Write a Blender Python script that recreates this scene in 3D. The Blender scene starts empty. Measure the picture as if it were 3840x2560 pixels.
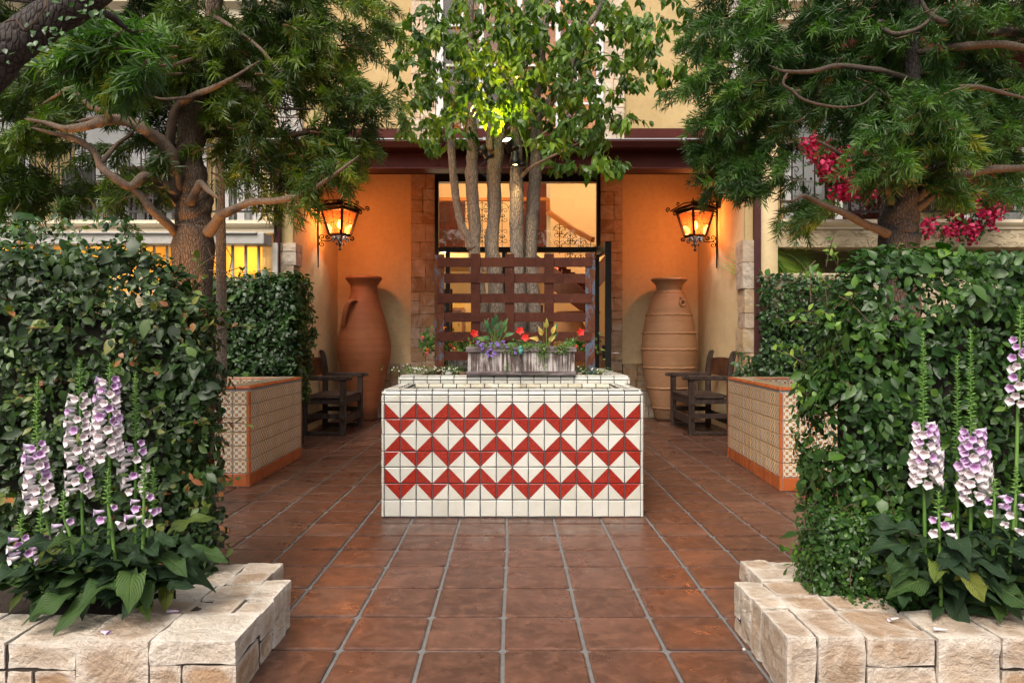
import bpy, bmesh, math, random
import numpy as np
from mathutils import Vector, Matrix, noise as mnoise
R = math.radians
random.seed(7); rng = np.random.default_rng(7)
scene = bpy.context.scene
# ---------------------------------------------------------------- camera
F = 2672.0; CX = 1920.0; HY = 1283.0; CAMH = 1.2
cam_d = bpy.data.cameras.new("camera"); cam = bpy.data.objects.new("camera", cam_d)
scene.collection.objects.link(cam)
cam.location = (0, 0, CAMH); cam.rotation_euler = (R(90), 0, 0)
cam_d.sensor_width = 36; cam_d.lens = 36 * F / 3840; cam_d.clip_end = 200; cam_d.clip_start = .05
cam_d.shift_y = -0.0008
scene.camera = cam
# ---------------------------------------------------------------- sky, sun, exposure
SUN_EL, SUN_AZ = 52, 205
w = bpy.data.worlds.new("World"); scene.world = w; w.use_nodes = True
nt = w.node_tree; bg = nt.nodes["Background"]
sky = nt.nodes.new("ShaderNodeTexSky"); sky.sky_type = 'NISHITA'; sky.sun_disc = False
sky.sun_elevation = R(SUN_EL); sky.sun_rotation = R(SUN_AZ)
sky.dust_density = 6.0; sky.air_density = 1.0; sky.ozone_density = 0.6
hs = nt.nodes.new("ShaderNodeHueSaturation"); hs.inputs["Saturation"].default_value = .45   # overcast: a paler, less blue sky
wm = nt.nodes.new("ShaderNodeMix"); wm.data_type = 'RGBA'; wm.blend_type = 'MULTIPLY'; wm.inputs[0].default_value = 1; wm.inputs[7].default_value = (1.0, .96, .90, 1)
nt.links.new(sky.outputs[0], hs.inputs["Color"]); nt.links.new(hs.outputs[0], wm.inputs[6]); nt.links.new(wm.outputs[2], bg.inputs[0]); bg.inputs[1].default_value = 0.15
sd = bpy.data.lights.new("sun", 'SUN'); sd.energy = .7; sd.angle = R(22); sd.color = (1, .95, .87)
so = bpy.data.objects.new("sun", sd); scene.collection.objects.link(so)
so.rotation_euler = (R(90 - SUN_EL), 0, R(180 - SUN_AZ))
vs = scene.view_settings
vs.view_transform = 'Standard'; vs.look = 'None'; vs.gamma = 1.0; vs.exposure = 0.85
cy = scene.cycles
cy.max_bounces = 7; cy.diffuse_bounces = 3; cy.glossy_bounces = 3; cy.transmission_bounces = 5
cy.transparent_max_bounces = 12; cy.caustics_reflective = False; cy.caustics_refractive = False
cy.sample_clamp_indirect = 4.0; cy.use_denoising = True

def P(u, v, Y):
    """a point of the place at depth Y metres that the photograph shows at pixel (u, v)"""
    return Vector(((u - CX) * Y / F, Y, CAMH + (HY - v) * Y / F))
def Z(v, Y): return CAMH + (HY - v) * Y / F
def X(u, Y): return (u - CX) * Y / F
# ---------------------------------------------------------------- objects
COL = scene.collection
def link(o, parent=None):
    COL.objects.link(o)
    if parent is not None: o.parent = parent
    return o
def tag(o, label=None, cat=None, group=None, kind=None):
    if label: o["label"] = label
    if cat: o["category"] = cat
    if group: o["group"] = group
    if kind: o["kind"] = kind
    return o
def empty(name, loc, label=None, cat=None, group=None, rz=0):
    o = bpy.data.objects.new(name, None); COL.objects.link(o)
    o.location = loc; o.rotation_euler = (0, 0, rz); o.empty_display_size = .1
    return tag(o, label, cat, group)
def copy_tree(o, parent=None):
    c = o.copy(); COL.objects.link(c)
    if parent is not None: c.parent = parent
    for ch in list(o.children): copy_tree(ch, c)
    return c
class MB:
    def __init__(s): s.v = []; s.f = []; s.m = []; s.t = []; s.uv = []
    def add(s, vs_, fs, m=0, t=None, uvs=None):
        b = len(s.v); s.v += [tuple(p) for p in vs_]
        t = random.random() if t is None else t
        for k, f in enumerate(fs):
            s.f.append([b + i for i in f]); s.m.append(m if not isinstance(m, (list, tuple)) else m[k]); s.t.append(t)
            s.uv.append(uvs[k] if uvs else None)
    def box(s, x0, x1, y0, y1, z0, z1, m=0, t=None):
        v = [(x, y, z) for z in (z0, z1) for y in (y0, y1) for x in (x0, x1)]
        s.add(v, [(0, 2, 3, 1), (4, 5, 7, 6), (0, 1, 5, 4), (2, 6, 7, 3), (0, 4, 6, 2), (1, 3, 7, 5)], m, t)
    def obox(s, a, b, wx, wy, m=0, up=(0, 0, 1), t=None, taper=1.0):
        """a bar from a to b, wx wide and wy thick"""
        a = Vector(a); b = Vector(b); d = (b - a).normalized(); u = Vector(up)
        if abs(d.dot(u)) > .95: u = Vector((0, 1, 0))
        x = d.cross(u).normalized(); y = x.cross(d).normalized()
        v = []
        for p, k in ((a, 1), (b, taper)):
            for sx, sy in ((-1, -1), (1, -1), (1, 1), (-1, 1)): v.append(p + x * sx * wx / 2 * k + y * sy * wy / 2 * k)
        s.add(v, [(0, 3, 2, 1), (4, 5, 6, 7), (0, 1, 5, 4), (1, 2, 6, 5), (2, 3, 7, 6), (3, 0, 4, 7)], m, t)
    def tube(s, pts, r, seg=8, m=0, t=None, cap=True, rough=0.0, flat=1.0):
        pts = [Vector(p) for p in pts]; n = len(pts)
        rr = r if isinstance(r, (list, tuple, np.ndarray)) else [r] * n
        prev = None; v = []
        for i, p in enumerate(pts):
            d = (pts[min(i + 1, n - 1)] - pts[max(i - 1, 0)]).normalized()
            if prev is None:
                u = Vector((0, 0, 1)) if abs(d.z) < .9 else Vector((1, 0, 0))
                x = d.cross(u).normalized()
            else:
                x = (prev - d * prev.dot(d)).normalized()
            y = d.cross(x); prev = x
            for k in range(seg):
                a = 2 * math.pi * k / seg
                q = rr[i]
                if rough:
                    q *= 1 + rough * mnoise.noise(Vector((math.cos(a) * 1.3, math.sin(a) * 1.3, i * .35)) + p * 3)
                v.append(p + x * math.cos(a) * q + y * math.sin(a) * q * flat)
        f = [(i * seg + k, i * seg + (k + 1) % seg, (i + 1) * seg + (k + 1) % seg, (i + 1) * seg + k) for i in range(n - 1) for k in range(seg)]
        if cap: f += [tuple(reversed(range(seg))), tuple((n - 1) * seg + k for k in range(seg))]
        s.add(v, f, m, t)
    def lathe(s, prof, c=(0, 0, 0), seg=32, m=0, t=None, wob=0.0, mf=None):
        c = Vector(c); v = []
        for i, (r, z) in enumerate(prof):
            for k in range(seg):
                a = 2 * math.pi * k / seg
                q = r * (1 + (wob * mnoise.noise(Vector((math.cos(a), math.sin(a), z * 1.5))) if wob else 0))
                v.append(c + Vector((q * math.cos(a), q * math.sin(a), z)))
        n = len(prof)
        f = [(i * seg + k, i * seg + (k + 1) % seg, (i + 1) * seg + (k + 1) % seg, (i + 1) * seg + k) for i in range(n - 1) for k in range(seg)]
        mm = m if mf is None else [mf[i] for i in range(n - 1) for k in range(seg)]
        s.add(v, f, mm, t)
    def build(s, name, mats, parent=None, smooth=False, bevel=0, seg=2, loc=None):
        me = bpy.data.meshes.new(name); me.from_pydata(s.v, [], s.f); me.update()
        mats = mats if isinstance(mats, (list, tuple)) else [mats]
        for m in mats: me.materials.append(m)
        me.polygons.foreach_set("material_index", s.m)
        at = me.attributes.new("tint", 'FLOAT', 'FACE'); at.data.foreach_set("value", s.t)
        if any(u is not None for u in s.uv):
            uvl = me.uv_layers.new(name="uv"); k = 0
            for f, u in zip(s.f, s.uv):
                for j in range(len(f)):
                    uvl.data[k].uv = u[j] if u else (0, 0); k += 1
        if smooth: me.polygons.foreach_set("use_smooth", [True] * len(s.f))
        o = bpy.data.objects.new(name, me); link(o, parent)
        if loc is not None: o.location = loc
        if bevel:
            b = o.modifiers.new("bevel", 'BEVEL'); b.width = bevel; b.segments = seg; b.limit_method = 'ANGLE'; b.angle_limit = R(40)
        if smooth and bevel: pass
        return o
def mesh_np(name, V, Fq, mat, parent=None, tint=None, uv=None, smooth=False, midx=None, kind=None):
    me = bpy.data.meshes.new(name); nv = len(V); nf = len(Fq)
    me.vertices.add(nv); me.vertices.foreach_set("co", np.ascontiguousarray(V, dtype=np.float32).ravel())
    me.loops.add(nf * 4); me.loops.foreach_set("vertex_index", np.ascontiguousarray(Fq, dtype=np.int32).ravel())
    me.polygons.add(nf); me.polygons.foreach_set("loop_start", np.arange(nf, dtype=np.int32) * 4)
    for m in (mat if isinstance(mat, (list, tuple)) else [mat]): me.materials.append(m)
    if midx is not None: me.polygons.foreach_set("material_index", midx.astype(np.int32))
    me.update(calc_edges=True)
    if tint is not None:
        a = me.attributes.new("tint", 'FLOAT', 'POINT'); a.data.foreach_set("value", tint.astype(np.float32))
    if uv is not None:
        l = me.uv_layers.new(name="uv"); l.data.foreach_set("uv", uv[Fq.ravel()].astype(np.float32).ravel())
    if smooth: me.polygons.foreach_set("use_smooth", np.ones(nf, dtype=bool))
    o = bpy.data.objects.new(name, me); link(o, parent)
    return o
def nrm(a): return a / (np.linalg.norm(a, axis=-1, keepdims=True) + 1e-9)
def frames(ax, n):
    y = nrm(ax); x = nrm(np.cross(y, n)); z = np.cross(x, y)
    return np.stack([x, y, z], axis=-1)
def scatter(name, temps, pos, Rm, s, tint, mat, parent=None, smooth=True):
    """many copies of leaf templates merged into one foliage mesh"""
    tid = rng.integers(0, len(temps), len(pos)); Vs = []; Fs = []; Ts = []; Us = []; base = 0
    s = np.broadcast_to(np.asarray(s, dtype=float), (len(pos),))
    for k, (tv, tf, tu) in enumerate(temps):
        ix = np.where(tid == k)[0]
        if not len(ix): continue
        V = np.einsum('nij,vj->nvi', Rm[ix], tv) * s[ix][:, None, None] + pos[ix][:, None, :]
        n, m = V.shape[:2]
        Fk = tf[None] + (np.arange(n) * m)[:, None, None] + base
        Vs.append(V.reshape(-1, 3)); Fs.append(Fk.reshape(-1, 4)); Ts.append(np.repeat(tint[ix], m)); Us.append(np.tile(tu, (n, 1))); base += n * m
    return mesh_np(name, np.concatenate(Vs), np.concatenate(Fs), mat, parent, np.concatenate(Ts), np.concatenate(Us), smooth)
def leaf(w=.5, fold=.12, curl=.25, nseg=4, pw=.8, wave=0.0, base=.0, seed=0, cols=2):
    """a leaf of length 1 along +y, upper side +z"""
    v = []; u = []; rs = random.Random(seed)
    for i in range(nseg + 1):
        t = i / nseg; ww = w / 2 * max(math.sin(math.pi * min(1, max(0, t)) ** pw), 0.02) if 0 < t < 1 else w * .02
        for c in range(-cols // 2, cols // 2 + 1):
            q = c / (cols / 2)
            z = -curl * t * t + fold * abs(q) ** 1.3 * ww * 2 + wave * math.sin(t * 9 + (2 if q > 0 else 0) + seed) * abs(q) * ww * 2
            v.append((q * ww, t, z)); u.append((.5 + q / 2, t))
    n = cols + 1
    f = [(i * n + c, i * n + c + 1, (i + 1) * n + c + 1, (i + 1) * n + c) for i in range(nseg) for c in range(cols)]
    return np.array(v), np.array(f), np.array(u)
def rdir(n, zb=0.0):
    d = rng.normal(size=(n, 3)); d[:, 2] += zb; return nrm(d)
def smoothpts(pts, k=4):
    """Catmull-Rom through tuples (x, y, z, r)"""
    p = [np.array(q, dtype=float) for q in pts]; p = [2 * p[0] - p[1]] + p + [2 * p[-1] - p[-2]]; out = []
    for i in range(1, len(p) - 2):
        for j in range(k):
            t = j / k; a, b, c, d = p[i - 1], p[i], p[i + 1], p[i + 2]
            out.append(.5 * (2 * b + (c - a) * t + (2 * a - 5 * b + 4 * c - d) * t * t + (-a + 3 * b - 3 * c + d) * t ** 3))
    out.append(p[-2]); return out
def limb(mb, pts, k=4, seg=10, rough=.18, m=0):
    q = smoothpts(pts, k); q = q + [q[-1] + (q[-1] - q[-2]) * np.array([1, 1, 1, 0])]; q[-1][3] = .001; q[-2][3] *= .7; mb.tube([v[:3] for v in q], [max(v[3], .0015) for v in q], seg, m=m, rough=rough)

# ---------------------------------------------------------------- materials
class NT:
    def __init__(s, name, rough=.6, spec=.5):
        s.m = bpy.data.materials.new(name); s.m.use_nodes = True; s.t = s.m.node_tree
        s.b = s.t.nodes["Principled BSDF"]; s.out = s.t.nodes["Material Output"]
        s.b.inputs["Roughness"].default_value = rough; s.b.inputs["Specular IOR Level"].default_value = spec
        s.oc = None
    def n(s, t, **kw):
        x = s.t.nodes.new("ShaderNode" + t)
        for k, v in kw.items(): setattr(x, k, v)
        return x
    def l(s, a, b): s.t.links.new(a, b)
    def set(s, inp, v):
        if hasattr(v, "is_linked") or isinstance(v, bpy.types.NodeSocket): s.l(v, inp)
        else: inp.default_value = v
    def coord(s, scale=(1, 1, 1), kind="Object", rot=(0, 0, 0)):
        tc = s.n("TexCoord"); mp = s.n("Mapping"); s.l(tc.outputs[kind], mp.inputs[0])
        mp.inputs["Scale"].default_value = scale; mp.inputs["Rotation"].default_value = rot
        return mp.outputs[0]
    def noise(s, scale, detail=4, rough=.55, co=None, dist=0):
        x = s.n("TexNoise"); x.inputs["Scale"].default_value = scale; x.inputs["Detail"].default_value = detail
        x.inputs["Roughness"].default_value = rough; x.inputs["Distortion"].default_value = dist
        s.l(co if co is not None else s.coord(), x.inputs["Vector"]); return x.outputs["Fac"]
    def voro(s, scale, co=None, feature='F1', out="Distance"):
        x = s.n("TexVoronoi"); x.feature = feature; x.inputs["Scale"].default_value = scale
        s.l(co if co is not None else s.coord(), x.inputs["Vector"]); return x.outputs[out]
    def ramp(s, fac, stops):
        x = s.n("ValToRGB"); e = x.color_ramp.elements
        while len(e) < len(stops): e.new(.5)
        for k, (p, c) in enumerate(stops):
            e[k].position = p; e[k].color = (*c, 1) if not isinstance(c, (int, float)) else (c, c, c, 1)
        s.l(fac, x.inputs[0]); return x.outputs[0]
    def mix(s, fac, a, b, mode='MIX'):
        x = s.n("Mix", data_type='RGBA', blend_type=mode)
        s.set(x.inputs[0], fac)
        for i, v in ((6, a), (7, b)):
            if isinstance(v, (tuple, list)): x.inputs[i].default_value = (*v[:3], 1)
            else: s.l(v, x.inputs[i])
        return x.outputs[2]
    def math(s, op, a, b=0.0, clamp=False):
        x = s.n("Math", operation=op); x.use_clamp = clamp; s.set(x.inputs[0], a); s.set(x.inputs[1], b); return x.outputs[0]
    def attr(s, name="tint"):
        x = s.n("Attribute"); x.attribute_name = name; return x.outputs["Fac"]
    def bump(s, h, strength=.4, dist=.01):
        x = s.n("Bump"); x.inputs["Strength"].default_value = strength; x.inputs["Distance"].default_value = dist
        s.l(h, x.inputs["Height"]); s.l(x.outputs[0], s.b.inputs["Normal"]); return x
    def color(s, c): s.set(s.b.inputs["Base Color"], c if isinstance(c, bpy.types.NodeSocket) else (*c, 1)); return s
    def rough(s, c): s.set(s.b.inputs["Roughness"], c)

def m_stucco(name, c1, c2, bump=.35, sc=1.0, crack=False):
    a = NT(name, .85, .25); co = a.coord()
    n1 = a.noise(1.1 * sc, 5, .6, co, .6); n2 = a.noise(14 * sc, 6, .65, co, .3)
    c = a.mix(a.ramp(n1, [(.3, 0.), (.7, 1.)]), c1, c2)
    c = a.mix(a.ramp(n2, [(.45, 0.), (.75, .35)]), c, tuple(x * .72 for x in c1))
    st = a.noise(3.0, 6, .7, a.coord((1, 1, .22)))
    c = a.mix(a.ramp(st, [(.55, 0.), (.8, .3)]), c, tuple(x * .6 for x in c1))
    scr = a.noise(5.5, 3, .5, a.coord((.45, .45, 1.6)), 2.5)
    sc2 = a.ramp(scr, [(.495, 0.), (.505, 1.), (.515, 0.)])
    c = a.mix(a.math('MULTIPLY', sc2, .28), c, tuple(x * .45 for x in c1))
    a.color(c)
    h = a.math('ADD', a.math('MULTIPLY', n2, .6), a.math('MULTIPLY', a.noise(60, 3, .6, co), .35))
    h = a.math('ADD', h, a.math('MULTIPLY', a.noise(2.5, 2, .5, co, .5), 1.2))
    if crack:
        v = a.noise(9, 5, .7, a.coord((.6, .6, 1.6)), 1.6)
        k = a.ramp(v, [(.40, 1.), (.47, 0.)])
        h = a.math('SUBTRACT', h, a.math('MULTIPLY', k, .8))
    a.bump(h, bump, .02)
    return a.m
def m_stone(name, cols, bump=.6, wear=.0):
    a = NT(name, .8, .3); co = a.coord(); t = a.attr()
    c = a.ramp(t, [(i / (len(cols) - 1), cc) for i, cc in enumerate(cols)])
    n1 = a.noise(7, 6, .65, co, 1.2); n2 = a.noise(45, 5, .7, co)
    c = a.mix(a.ramp(n1, [(.42, 0.), (.72, .55)]), c, a.mix(t, (.26, .15, .075), (.42, .33, .24)))
    c = a.mix(a.ramp(a.noise(3.2, 4, .6, co, 2.), [(.45, 0.), (.7, .6)]), c, (.70, .63, .54))
    c = a.mix(a.ramp(n2, [(.55, 0.), (.8, .35)]), c, (.14, .1, .07)); a.color(c)
    gm = a.n('NewGeometry'); wr = a.ramp(gm.outputs['Pointiness'], [(.515, 0.), (.57, wear)]); c2 = a.mix(wr, c, (.78, .74, .68)); pit = a.ramp(a.voro(55), [(.05, 1.), (.12, 0.)]); c2 = a.mix(a.math('MULTIPLY', pit, .5), c2, (.10, .07, .05)); a.color(c2)
    h = a.math('ADD', a.math('MULTIPLY', n1, .9), a.math('MULTIPLY', n2, .55)); h = a.math('ADD', h, a.math('MULTIPLY', a.noise(2.6, 3, .5, co, 1.5), 1.6)); a.bump(h, bump, .03); return a.m
def m_plain(name, c, rough=.6, var=.25, sc=12, bump=.15, metal=0, spec=.5):
    a = NT(name, rough, spec); n = a.noise(sc, 5, .6)
    a.color(a.mix(a.ramp(n, [(.3, 0.), (.75, 1.)]), c, tuple(x * (1 - var) for x in c)))
    a.b.inputs["Metallic"].default_value = metal
    if bump: a.bump(n, bump, .006)
    return a.m
def m_emit(name, c, s):
    a = NT(name); a.color((0, 0, 0)); a.b.inputs["Emission Color"].default_value = (*c, 1); a.b.inputs["Emission Strength"].default_value = s; return a.m
def m_leaf(name, stops, rough=.42, trans=.25, tcol=(.25, .45, .04), vein=0.0, spec=.5, veins=9):
    a = NT(name, rough, spec); t = a.attr()
    c = a.ramp(t, stops)
    if vein:
        uv = a.coord(kind="UV"); sx = a.n("SeparateXYZ"); a.l(uv, sx.inputs[0])
        dx = a.math('ABSOLUTE', a.math('SUBTRACT', sx.outputs[0], .5))
        k = a.math('SUBTRACT', a.math('MULTIPLY', sx.outputs[1], veins), a.math('MULTIPLY', dx, veins * .8))
        k = a.math('PINGPONG', k, .5)
        vv = a.ramp(k, [(0, 1.), (.16, 0.)]); mid = a.ramp(dx, [(0, 1.), (.05, 0.)])
        vm = a.math('MAXIMUM', vv, mid)
        c = a.mix(a.math('MULTIPLY', vm, .35), c, a.mix(.5, c, (.25, .38, .12)))
        nz = a.noise(160, 2, .5)
        a.bump(a.math('SUBTRACT', a.math('MULTIPLY', nz, .4), a.math('MULTIPLY', vm, 1.0)), vein, .004)
    a.color(c)
    if trans:
        tr = a.n("BsdfTranslucent"); a.l(a.mix(1.0, c, (tcol[0] * 3, tcol[1] * 3, tcol[2] * 3), 'MULTIPLY'), tr.inputs[0])
        mx = a.n("MixShader"); mx.inputs[0].default_value = trans
        a.l(a.b.outputs[0], mx.inputs[1]); a.l(tr.outputs[0], mx.inputs[2]); a.l(mx.outputs[0], a.out.inputs[0])
    return a.m
def m_wood(name, c1, c2, axis='Z', rough=.6, sc=1.0, bump=.5, worn=None):
    a = NT(name, rough, .18); s3 = {'Z': (22, 22, 1.3), 'X': (1.3, 22, 22), 'Y': (22, 1.3, 22)}[axis]
    n = a.noise(1.6 * sc, 6, .7, a.coord(s3), .4)
    c = a.mix(a.ramp(n, [(.3, 0.), (.7, 1.)]), c1, c2); 
    if worn:
        k = a.ramp(a.math('ADD', a.math('MULTIPLY', a.noise(2.4 * sc, 6, .75, a.coord(tuple(x * .5 for x in s3)), 1.), .75), a.math('MULTIPLY', a.noise(6, 4, .6), .35)), [(.5, 0.), (.6, 1.)])
        c = a.mix(k, c, worn)
    a.color(c); a.bump(n, bump, .004); return a.m
def m_bark(name, c1, c2, c3, sc=1.0, bump=1.0):
    a = NT(name, .9, .2); co = a.coord((1, 1, .35))
    v = a.voro(38 * sc, a.coord((1, 1, .3)), 'DISTANCE_TO_EDGE')
    n = a.noise(22 * sc, 6, .7, co, .8); n2 = a.noise(3, 3)
    c = a.mix(a.ramp(n, [(.3, 0.), (.7, 1.)]), c1, c2)
    c = a.mix(a.ramp(n2, [(.4, 0.), (.7, .6)]), c, c3)
    c = a.mix(a.ramp(v, [(0, .75), (.08, 0.)]), c, tuple(x * .35 for x in c1)); a.color(c)
    h = a.math('ADD', a.math('MINIMUM', a.math('MULTIPLY', v, 3), .5), a.math('MULTIPLY', n, .6)); a.bump(h, bump, .012); return a.m

M = {}
M['stucco'] = m_stucco("yellow_stucco", (.72, .55, .30), (.78, .62, .37))
M['stucco_up'] = m_stucco("pale_yellow_stucco", (.46, .335, .16), (.51, .385, .20), .25)
M['stucco_cr'] = m_stucco("cream_rough_stucco", (.46, .37, .24), (.50, .42, .28), .9, 1.0, True)
M['cream'] = m_plain("cream_paint", (.56, .48, .34), .6, .12, 3, .08)
M['grey_quoin'] = m_stucco("grey_plaster", (.40, .385, .36), (.50, .48, .45), .3)
M['veneer'] = m_stone("stone_veneer", [(.34, .22, .12), (.46, .29, .15), (.46, .36, .26), (.50, .32, .17), (.50, .43, .34), (.40, .25, .13)])
M["veneerup"] = m_stone("upper_stone_veneer", [(.50, .38, .25), (.58, .47, .34), (.52, .42, .33), (.60, .46, .30)])
M['quoinst'] = m_stone("quoin_stone", [(.46, .30, .14), (.52, .47, .41), (.50, .33, .15), (.56, .52, .47), (.42, .27, .13)])
M['limestone'] = m_stone("pale_limestone", [(.40, .27, .17), (.54, .47, .38), (.46, .34, .24), (.58, .53, .46), (.38, .26, .17), (.52, .42, .33)], .9, .45)
M['joint'] = m_plain("dark_mortar", (.045, .035, .028), .95)
M['beam'] = m_plain("oxblood_painted_steel", (.085, .020, .016), .6, .35, 5, .1, 0, .12)
M['gutter'] = m_plain("dark_red_gutter", (.060, .014, .011), .5, .3, 6, .05, 0, .15)
M['flash'] = m_plain("galvanised_flashing", (.5, .5, .52), .35, .2, 20, .02, .6)
M['pipe'] = m_plain("plum_brown_pipe", (.085, .030, .030), .55, .3, 6, .05, 0, .2)
M['black'] = m_plain("black_frame_paint", (.008, .007, .006), .35, .3, 8, .02)
M['iron'] = m_plain("black_wrought_iron", (.010, .008, .007), .55, .4, 30, .3)
M['soffit'] = m_plain("dark_soffit", (.03, .02, .015), .8)
M['grout'] = m_plain("grey_grout", (.17, .165, .16), .85, .35, 25, .3)
M['lgrout'] = m_plain("pale_grey_grout", (.34, .34, .35), .85, .3, 25, .3)
M['dgrout'] = m_plain("dark_grout", (.085, .088, .095), .8, .3, 25, .3)
M['soil'] = m_plain("dark_mulch_soil", (.035, .020, .012), .95, .6, 60, 1.0)
M['whiteframe'] = m_plain("white_door_frame", (.62, .62, .63), .4, .08)
M['curtain'] = m_plain("pale_curtain", (.84, .85, .90), .8, .2, 5)
M['redwood'] = m_wood("red_brown_door_wood", (.11, .025, .012), (.055, .012, .008), 'Z', .4, .5, .1)
M['honeywood'] = m_wood("honey_handrail_wood", (.42, .16, .045), (.30, .10, .03), 'X', .35, .6, .1)
M['darkwood'] = m_wood("dark_weathered_wood", (.020, .011, .008), (.050, .029, .020), 'Z', .6, 1.2, .8, (.070, .050, .042))
M['panelwood'] = m_wood("worn_brown_back_panel", (.018, .008, .005), (.06, .024, .012), 'X', .4, .6, .4, (.11, .045, .02))
M['boxwood'] = m_wood("weathered_grey_box_wood", (.05, .034, .028), (.15, .11, .10), 'Z', .8, 1.3, .9, (.50, .45, .43))
M['boxrail'] = m_wood("weathered_dark_rail_wood", (.045, .032, .03), (.13, .10, .10), 'X', .8, 1.3, .9, (.24, .20, .20))
M['orangewall'] = m_plain("orange_interior_plaster", (.74, .50, .25), .8, .08, 3, .05)
M['glowwall'] = m_plain("yellow_interior_plaster", (.80, .48, .12), .8, .12, 4, .05)
# fountain glaze
def m_glaze(name, c1, c2, stain=(.42, .38, .26), r=.13, st=.35):
    a = NT(name, r, .5); co = a.coord(); t = a.attr()
    c = a.mix(t, c1, c2); n = a.noise(9, 5, .65, co, .5)
    c = a.mix(a.ramp(n, [(.5, 0.), (.8, st)]), c, stain)
    sp = a.noise(120, 2, .5, co); c = a.mix(a.ramp(sp, [(.7, 0.), (.76, .5)]), c, (.12, .10, .08)); a.color(c)
    a.bump(a.math('ADD', a.noise(18, 3, .5, co), a.math('MULTIPLY', a.noise(140, 2), .12)), .12, .01); return a.m
M['white_t'] = m_glaze("cream_white_glaze", (.53, .52, .46), (.64, .63, .575))
M['wet_t'] = m_glaze("stained_cream_glaze", (.46, .42, .31), (.57, .54, .44), (.25, .18, .09), .12, .8)
a = NT("brick_red_glaze", .16, .5); co = a.coord()
s1 = a.noise(3.2, 4, .6, a.coord((30, 1, 30), rot=(0, R(45), 0)), .3)
c = a.mix(a.ramp(s1, [(.35, 0.), (.7, 1.)]), (.22, .012, .008), (.40, .032, .016))
c = a.mix(a.attr(), c, a.mix(.4, c, (.24, .02, .012))); a.color(c); a.bump(s1, .15, .004); M['red_t'] = a.m
M['terra_t'] = m_glaze("terracotta_glaze", (.40, .095, .025), (.50, .13, .035), (.25, .05, .015), .2, .5)
# terracotta patio tile
a = NT("saltillo_tile", .4, .45); co = a.coord(); t = a.attr()
c = a.ramp(t, [(0, (.045, .021, .015)), (.12, (.070, .032, .021)), (.35, (.105, .045, .028)), (.6, (.145, .068, .044)), (.8, (.085, .037, .024)), (1, (.16, .082, .055))])
n1 = a.noise(3.2, 6, .65, a.coord((1, 1.8, 1)), 1.0); n2 = a.noise(16, 6, .7, co, .6)
c = a.mix(a.ramp(n1, [(.38, .0), (.60, .85)]), c, (.062, .028, .018)); c = a.mix(a.ramp(n2, [(.45, 0.), (.72, .6)]), c, (.22, .105, .065))
c = a.mix(a.ramp(a.noise(30, 4, .7, co, .4), [(.62, 0.), (.8, .5)]), c, (.05, .03, .025)); a.color(c)
rr = a.math('ADD', .24, a.math('MULTIPLY', a.ramp(a.noise(4, 5, .6, co, .7), [(.35, 0.), (.7, 1.)]), .26)); a.rough(rr)
a.bump(a.math('ADD', a.math('MULTIPLY', a.noise(5, 3, .5, co), 1.2), a.math('MULTIPLY', n2, .35)), .22, .012); M['saltillo'] = a.m
# patterned tile
a = NT("patterned_tile_glaze", .2, .5); uv = a.coord(kind="UV"); sx = a.n("SeparateXYZ"); a.l(uv, sx.inputs[0])
px = a.math('PINGPONG', sx.outputs[0], .25); py = a.math('PINGPONG', sx.outputs[1], .25)
def clus(px, py):
    mxx = a.math('MAXIMUM', px, py); mnn = a.math('MINIMUM', px, py)
    return a.math('LESS_THAN', mxx, .098), a.math('GREATER_THAN', mnn, .014)
qx = a.math('SUBTRACT', .25, px); qy = a.math('SUBTRACT', .25, py)
A1, A2 = clus(px, py); B1, B2 = clus(qx, qy)
red = a.math('MAXIMUM', a.math('MULTIPLY', A1, A2), a.math('MULTIPLY', B1, B2))
yel = a.math('SUBTRACT', a.math('MAXIMUM', A1, B1), red, True)
lin = a.math('LESS_THAN', a.math('ABSOLUTE', a.math('SUBTRACT', px, py)), .011)
c = a.mix(a.attr(), (.62, .56, .43), (.70, .65, .53)); c = a.mix(lin, c, (.10, .07, .05)); c = a.mix(yel, c, (.66, .40, .14)); c = a.mix(red, c, (.30, .045, .015)); a.color(c); M['pattern_t'] = a.m
# clay
def m_clay(name, c1, c2, c3, bands):
    a = NT(name, .62, .35); n = a.noise(2.5, 6, .65, a.coord((1, 1, 2.2)), .8); n2 = a.noise(30, 5, .7)
    c = a.mix(a.ramp(n, [(.35, 0.), (.65, 1.)]), c1, c2); c = a.mix(a.ramp(n2, [(.58, 0.), (.72, .5)]), c, c3)
    rg = a.noise(bands, 3, .6, a.coord((.03, .03, 1)), .2)
    c = a.mix(a.ramp(rg, [(.45, 0.), (.7, .35)]), c, tuple(x * .6 for x in c1))
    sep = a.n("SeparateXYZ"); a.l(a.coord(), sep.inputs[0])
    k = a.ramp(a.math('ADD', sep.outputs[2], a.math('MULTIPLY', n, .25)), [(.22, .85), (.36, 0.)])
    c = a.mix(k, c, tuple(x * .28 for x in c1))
    a.color(c); a.bump(a.math('ADD', a.math('MULTIPLY', rg, 1.2), a.math('MULTIPLY', n2, .3)), .35, .01); return a.m
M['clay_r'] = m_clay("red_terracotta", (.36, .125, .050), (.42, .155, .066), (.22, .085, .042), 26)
M['clay_b'] = m_clay("buff_terracotta", (.46, .255, .135), (.37, .195, .10), (.50, .17, .07), 16)
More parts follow.
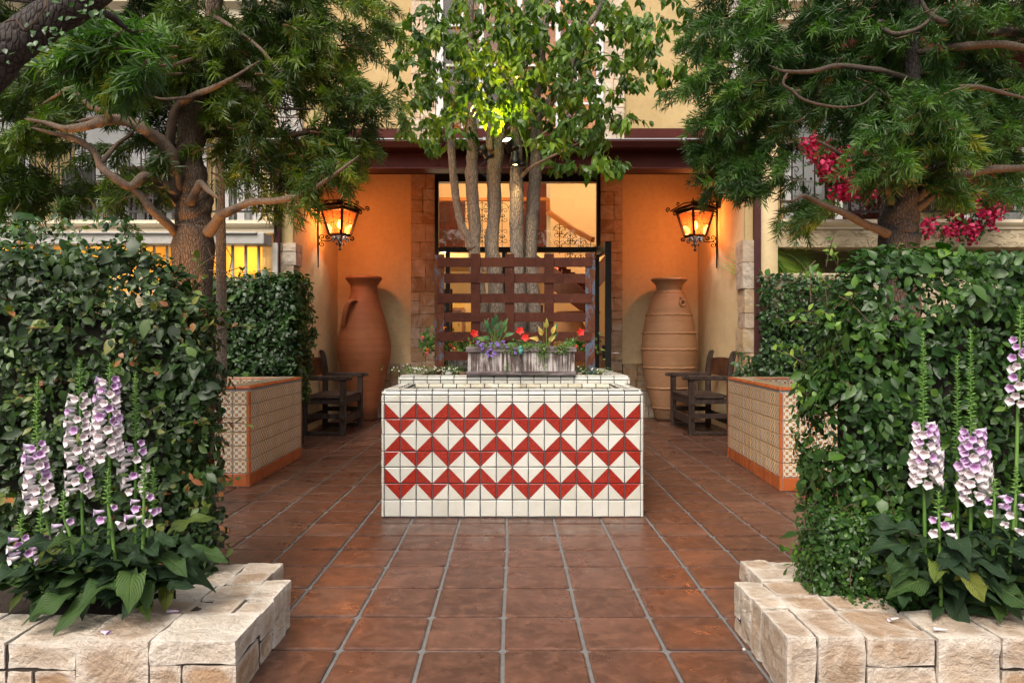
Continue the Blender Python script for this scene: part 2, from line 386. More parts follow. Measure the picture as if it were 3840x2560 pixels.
# rusty steel
a = NT("rusty_steel", .8, .15); co = a.coord(); n = a.noise(7, 7, .7, co, .6); n2 = a.noise(70, 4, .7, co)
c = a.mix(a.ramp(n, [(.35, 0.), (.65, 1.)]), (.050, .015, .010), (.088, .028, .016)); c = a.mix(a.ramp(n2, [(.5, 0.), (.75, .6)]), c, (.13, .045, .020))
c = a.mix(a.ramp(a.noise(26, 5, .8, a.coord((1, 1, .35)), 1.), [(.66, 0.), (.70, .8)]), c, (.25, .22, .21)); a.color(c); a.bump(n2, .5, .003); M['rust'] = a.m
a = NT("rusty_steel_blue_patches", .78, .15); co = a.coord((1, 1, .45)); n = a.noise(16, 7, .75, co, .6); n2 = a.noise(70, 4, .7, co)
c = a.mix(a.ramp(n2, [(.35, 0.), (.7, 1.)]), (.07, .022, .013), (.15, .055, .024)); c = a.mix(a.ramp(n, [(.50, 0.), (.535, 1.)]), c, (.085, .105, .145)); a.color(c); a.bump(n, .5, .004); M['rustblue'] = a.m
# glass
def m_glass(name, tint=(.9, .9, .9), ior=1.5, boost=1.0):
    a = NT(name); gl = a.n("BsdfGlossy"); gl.inputs["Roughness"].default_value = .01; tr = a.n("BsdfTransparent"); tr.inputs[0].default_value = (*tint, 1)
    fr = a.n("Fresnel"); fr.inputs[0].default_value = ior; mx = a.n("MixShader")
    a.l(a.math('MULTIPLY', fr.outputs[0], boost, True), mx.inputs[0]); a.l(tr.outputs[0], mx.inputs[1]); a.l(gl.outputs[0], mx.inputs[2]); a.l(mx.outputs[0], a.out.inputs[0]); return a.m
M['glass'] = m_glass("clear_glass", (.92, .92, .9), 1.5, 1.3)
M['water'] = m_glass("still_water", (.55, .62, .58), 1.33, 1.2)
a = NT("amber_seeded_glass"); tr = a.n("BsdfTransparent"); tr.inputs[0].default_value = (1, .34, .10, 1); tl = a.n("BsdfTranslucent"); tl.inputs[0].default_value = (.62, .10, .012, 1)
gl = a.n("BsdfGlossy"); gl.inputs[1].default_value = .2; mx = a.n("MixShader"); mx.inputs[0].default_value = .16; m2 = a.n("MixShader"); m2.inputs[0].default_value = .06
a.l(tr.outputs[0], mx.inputs[1]); a.l(tl.outputs[0], mx.inputs[2]); a.l(mx.outputs[0], m2.inputs[1]); a.l(gl.outputs[0], m2.inputs[2]); a.l(m2.outputs[0], a.out.inputs[0]); M['amber'] = a.m
M['bulb'] = m_emit("glowing_bulb", (1, .66, .28), 22)
M['spotlens'] = m_emit("glowing_spot_lens", (1, .80, .42), 14)
# foliage
M['podo'] = m_leaf("podocarpus_leaf", [(0, (.020, .042, .006)), (.35, (.050, .095, .010)), (.7, (.10, .165, .015)), (.88, (.21, .28, .024)), (1, (.34, .32, .03))], .5, .35, (.35, .45, .04))
M['podo2'] = m_leaf("podocarpus_leaf_cool", [(0, (.016, .042, .009)), (.35, (.036, .092, .016)), (.7, (.072, .155, .024)), (.92, (.16, .28, .045)), (1, (.30, .30, .04))], .5, .35, (.3, .45, .05))
M['camphor'] = m_leaf("broad_leaf_green", [(0, (.032, .080, .009)), (.5, (.085, .17, .015)), (.8, (.17, .28, .025)), (.97, (.27, .36, .04)), (1, (.35, .08, .03))], .38, .38, (.36, .42, .06))
M['figL'] = m_leaf("fig_leaf_dark_bronze", [(0, (.011, .029, .007)), (.4, (.021, .050, .011)), (.70, (.040, .083, .015)), (.82, (.10, .17, .035)), (.90, (.20, .20, .05)), (.94, (.30, .13, .045)), (1, (.26, .085, .04))], .38, .16, spec=.38)
M['figR'] = m_leaf("fig_leaf_green", [(0, (.014, .043, .010)), (.45, (.030, .080, .014)), (.8, (.065, .145, .020)), (.93, (.16, .28, .036)), (.99, (.25, .30, .05)), (1, (.3, .12, .04))], .38, .2, spec=.4)
M['ivy'] = m_leaf("creeper_leaf", [(0, (.013, .040, .009)), (.5, (.028, .078, .014)), (.85, (.06, .15, .026)), (1, (.14, .24, .04))], .36, .2)
M['fox'] = m_leaf("foxglove_leaf", [(0, (.014, .036, .018)), (.4, (.024, .056, .022)), (.7, (.042, .088, .020)), (.85, (.11, .15, .025)), (.95, (.16, .17, .03)), (1, (.16, .09, .04))], .6, .15, vein=1.0, veins=13, spec=.3)
M['foxstem'] = m_leaf("foxglove_stem", [(0, (.08, .20, .03)), (1, (.16, .30, .06))], .5, .1)
M['bedleaf'] = m_leaf("bedding_leaf", [(0, (.03, .10, .02)), (.6, (.09, .20, .03)), (1, (.24, .30, .06))], .45, .25)
M['callaleaf'] = m_leaf("calla_leaf", [(0, (.03, .11, .04)), (.7, (.07, .19, .06)), (1, (.18, .30, .07))], .35, .25, vein=.3, veins=7)
M['yellowleaf'] = m_leaf("yellowed_leaf", [(0, (.30, .32, .06)), (1, (.60, .42, .10))], .5, .25)
def petal(name, c, tr=.35): return m_leaf(name, [(0, tuple(x * .8 for x in c)), (1, c)], .55, tr, tuple(min(1, x + .1) / 1.5 for x in c))
M['pred'] = petal("scarlet_petal", (.75, .022, .010)); M['pviolet'] = petal("violet_petal", (.36, .20, .66)); M['pwhite'] = petal("white_petal", (.8, .8, .74))
M['pmag'] = petal("magenta_bract", (.46, .010, .085)); M['ppink'] = petal("hot_pink_petal", (.75, .06, .20)); M['pyel'] = petal("yellow_petal", (.85, .42, .03)); M['porange'] = petal("orange_petal", (.8, .15, .015))
M['dark'] = m_plain("hedge_inner_shade", (.020, .018, .010), .95, .6, 30, 1.0)  # near-black colour paints the shade deep inside the hedges
M['twig'] = m_plain("twig_brown", (.11, .065, .035), .8, .4, 30, .4)
M['barkL'] = m_bark("flaking_brown_bark", (.085, .060, .042), (.14, .10, .072), (.17, .115, .08), 2.0)
M['limbL'] = m_bark("smooth_limb_bark", (.11, .078, .056), (.16, .115, .085), (.085, .065, .052), 2.2, .3)
M['barkC'] = m_bark("furrowed_grey_bark", (.22, .175, .14), (.36, .30, .25), (.28, .22, .175), 1.7, .9)
M['barkD'] = m_bark("dark_grey_bark", (.045, .038, .036), (.085, .072, .068), (.06, .05, .045), 1.6, .9)
M['limbR'] = m_bark("dark_limb_bark", (.06, .045, .036), (.11, .082, .062), (.05, .04, .035), 2.2, .3)
# foxglove bells
def m_bell(name, c1, c2):
    a = NT(name, .5, .3); uv = a.coord(kind="UV"); sx = a.n("SeparateXYZ"); a.l(uv, sx.inputs[0])
    c = a.ramp(sx.outputs[1], [(0, c1), (.7, c2), (1, c1)]); a.color(c)
    tr = a.n("BsdfTranslucent"); a.l(c, tr.inputs[0]); mx = a.n("MixShader"); mx.inputs[0].default_value = .3
    a.l(a.b.outputs[0], mx.inputs[1]); a.l(tr.outputs[0], mx.inputs[2]); a.l(mx.outputs[0], a.out.inputs[0]); return a.m
M['bellL'] = m_bell("lilac_bell", (.66, .47, .74), (.82, .72, .86)); M['bellW'] = m_bell("blush_white_bell", (.84, .78, .82), (.90, .88, .87))
def m_throat(name, c1, c2):
    a = NT(name, .6, .3); v = a.voro(420); k = a.ramp(v, [(.25, 1.), (.4, 0.)]); a.color(a.mix(a.math('MULTIPLY', k, .85), c1, c2)); return a.m
M['throatL'] = m_throat("speckled_lilac_throat", (.60, .36, .62), (.14, .015, .06)); M['throatW'] = m_throat("speckled_white_throat", (.80, .70, .72), (.16, .03, .06))
M['verd'] = m_plain("verdigris_copper", (.10, .36, .30), .6, .4, 60, .5)
M['jet'] = m_glass("falling_water", (.92, .95, .97), 1.33, 3.0)
M['steel'] = m_plain("brushed_steel", (.6, .6, .6), .3, .1, 5, 0, 1.0)
M['wicker'] = m_plain("woven_brown_wicker", (.10, .045, .025), .7, .6, 120, .8)
# ================================================================ the ground
mb = MB(); mb.box(-14, 14, -6, 30, -.30, -.006)
tag(mb.build("ground", M['grout']), kind="structure")
colx = [-.035 + .3165 * k for k in range(-13, 14)]
rowy = [-.7 + .31 * k for k in range(10)] + [2.42, 2.764, 3.097, 3.455, 3.785, 4.09, 4.38, 4.672, 4.998, 5.30, 5.583, 5.888, 6.18, 6.51, 6.817, 7.137, 7.434, 7.787, 8.14, 8.44] + [8.75 + .31 * k for k in range(9)]
mb = MB()
def fwob(x, y, k): return .0025 * math.sin(x * 2.1 + k * 1.7) + .0018 * math.sin(y * 3.3 + k) + .0022 * math.sin(x * 31 + y * 17 + k * 3)
for i in range(len(colx) - 1):
    for j in range(len(rowy) - 1):
        x0, x1, y0, y1 = colx[i], colx[i + 1], rowy[j], rowy[j + 1]
        gx, gy = .0075, .0078
        off = .0
        t = .05 + .95 * random.random()
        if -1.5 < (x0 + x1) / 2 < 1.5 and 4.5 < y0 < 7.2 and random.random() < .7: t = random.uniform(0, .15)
        dz = random.uniform(-.0012, .0012); tl = [random.uniform(-.0012, .0012) for _ in range(4)]
        c4 = [(x0 + gx, y0 + gy), (x1 - gx, y0 + gy), (x1 - gx, y1 - gy), (x0 + gx, y1 - gy)]
        c4 = [(x + fwob(0 * x + colx[i + (k in (1, 2))], y, 1), y + fwob(x, rowy[j + (k > 1)], 2) * .7) for k, (x, y) in enumerate(c4)]
        cx0 = sum(p[0] for p in c4) / 4; cy0 = sum(p[1] for p in c4) / 4
        def ring(sh, z, zz=0): # rounded square ring of 12 points
            out = []
            for k, (x, y) in enumerate(c4):
                sx = 1 if x > cx0 else -1; sy = 1 if y > cy0 else -1
                X0, Y0 = x - sx * sh, y - sy * sh; r_ = .016
                pts = [(X0 - sx * r_, Y0), (X0 - sx * r_ * .3, Y0 - sy * r_ * .3), (X0, Y0 - sy * r_)]
                if sx * sy > 0: pts = pts[::-1]
                if k in (0, 2): pts = pts
                out += [(px_, py_, z + zz * tl[k]) for px_, py_ in pts]
            ang = lambda p: math.atan2((p[1] - cy0) / (y1 - y0), (p[0] - cx0) / (x1 - x0))
            return sorted(out, key=ang)
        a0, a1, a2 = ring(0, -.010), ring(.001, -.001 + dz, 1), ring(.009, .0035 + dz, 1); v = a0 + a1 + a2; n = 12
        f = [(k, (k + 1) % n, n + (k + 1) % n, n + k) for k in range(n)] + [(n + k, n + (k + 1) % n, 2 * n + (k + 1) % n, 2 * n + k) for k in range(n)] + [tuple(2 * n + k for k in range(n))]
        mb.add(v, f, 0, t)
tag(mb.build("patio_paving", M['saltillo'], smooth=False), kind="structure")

# ================================================================ the entrance block
XL, XR, YB, YF = -2.72, 2.90, 11.13, 8.88
B = empty("entrance_building", (0, YF, 0), "ochre stucco entrance porch with dark red beam, stone strips and glazed door", "building")
def B_build(mb, name, mats, parent=None, **kw):
    o = mb.build(name, mats, parent or B, **kw)
    if parent is None: o.matrix_parent_inverse = Matrix.Translation((0, -YF, 0))
    return o
TOPZ = 8.2; CEIL = 3.80
# back wall of the alcove (with the door opening), side walls, reveals
DX0, DX1 = X(1632, YB), X(2250, YB)            # the opening between the stone strips
SX0, SX1 = X(1542, YB), X(2333, YB)
def grid_wall(mb, p0, ux, uz, nx, nz, thick, nvec, amp=.012, m=0, t=.5):
    """a softly uneven plaster wall panel"""
    p0 = Vector(p0); ux = Vector(ux); uz = Vector(uz); nv = Vector(nvec)
    v = []
    for j in range(nz + 1):
        for i in range(nx + 1):
            p = p0 + ux * (i / nx) + uz * (j / nz)
            e = amp * mnoise.noise(p * 1.3) + amp * .5 * mnoise.noise(p * 4.1)
            v.append(p + nv * e)
    f = [(j * (nx + 1) + i, j * (nx + 1) + i + 1, (j + 1) * (nx + 1) + i + 1, (j + 1) * (nx + 1) + i) for j in range(nz) for i in range(nx)]
    mb.add(v, f, m, t)
mb = MB()
grid_wall(mb, (XL, YB, 0), (SX0 - XL, 0, 0), (0, 0, CEIL), 20, 50, 0, (0, -1, 0)); mb.box(XL - .3, SX0, YB + .015, YB + .3, 0, CEIL); B_build(mb, "alcove_back_wall", M['stucco'], smooth=True)
mb = MB(); grid_wall(mb, (SX1, YB, 0), (XR - SX1, 0, 0), (0, 0, CEIL), 20, 50, 0, (0, -1, 0)); mb.box(SX1, XR + .3, YB + .015, YB + .3, 0, CEIL); B_build(mb, "alcove_back_wall", M['stucco'], smooth=True)
mb = MB()
grid_wall(mb, (XL, YF, 0), (0, YB - YF, 0), (0, 0, CEIL), 26, 44, 0, (1, 0, 0), .02); mb.box(XL - .40, XL - .02, YF + .02, YB, 0, CEIL)
B_build(mb, "alcove_side_wall", M['stucco'], smooth=True)
mb = MB()
grid_wall(mb, (XR, YB, 0), (0, YF - YB, 0), (0, 0, CEIL), 26, 44, 0, (-1, 0, 0), .02); mb.box(XR + .02, XR + .42, YF + .02, YB, 0, CEIL)
B_build(mb, "alcove_side_wall", M['stucco'], smooth=True)
# front faces of the piers
mb = MB()
mb.box(XL - .17, XL + .005, YF - .03, YF + .03, 0, CEIL); B_build(mb, "pier_face", M['stucco_up'], bevel=.02)
mb = MB(); mb.box(XR - .005, XR + .17, YF - .03, YF + .03, 0, CEIL); B_build(mb, "pier_face", M['stucco_up'], bevel=.02)
# stone work: irregular blocks with a broken face
def rock(mb, x0, x1, y0, y1, z0, z1, amp=.006, m=0, t=None, n=5, rnd=.12, face=None):
    """one rough block with rounded arrises"""
    c = Vector(((x0 + x1) / 2, (y0 + y1) / 2, (z0 + z1) / 2)); h = Vector(((x1 - x0) / 2, (y1 - y0) / 2, (z1 - z0) / 2))
    v = []; f = []; r_ = min(h) * rnd * 2; idx = {}
    def vid(p):
        k = tuple(round(q, 5) for q in p)
        if k not in idx:
            q = Vector(p); e = Vector([max(0, abs(q[i]) - (h[i] - r_)) for i in range(3)])
            inner = Vector([max(-(h[i] - r_), min(h[i] - r_, q[i])) for i in range(3)])
            d = q - inner
            if d.length > 1e-6: q = inner + d.normalized() * r_
            w_ = c + q
            o_ = mnoise.noise(w_ * 9) * amp * 1.4 + mnoise.noise(w_ * 26) * amp * .7
            nn = Vector([q[i] / max(h[i], 1e-4) for i in range(3)]); nn = Vector([a_ ** 5 for a_ in nn]); nn = nn.normalized() if nn.length > 0 else nn
            idx[k] = len(v); v.append(w_ + nn * o_)
        return idx[k]
    for ax in range(3):
        a1, a2 = (ax + 1) % 3, (ax + 2) % 3
        n1 = max(2, min(n * 3, int(n * h[a1] / min(h.x, h.y, h.z) * .5) + 2)); n2 = max(2, min(n * 3, int(n * h[a2] / min(h.x, h.y, h.z) * .5) + 2))
        n1 = min(n1, 12); n2 = min(n2, 12)
        for sg in (-1, 1):
            for i in range(n1):
                for j in range(n2):
                    q = []
                    for (di, dj) in ((0, 0), (1, 0), (1, 1), (0, 1)):
                        p = [0, 0, 0]; p[ax] = sg * h[ax]
                        p[a1] = -h[a1] + 2 * h[a1] * (i + di) / n1; p[a2] = -h[a2] + 2 * h[a2] * (j + dj) / n2
                        q.append(vid(p))
                    f.append(q if sg > 0 else q[::-1])
    mb.add(v, f, m, t)
def veneer(mb, x0, x1, z0, z1, y, depth, seed, minw=.11, axis='x', lo=.10, hi=.26):
    """random ashlar of small blocks filling a rectangle"""
    rs = random.Random(seed)
    def split(a, b, c, d, lvl):
        w_, h_ = b - a, d - c
        big = max(w_, h_)
        if big < hi and (rs.random() < .8 or big < lo * 2): put(a, b, c, d); return
        if lvl > 7: put(a, b, c, d); return
        if w_ / h_ > rs.uniform(.75, 1.3) and w_ > 2 * minw: k = a + w_ * rs.choice([.38, .5, .62, .45]); split(a, k, c, d, lvl + 1); split(k, b, c, d, lvl + 1)
        elif h_ > 2 * minw: k = c + h_ * rs.choice([.36, .5, .6, .42]); split(a, b, c, k, lvl + 1); split(a, b, k, d, lvl + 1)
        else: put(a, b, c, d)
    def put(a, b, c, d):
        g = .003; p = rs.uniform(-.008, .010)
        if axis == 'x': rock(mb, a + g, b - g, y - depth - p, y, c + g, d - g, .004, t=rs.random(), n=3, rnd=.06)
        else: rock(mb, y, y + depth + p, a + g, b - g, c + g, d - g, .004, t=rs.random(), n=3, rnd=.06)
    H = z1 - z0; n = max(1, round(H / .55)); zz = [z0 + H * i / n + (rs.uniform(-.06, .06) if 0 < i < n else 0) for i in range(n + 1)]
    for i in range(n): split(x0, x1, zz[i], zz[i + 1], 0)
for xa, xb, sd_ in ((SX0, DX0, 3), (DX1, SX1, 5)):
    mb = MB(); veneer(mb, xa, xb, 0, CEIL, YB, .05, sd_, .12, lo=.14, hi=.31)
    o = B_build(mb, "stone_strip", M['veneer'])
    mb = MB(); mb.box(xa, xb, YB - .02, YB + .3, 0, CEIL); B_build(mb, "mortar", M['joint'], o).matrix_parent_inverse = Matrix.Identity(4)
for xa, xb, sd_ in ((XL, SX0 - .004, 8), (SX1 + .004, XR, 9)):
    mb = MB(); veneer(mb, xa, xb, 0, .845, YB, .045, sd_, .13); o = B_build(mb, "stone_wainscot", M['veneer'])
    mb = MB(); mb.box(xa, xb, YB - .025, YB - .001, 0, .83); B_build(mb, "mortar", M['joint'], o).matrix_parent_inverse = Matrix.Identity(4)
# quoins on the pier corners
for sgn, xe, sd_ in ((-1, XL, 1), (1, XR, 2)):
    mb = MB(); rs = random.Random(sd_)
    top = Z(918, YF) if sgn < 0 else Z(908, YF); z = 0.0
    hs = []
    while z < top - .02:
        h_ = rs.choice([.19, .26, .30, .24, .33, .17]); h_ = min(h_, top - z); h_ = h_ if top - z - h_ > .08 else top - z
        wide = rs.random() < .55; wi = .255 if wide else .19
        xa, xb = (xe - .175, xe + (.03 if not wide else .055)) if sgn < 0 else (xe - (.03 if not wide else .055), xe + .175)
        if wide:
            xm = xa + (.055 if sgn < 0 else (xb - xa) - .055)
            parts = ((xa, xm), (xm, xb))
        else: parts = ((xa, xb),)
        for a_, b_ in parts: rock(mb, a_ + .003, b_ - .003, YF - .085, YF + .2, z + .003, z + h_ - .003, .006, t=rs.random(), n=5, rnd=.03)
        z += h_
    B_build(mb, "corner_stones", M['quoinst'])
# ceiling, beam, gutter
mb = MB(); mb.box(XL - .3, XR + .3, YF + .25, YB + .2, CEIL, CEIL + .1); mb.box(XL - .35, XR + .35, YB - .12, YB - .055, CEIL - .02, CEIL)
B_build(mb, "porch_ceiling", M['soffit'])
bz0, bz1 = Z(636, 8.75), Z(563, 8.75)
mb = MB(); mb.box(-3.05, 3.06, 8.78, 8.79 + .01, bz0, bz1 + .12); mb.box(-3.05, 3.06, 8.72, 8.95, bz0 - .015, bz0); mb.box(-3.05, 3.06, 8.90, 9.12, bz0 + .02, CEIL + .05)
for xx in (-2.2, -.9, .45, 1.8, 2.6):
    mb.lathe([(0, 0), (.012, 0), (.012, .008), (0, .01)], (xx, 8.775, bz0 + .04), 8)
B_build(mb, "steel_beam", M['beam'], bevel=.003)
gz = Z(533, 8.6)
mb = MB(); prof = [(8.80, gz), (8.56, gz), (8.55, gz - .02), (8.575, gz - .06), (8.59, gz - .085), (8.62, gz - .10), (8.80, gz - .11)]
n = len(prof); v = [(xx, p[0], p[1]) for xx in (-3.1, 3.1) for p in prof]; mb.add(v, [tuple(range(n))[::-1], tuple(range(n, 2 * n))] + [(k, (k + 1) % n, n + (k + 1) % n, n + k) for k in range(n)])
g_ = B_build(mb, "gutter", M['gutter'], bevel=.003)
mb = MB(); mb.box(-3.1, 3.1, 8.55, 8.86, gz + .001, gz + .012)
for xx in (-1.75, -.35, 2.05): mb.box(xx, xx + .035, 8.545, 8.56, gz - .012, gz + .022)
B_build(mb, "gutter_flashing", M['flash'])
mb = MB(); mb.box(-3.05, 3.05, 8.84, 8.92, gz + .013, gz + .05); B_build(mb, "roof_edge", M['soffit'])
# upper wall with its window opening
UW0, UW1 = X(1636, 8.95), X(2262, 8.95); UY = 8.93; uz0 = gz + .03
WZ0, WZ1 = uz0 + .01, 5.9
mb = MB(); UXL, UXR = -2.92, 2.95
grid_wall(mb, (UXL, UY, uz0), (UW0 - UXL, 0, 0), (0, 0, TOPZ - uz0), 20, 40, 0, (0, -1, 0), .02); grid_wall(mb, (UW1, UY, uz0), (UXR - UW1, 0, 0), (0, 0, TOPZ - uz0), 20, 40, 0, (0, -1, 0), .02)
mb.box(UW0, UW1, UY, UY + .2, WZ1, TOPZ); mb.box(UXL, UW0, UY + .03, UY + .25, uz0, TOPZ); mb.box(UW1, UXR, UY + .03, UY + .25, uz0, TOPZ)
B_build(mb, "upper_wall", M['stucco_up'], smooth=False)
for xa, xb, sd_ in ((X(1543, UY), UW0 - .005, 21), (UW1 + .005, X(2340, UY), 22)):
    mb = MB(); veneer(mb, xa, xb, uz0, 6.2, UY, .045, sd_, .10, lo=.09, hi=.22); B_build(mb, "upper_stone_strip", M['veneerup'])
for xa, xb, sd_ in ((UXL - .02, UXL + .30, 31), (UXR - .22, UXR + .03, 32)):
    mb = MB(); z = uz0; k = 0
    while z < TOPZ - .1:
        h_ = .34; dx = .07 if k % 2 else 0
        mb.box(xa, xb - dx if xa < 0 else xb, UY - .035, UY + .28, z + .006, z + h_ - .006, t=random.random()); z += h_; k += 1
    B_build(mb, "grey_corner_quoins", M['grey_quoin'], bevel=.012)
# upper window: frame, mullions, panes, warm room behind
W = MB(); fr = .055
W.box(UW0, UW0 + .09, UY - .02, UY + .1, WZ0, WZ1); W.box(UW1 - .09, UW1, UY - .02, UY + .1, WZ0, WZ1); W.box(UW0 + .09, UW1 - .09, UY - .02, UY + .1, WZ0, WZ0 + .09); W.box(UW0 + .09, UW1 - .09, UY - .02, UY + .1, WZ1 - .09, WZ1)
nx_ = 4; cw = (UW1 - UW0 - .18) / nx_
for i in range(1, nx_): W.box(UW0 + .09 + cw * i - .03, UW0 + .09 + cw * i + .03, UY - .01, UY + .08, WZ0 + .09, WZ1 - .09)
for zz in (WZ0 + .52, WZ0 + 1.0, WZ0 + 1.5):
    for i in range(nx_): W.box(UW0 + .09 + cw * i + .032, UW0 + .09 + cw * (i + 1) - .032, UY + .01, UY + .05, zz - .014, zz + .014)
for i in range(nx_): W.box(UW0 + .09 + cw * (i + .5) - .012, UW0 + .09 + cw * (i + .5) + .012, UY + .012, UY + .048, WZ0 + .09, WZ1 - .09)
win = B_build(W, "upper_window", M['whiteframe'])
mb = MB(); mb.box(UW0 + .05, UW1 - .05, UY + .055, UY + .06, WZ0 + .05, WZ1 - .05); mb.build("pane", M['glass'], win)
RZ = CEIL + .14; mb = MB(); mb.box(UW0 - .4, UW1 + .4, UY + 2.6, UY + 2.7, RZ, 6.4); mb.box(UW0 - .4, UW1 + .4, UY + .3, UY + 2.6, 6.1, 6.2); mb.box(UW0 - .5, UW0 - .4, UY + .3, UY + 2.6, RZ, 6.2); mb.box(UW1 + .4, UW1 + .5, UY + .3, UY + 2.6, RZ, 6.2); mb.box(UW0 - .4, UW1 + .4, UY + .3, UY + 2.6, RZ - .03, RZ)
B_build(mb, "upper_room_walls", M['orangewall'])
mb = MB(); mb.box(-.75, -.05, UY + 2.5, UY + 2.58, RZ, 5.6); mb.box(.65, 1.0, UY + 1.2, UY + 1.3, RZ, 5.8); mb.box(-1.0, -.78, UY + .4, UY + .45, RZ, 5.8)
B_build(mb, "upper_room_drapes", M['redwood'])

# ---- door wall: black frame, transom, double door, one leaf open
fz0, fz1 = Z(934, YB), Z(691, YB); topz = Z(652, YB)
mb = MB()
mb.box(DX0, DX0 + .055, YB - .06, YB + .08, 0, topz + .2); mb.box(DX1 - .055, DX1, YB - .06, YB + .08, 0, topz + .2)
mb.box(DX0 + .055, DX1 - .055, YB - .06, YB + .08, fz1, topz + .2); mb.box(DX0 + .055, DX1 - .055, YB - .06, YB + .08, fz0 - .075, fz0)
xm = X(1690, YB); mb.box(xm - .075, xm - .01, YB - .05, YB + .05, 0, fz0 - .075)
mb.box(DX0 + .055, xm - .075, YB - .05, YB + .05, 0, .12)
mb.box(xm + .80, xm + .88, YB - .05, YB + .05, 0, fz0 - .075)
dfr = B_build(mb, "door_frame", M['black'], bevel=.004)
mb = MB(); mb.box(DX0 + .05, DX1 - .05, YB, YB + .006, fz0 - .01, fz1 + .01); mb.build("transom_pane", M['glass'], dfr)
mb = MB(); mb.box(DX0 + .05, xm - .07, YB, YB + .006, .1, fz0 - .07); mb.box(xm - .01, xm + .80, YB, YB + .006, .1, fz0 - .07); mb.build("side_pane", M['glass'], dfr)
# open leaf hinged on the right jamb
hx, hy = DX1 - .06, YB - .07; ang = R(103); LW = .82
dvec = Vector((math.cos(ang + math.pi / 2 + R(70)), 0, 0))
ex, ey = X(2282, 10.32), 10.32
dv = Vector((ex - hx, ey - hy, 0)); dl = dv.length; dv.normalize()
leafm = MB()
def dpt(s_, z): p = Vector((hx, hy, 0)) + dv * s_; return (p.x, p.y, z)
dtop = fz0 - .02
leafm.obox(dpt(.03, 0.03), dpt(.03, dtop), .07, .05); leafm.obox(dpt(dl - .03, 0.03), dpt(dl - .03, dtop), .09, .05)
leafm.obox(dpt(.06, dtop - .06), dpt(dl - .06, dtop - .06), .05, .12); leafm.obox(dpt(.06, .12), dpt(dl - .06, .12), .05, .18)
dleaf = B_build(leafm, "door_leaf", M['black'], bevel=.003)
mb = MB(); mb.obox(dpt(.06, 1.3), dpt(dl - .06, 1.3), .006, dtop - .3); mb.build("pane", M['glass'], dleaf)
mb = MB(); mb.obox(dpt(dl - .05, .93), dpt(dl - .05, 1.17), .02, .07); nb = Vector((dv.y, -dv.x, 0)); nb = nb if nb.y < 0 else -nb
pp = Vector(dpt(dl - .04, 1.02)); mb.tube([pp, pp + Vector((.05, -.02, 0))], .012, 8); mb.tube([pp + Vector((.05, -.02, 0)), pp + Vector((.16, -.02, 0))], .011, 8)
mb.build("door_handle", M['steel'], dleaf, bevel=.004)
mb = MB(); mb.obox(dpt(.08, 1.0), dpt(dl - .1, 1.0), .03, .05); mb.obox(Vector(dpt(dl - .12, .92)) - Vector((.04, 0, 0)), Vector(dpt(dl - .12, 1.14)) - Vector((.04, 0, 0)), .05, .06); mb.build("push_bar", M['black'], dleaf, bevel=.006)

# ---- the lit hall seen through the door
IY = 14.6; IC = 4.75
mb = MB()
mb.box(-3.4, 3.6, IY, IY + .1, -.0, IC); mb.box(-3.5, -3.4, YB + .3, IY, 0, IC); mb.box(3.6, 3.7, YB + .3, IY, 0, IC); mb.box(-3.5, 3.7, YB + .32, IY + .1, IC, IC + .1)
mb.box(-3.4, DX0, YB + .302, YB + .33, 0, IC); mb.box(DX1, 3.6, YB + .302, YB + .33, 0, IC); mb.box(DX0, DX1, YB + .302, YB + .33, topz + .2, IC)
B_build(mb, "hall_walls", M['orangewall'])
mb = MB(); mb.box(-3.4, 3.6, YB + .1, IY, -.004, .006); B_build(mb, "hall_floor", M['saltillo'])
# mezzanine: slab, dark doors, railing with scrolls, stair
MY = 13.2; mzf = Z(940, MY)
mb = MB(); mb.box(-3.4, X(2056, MY), MY, IY, mzf - .28, mzf); B_build(mb, "mezzanine_slab", M['orangewall'])
mb = MB(); IYf = IY - .02
for (u0, u1) in ((1600, 1745), (1962, 2052)): mb.box(X(u0, IYf), X(u1, IYf), IYf - .05, IYf, mzf, Z(758 if u0 < 1900 else 660, IYf))
mb.box(-1.75, X(1688, 12), 12.4, 12.5, 0, 2.1); B_build(mb, "dark_panelling", M['redwood'])
mb = MB(); mb.box(X(2050, MY), X(2064, MY), MY - .04, MY + .04, 0, IC); B_build(mb, "hall_column", M['cream'])
hz = Z(753, MY); mb = MB(); mb.box(X(1600, MY), X(2056, MY), MY - .05, MY + .03, hz - .04, hz + .025)
mb.obox((X(2054, MY), MY - .05, hz), (X(2054, MY), MY - .05, Z(797, MY)), .06, .06)
st = [(2054, 800, MY), (2152, 868, MY - .6), (2224, 905, MY - 1.1)]
for a_, b_ in zip(st[:-1], st[1:]): mb.obox(P(*a_), P(*b_), .07, .09)
rail = B_build(mb, "handrail", M['honeywood'], bevel=.006)
def scroll(mb, c, r, turns, start, sgn, plane, th=.006, seg=5, shrink=.82):
    """a flat iron spiral in the plane spanned by (u, v)"""
    u, v_ = Vector(plane[0]), Vector(plane[1]); pts = []; n = int(turns * 14)
    for i in range(n + 1):
        a_ = start + sgn * 2 * math.pi * turns * i / n; q = r * (1 - shrink * i / n)
        pts.append(Vector(c) + u * math.cos(a_) * q + v_ * math.sin(a_) * q)
    mb.tube(pts, th, seg); return pts
mb = MB(); pl = ((1, 0, 0), (0, 0, 1))
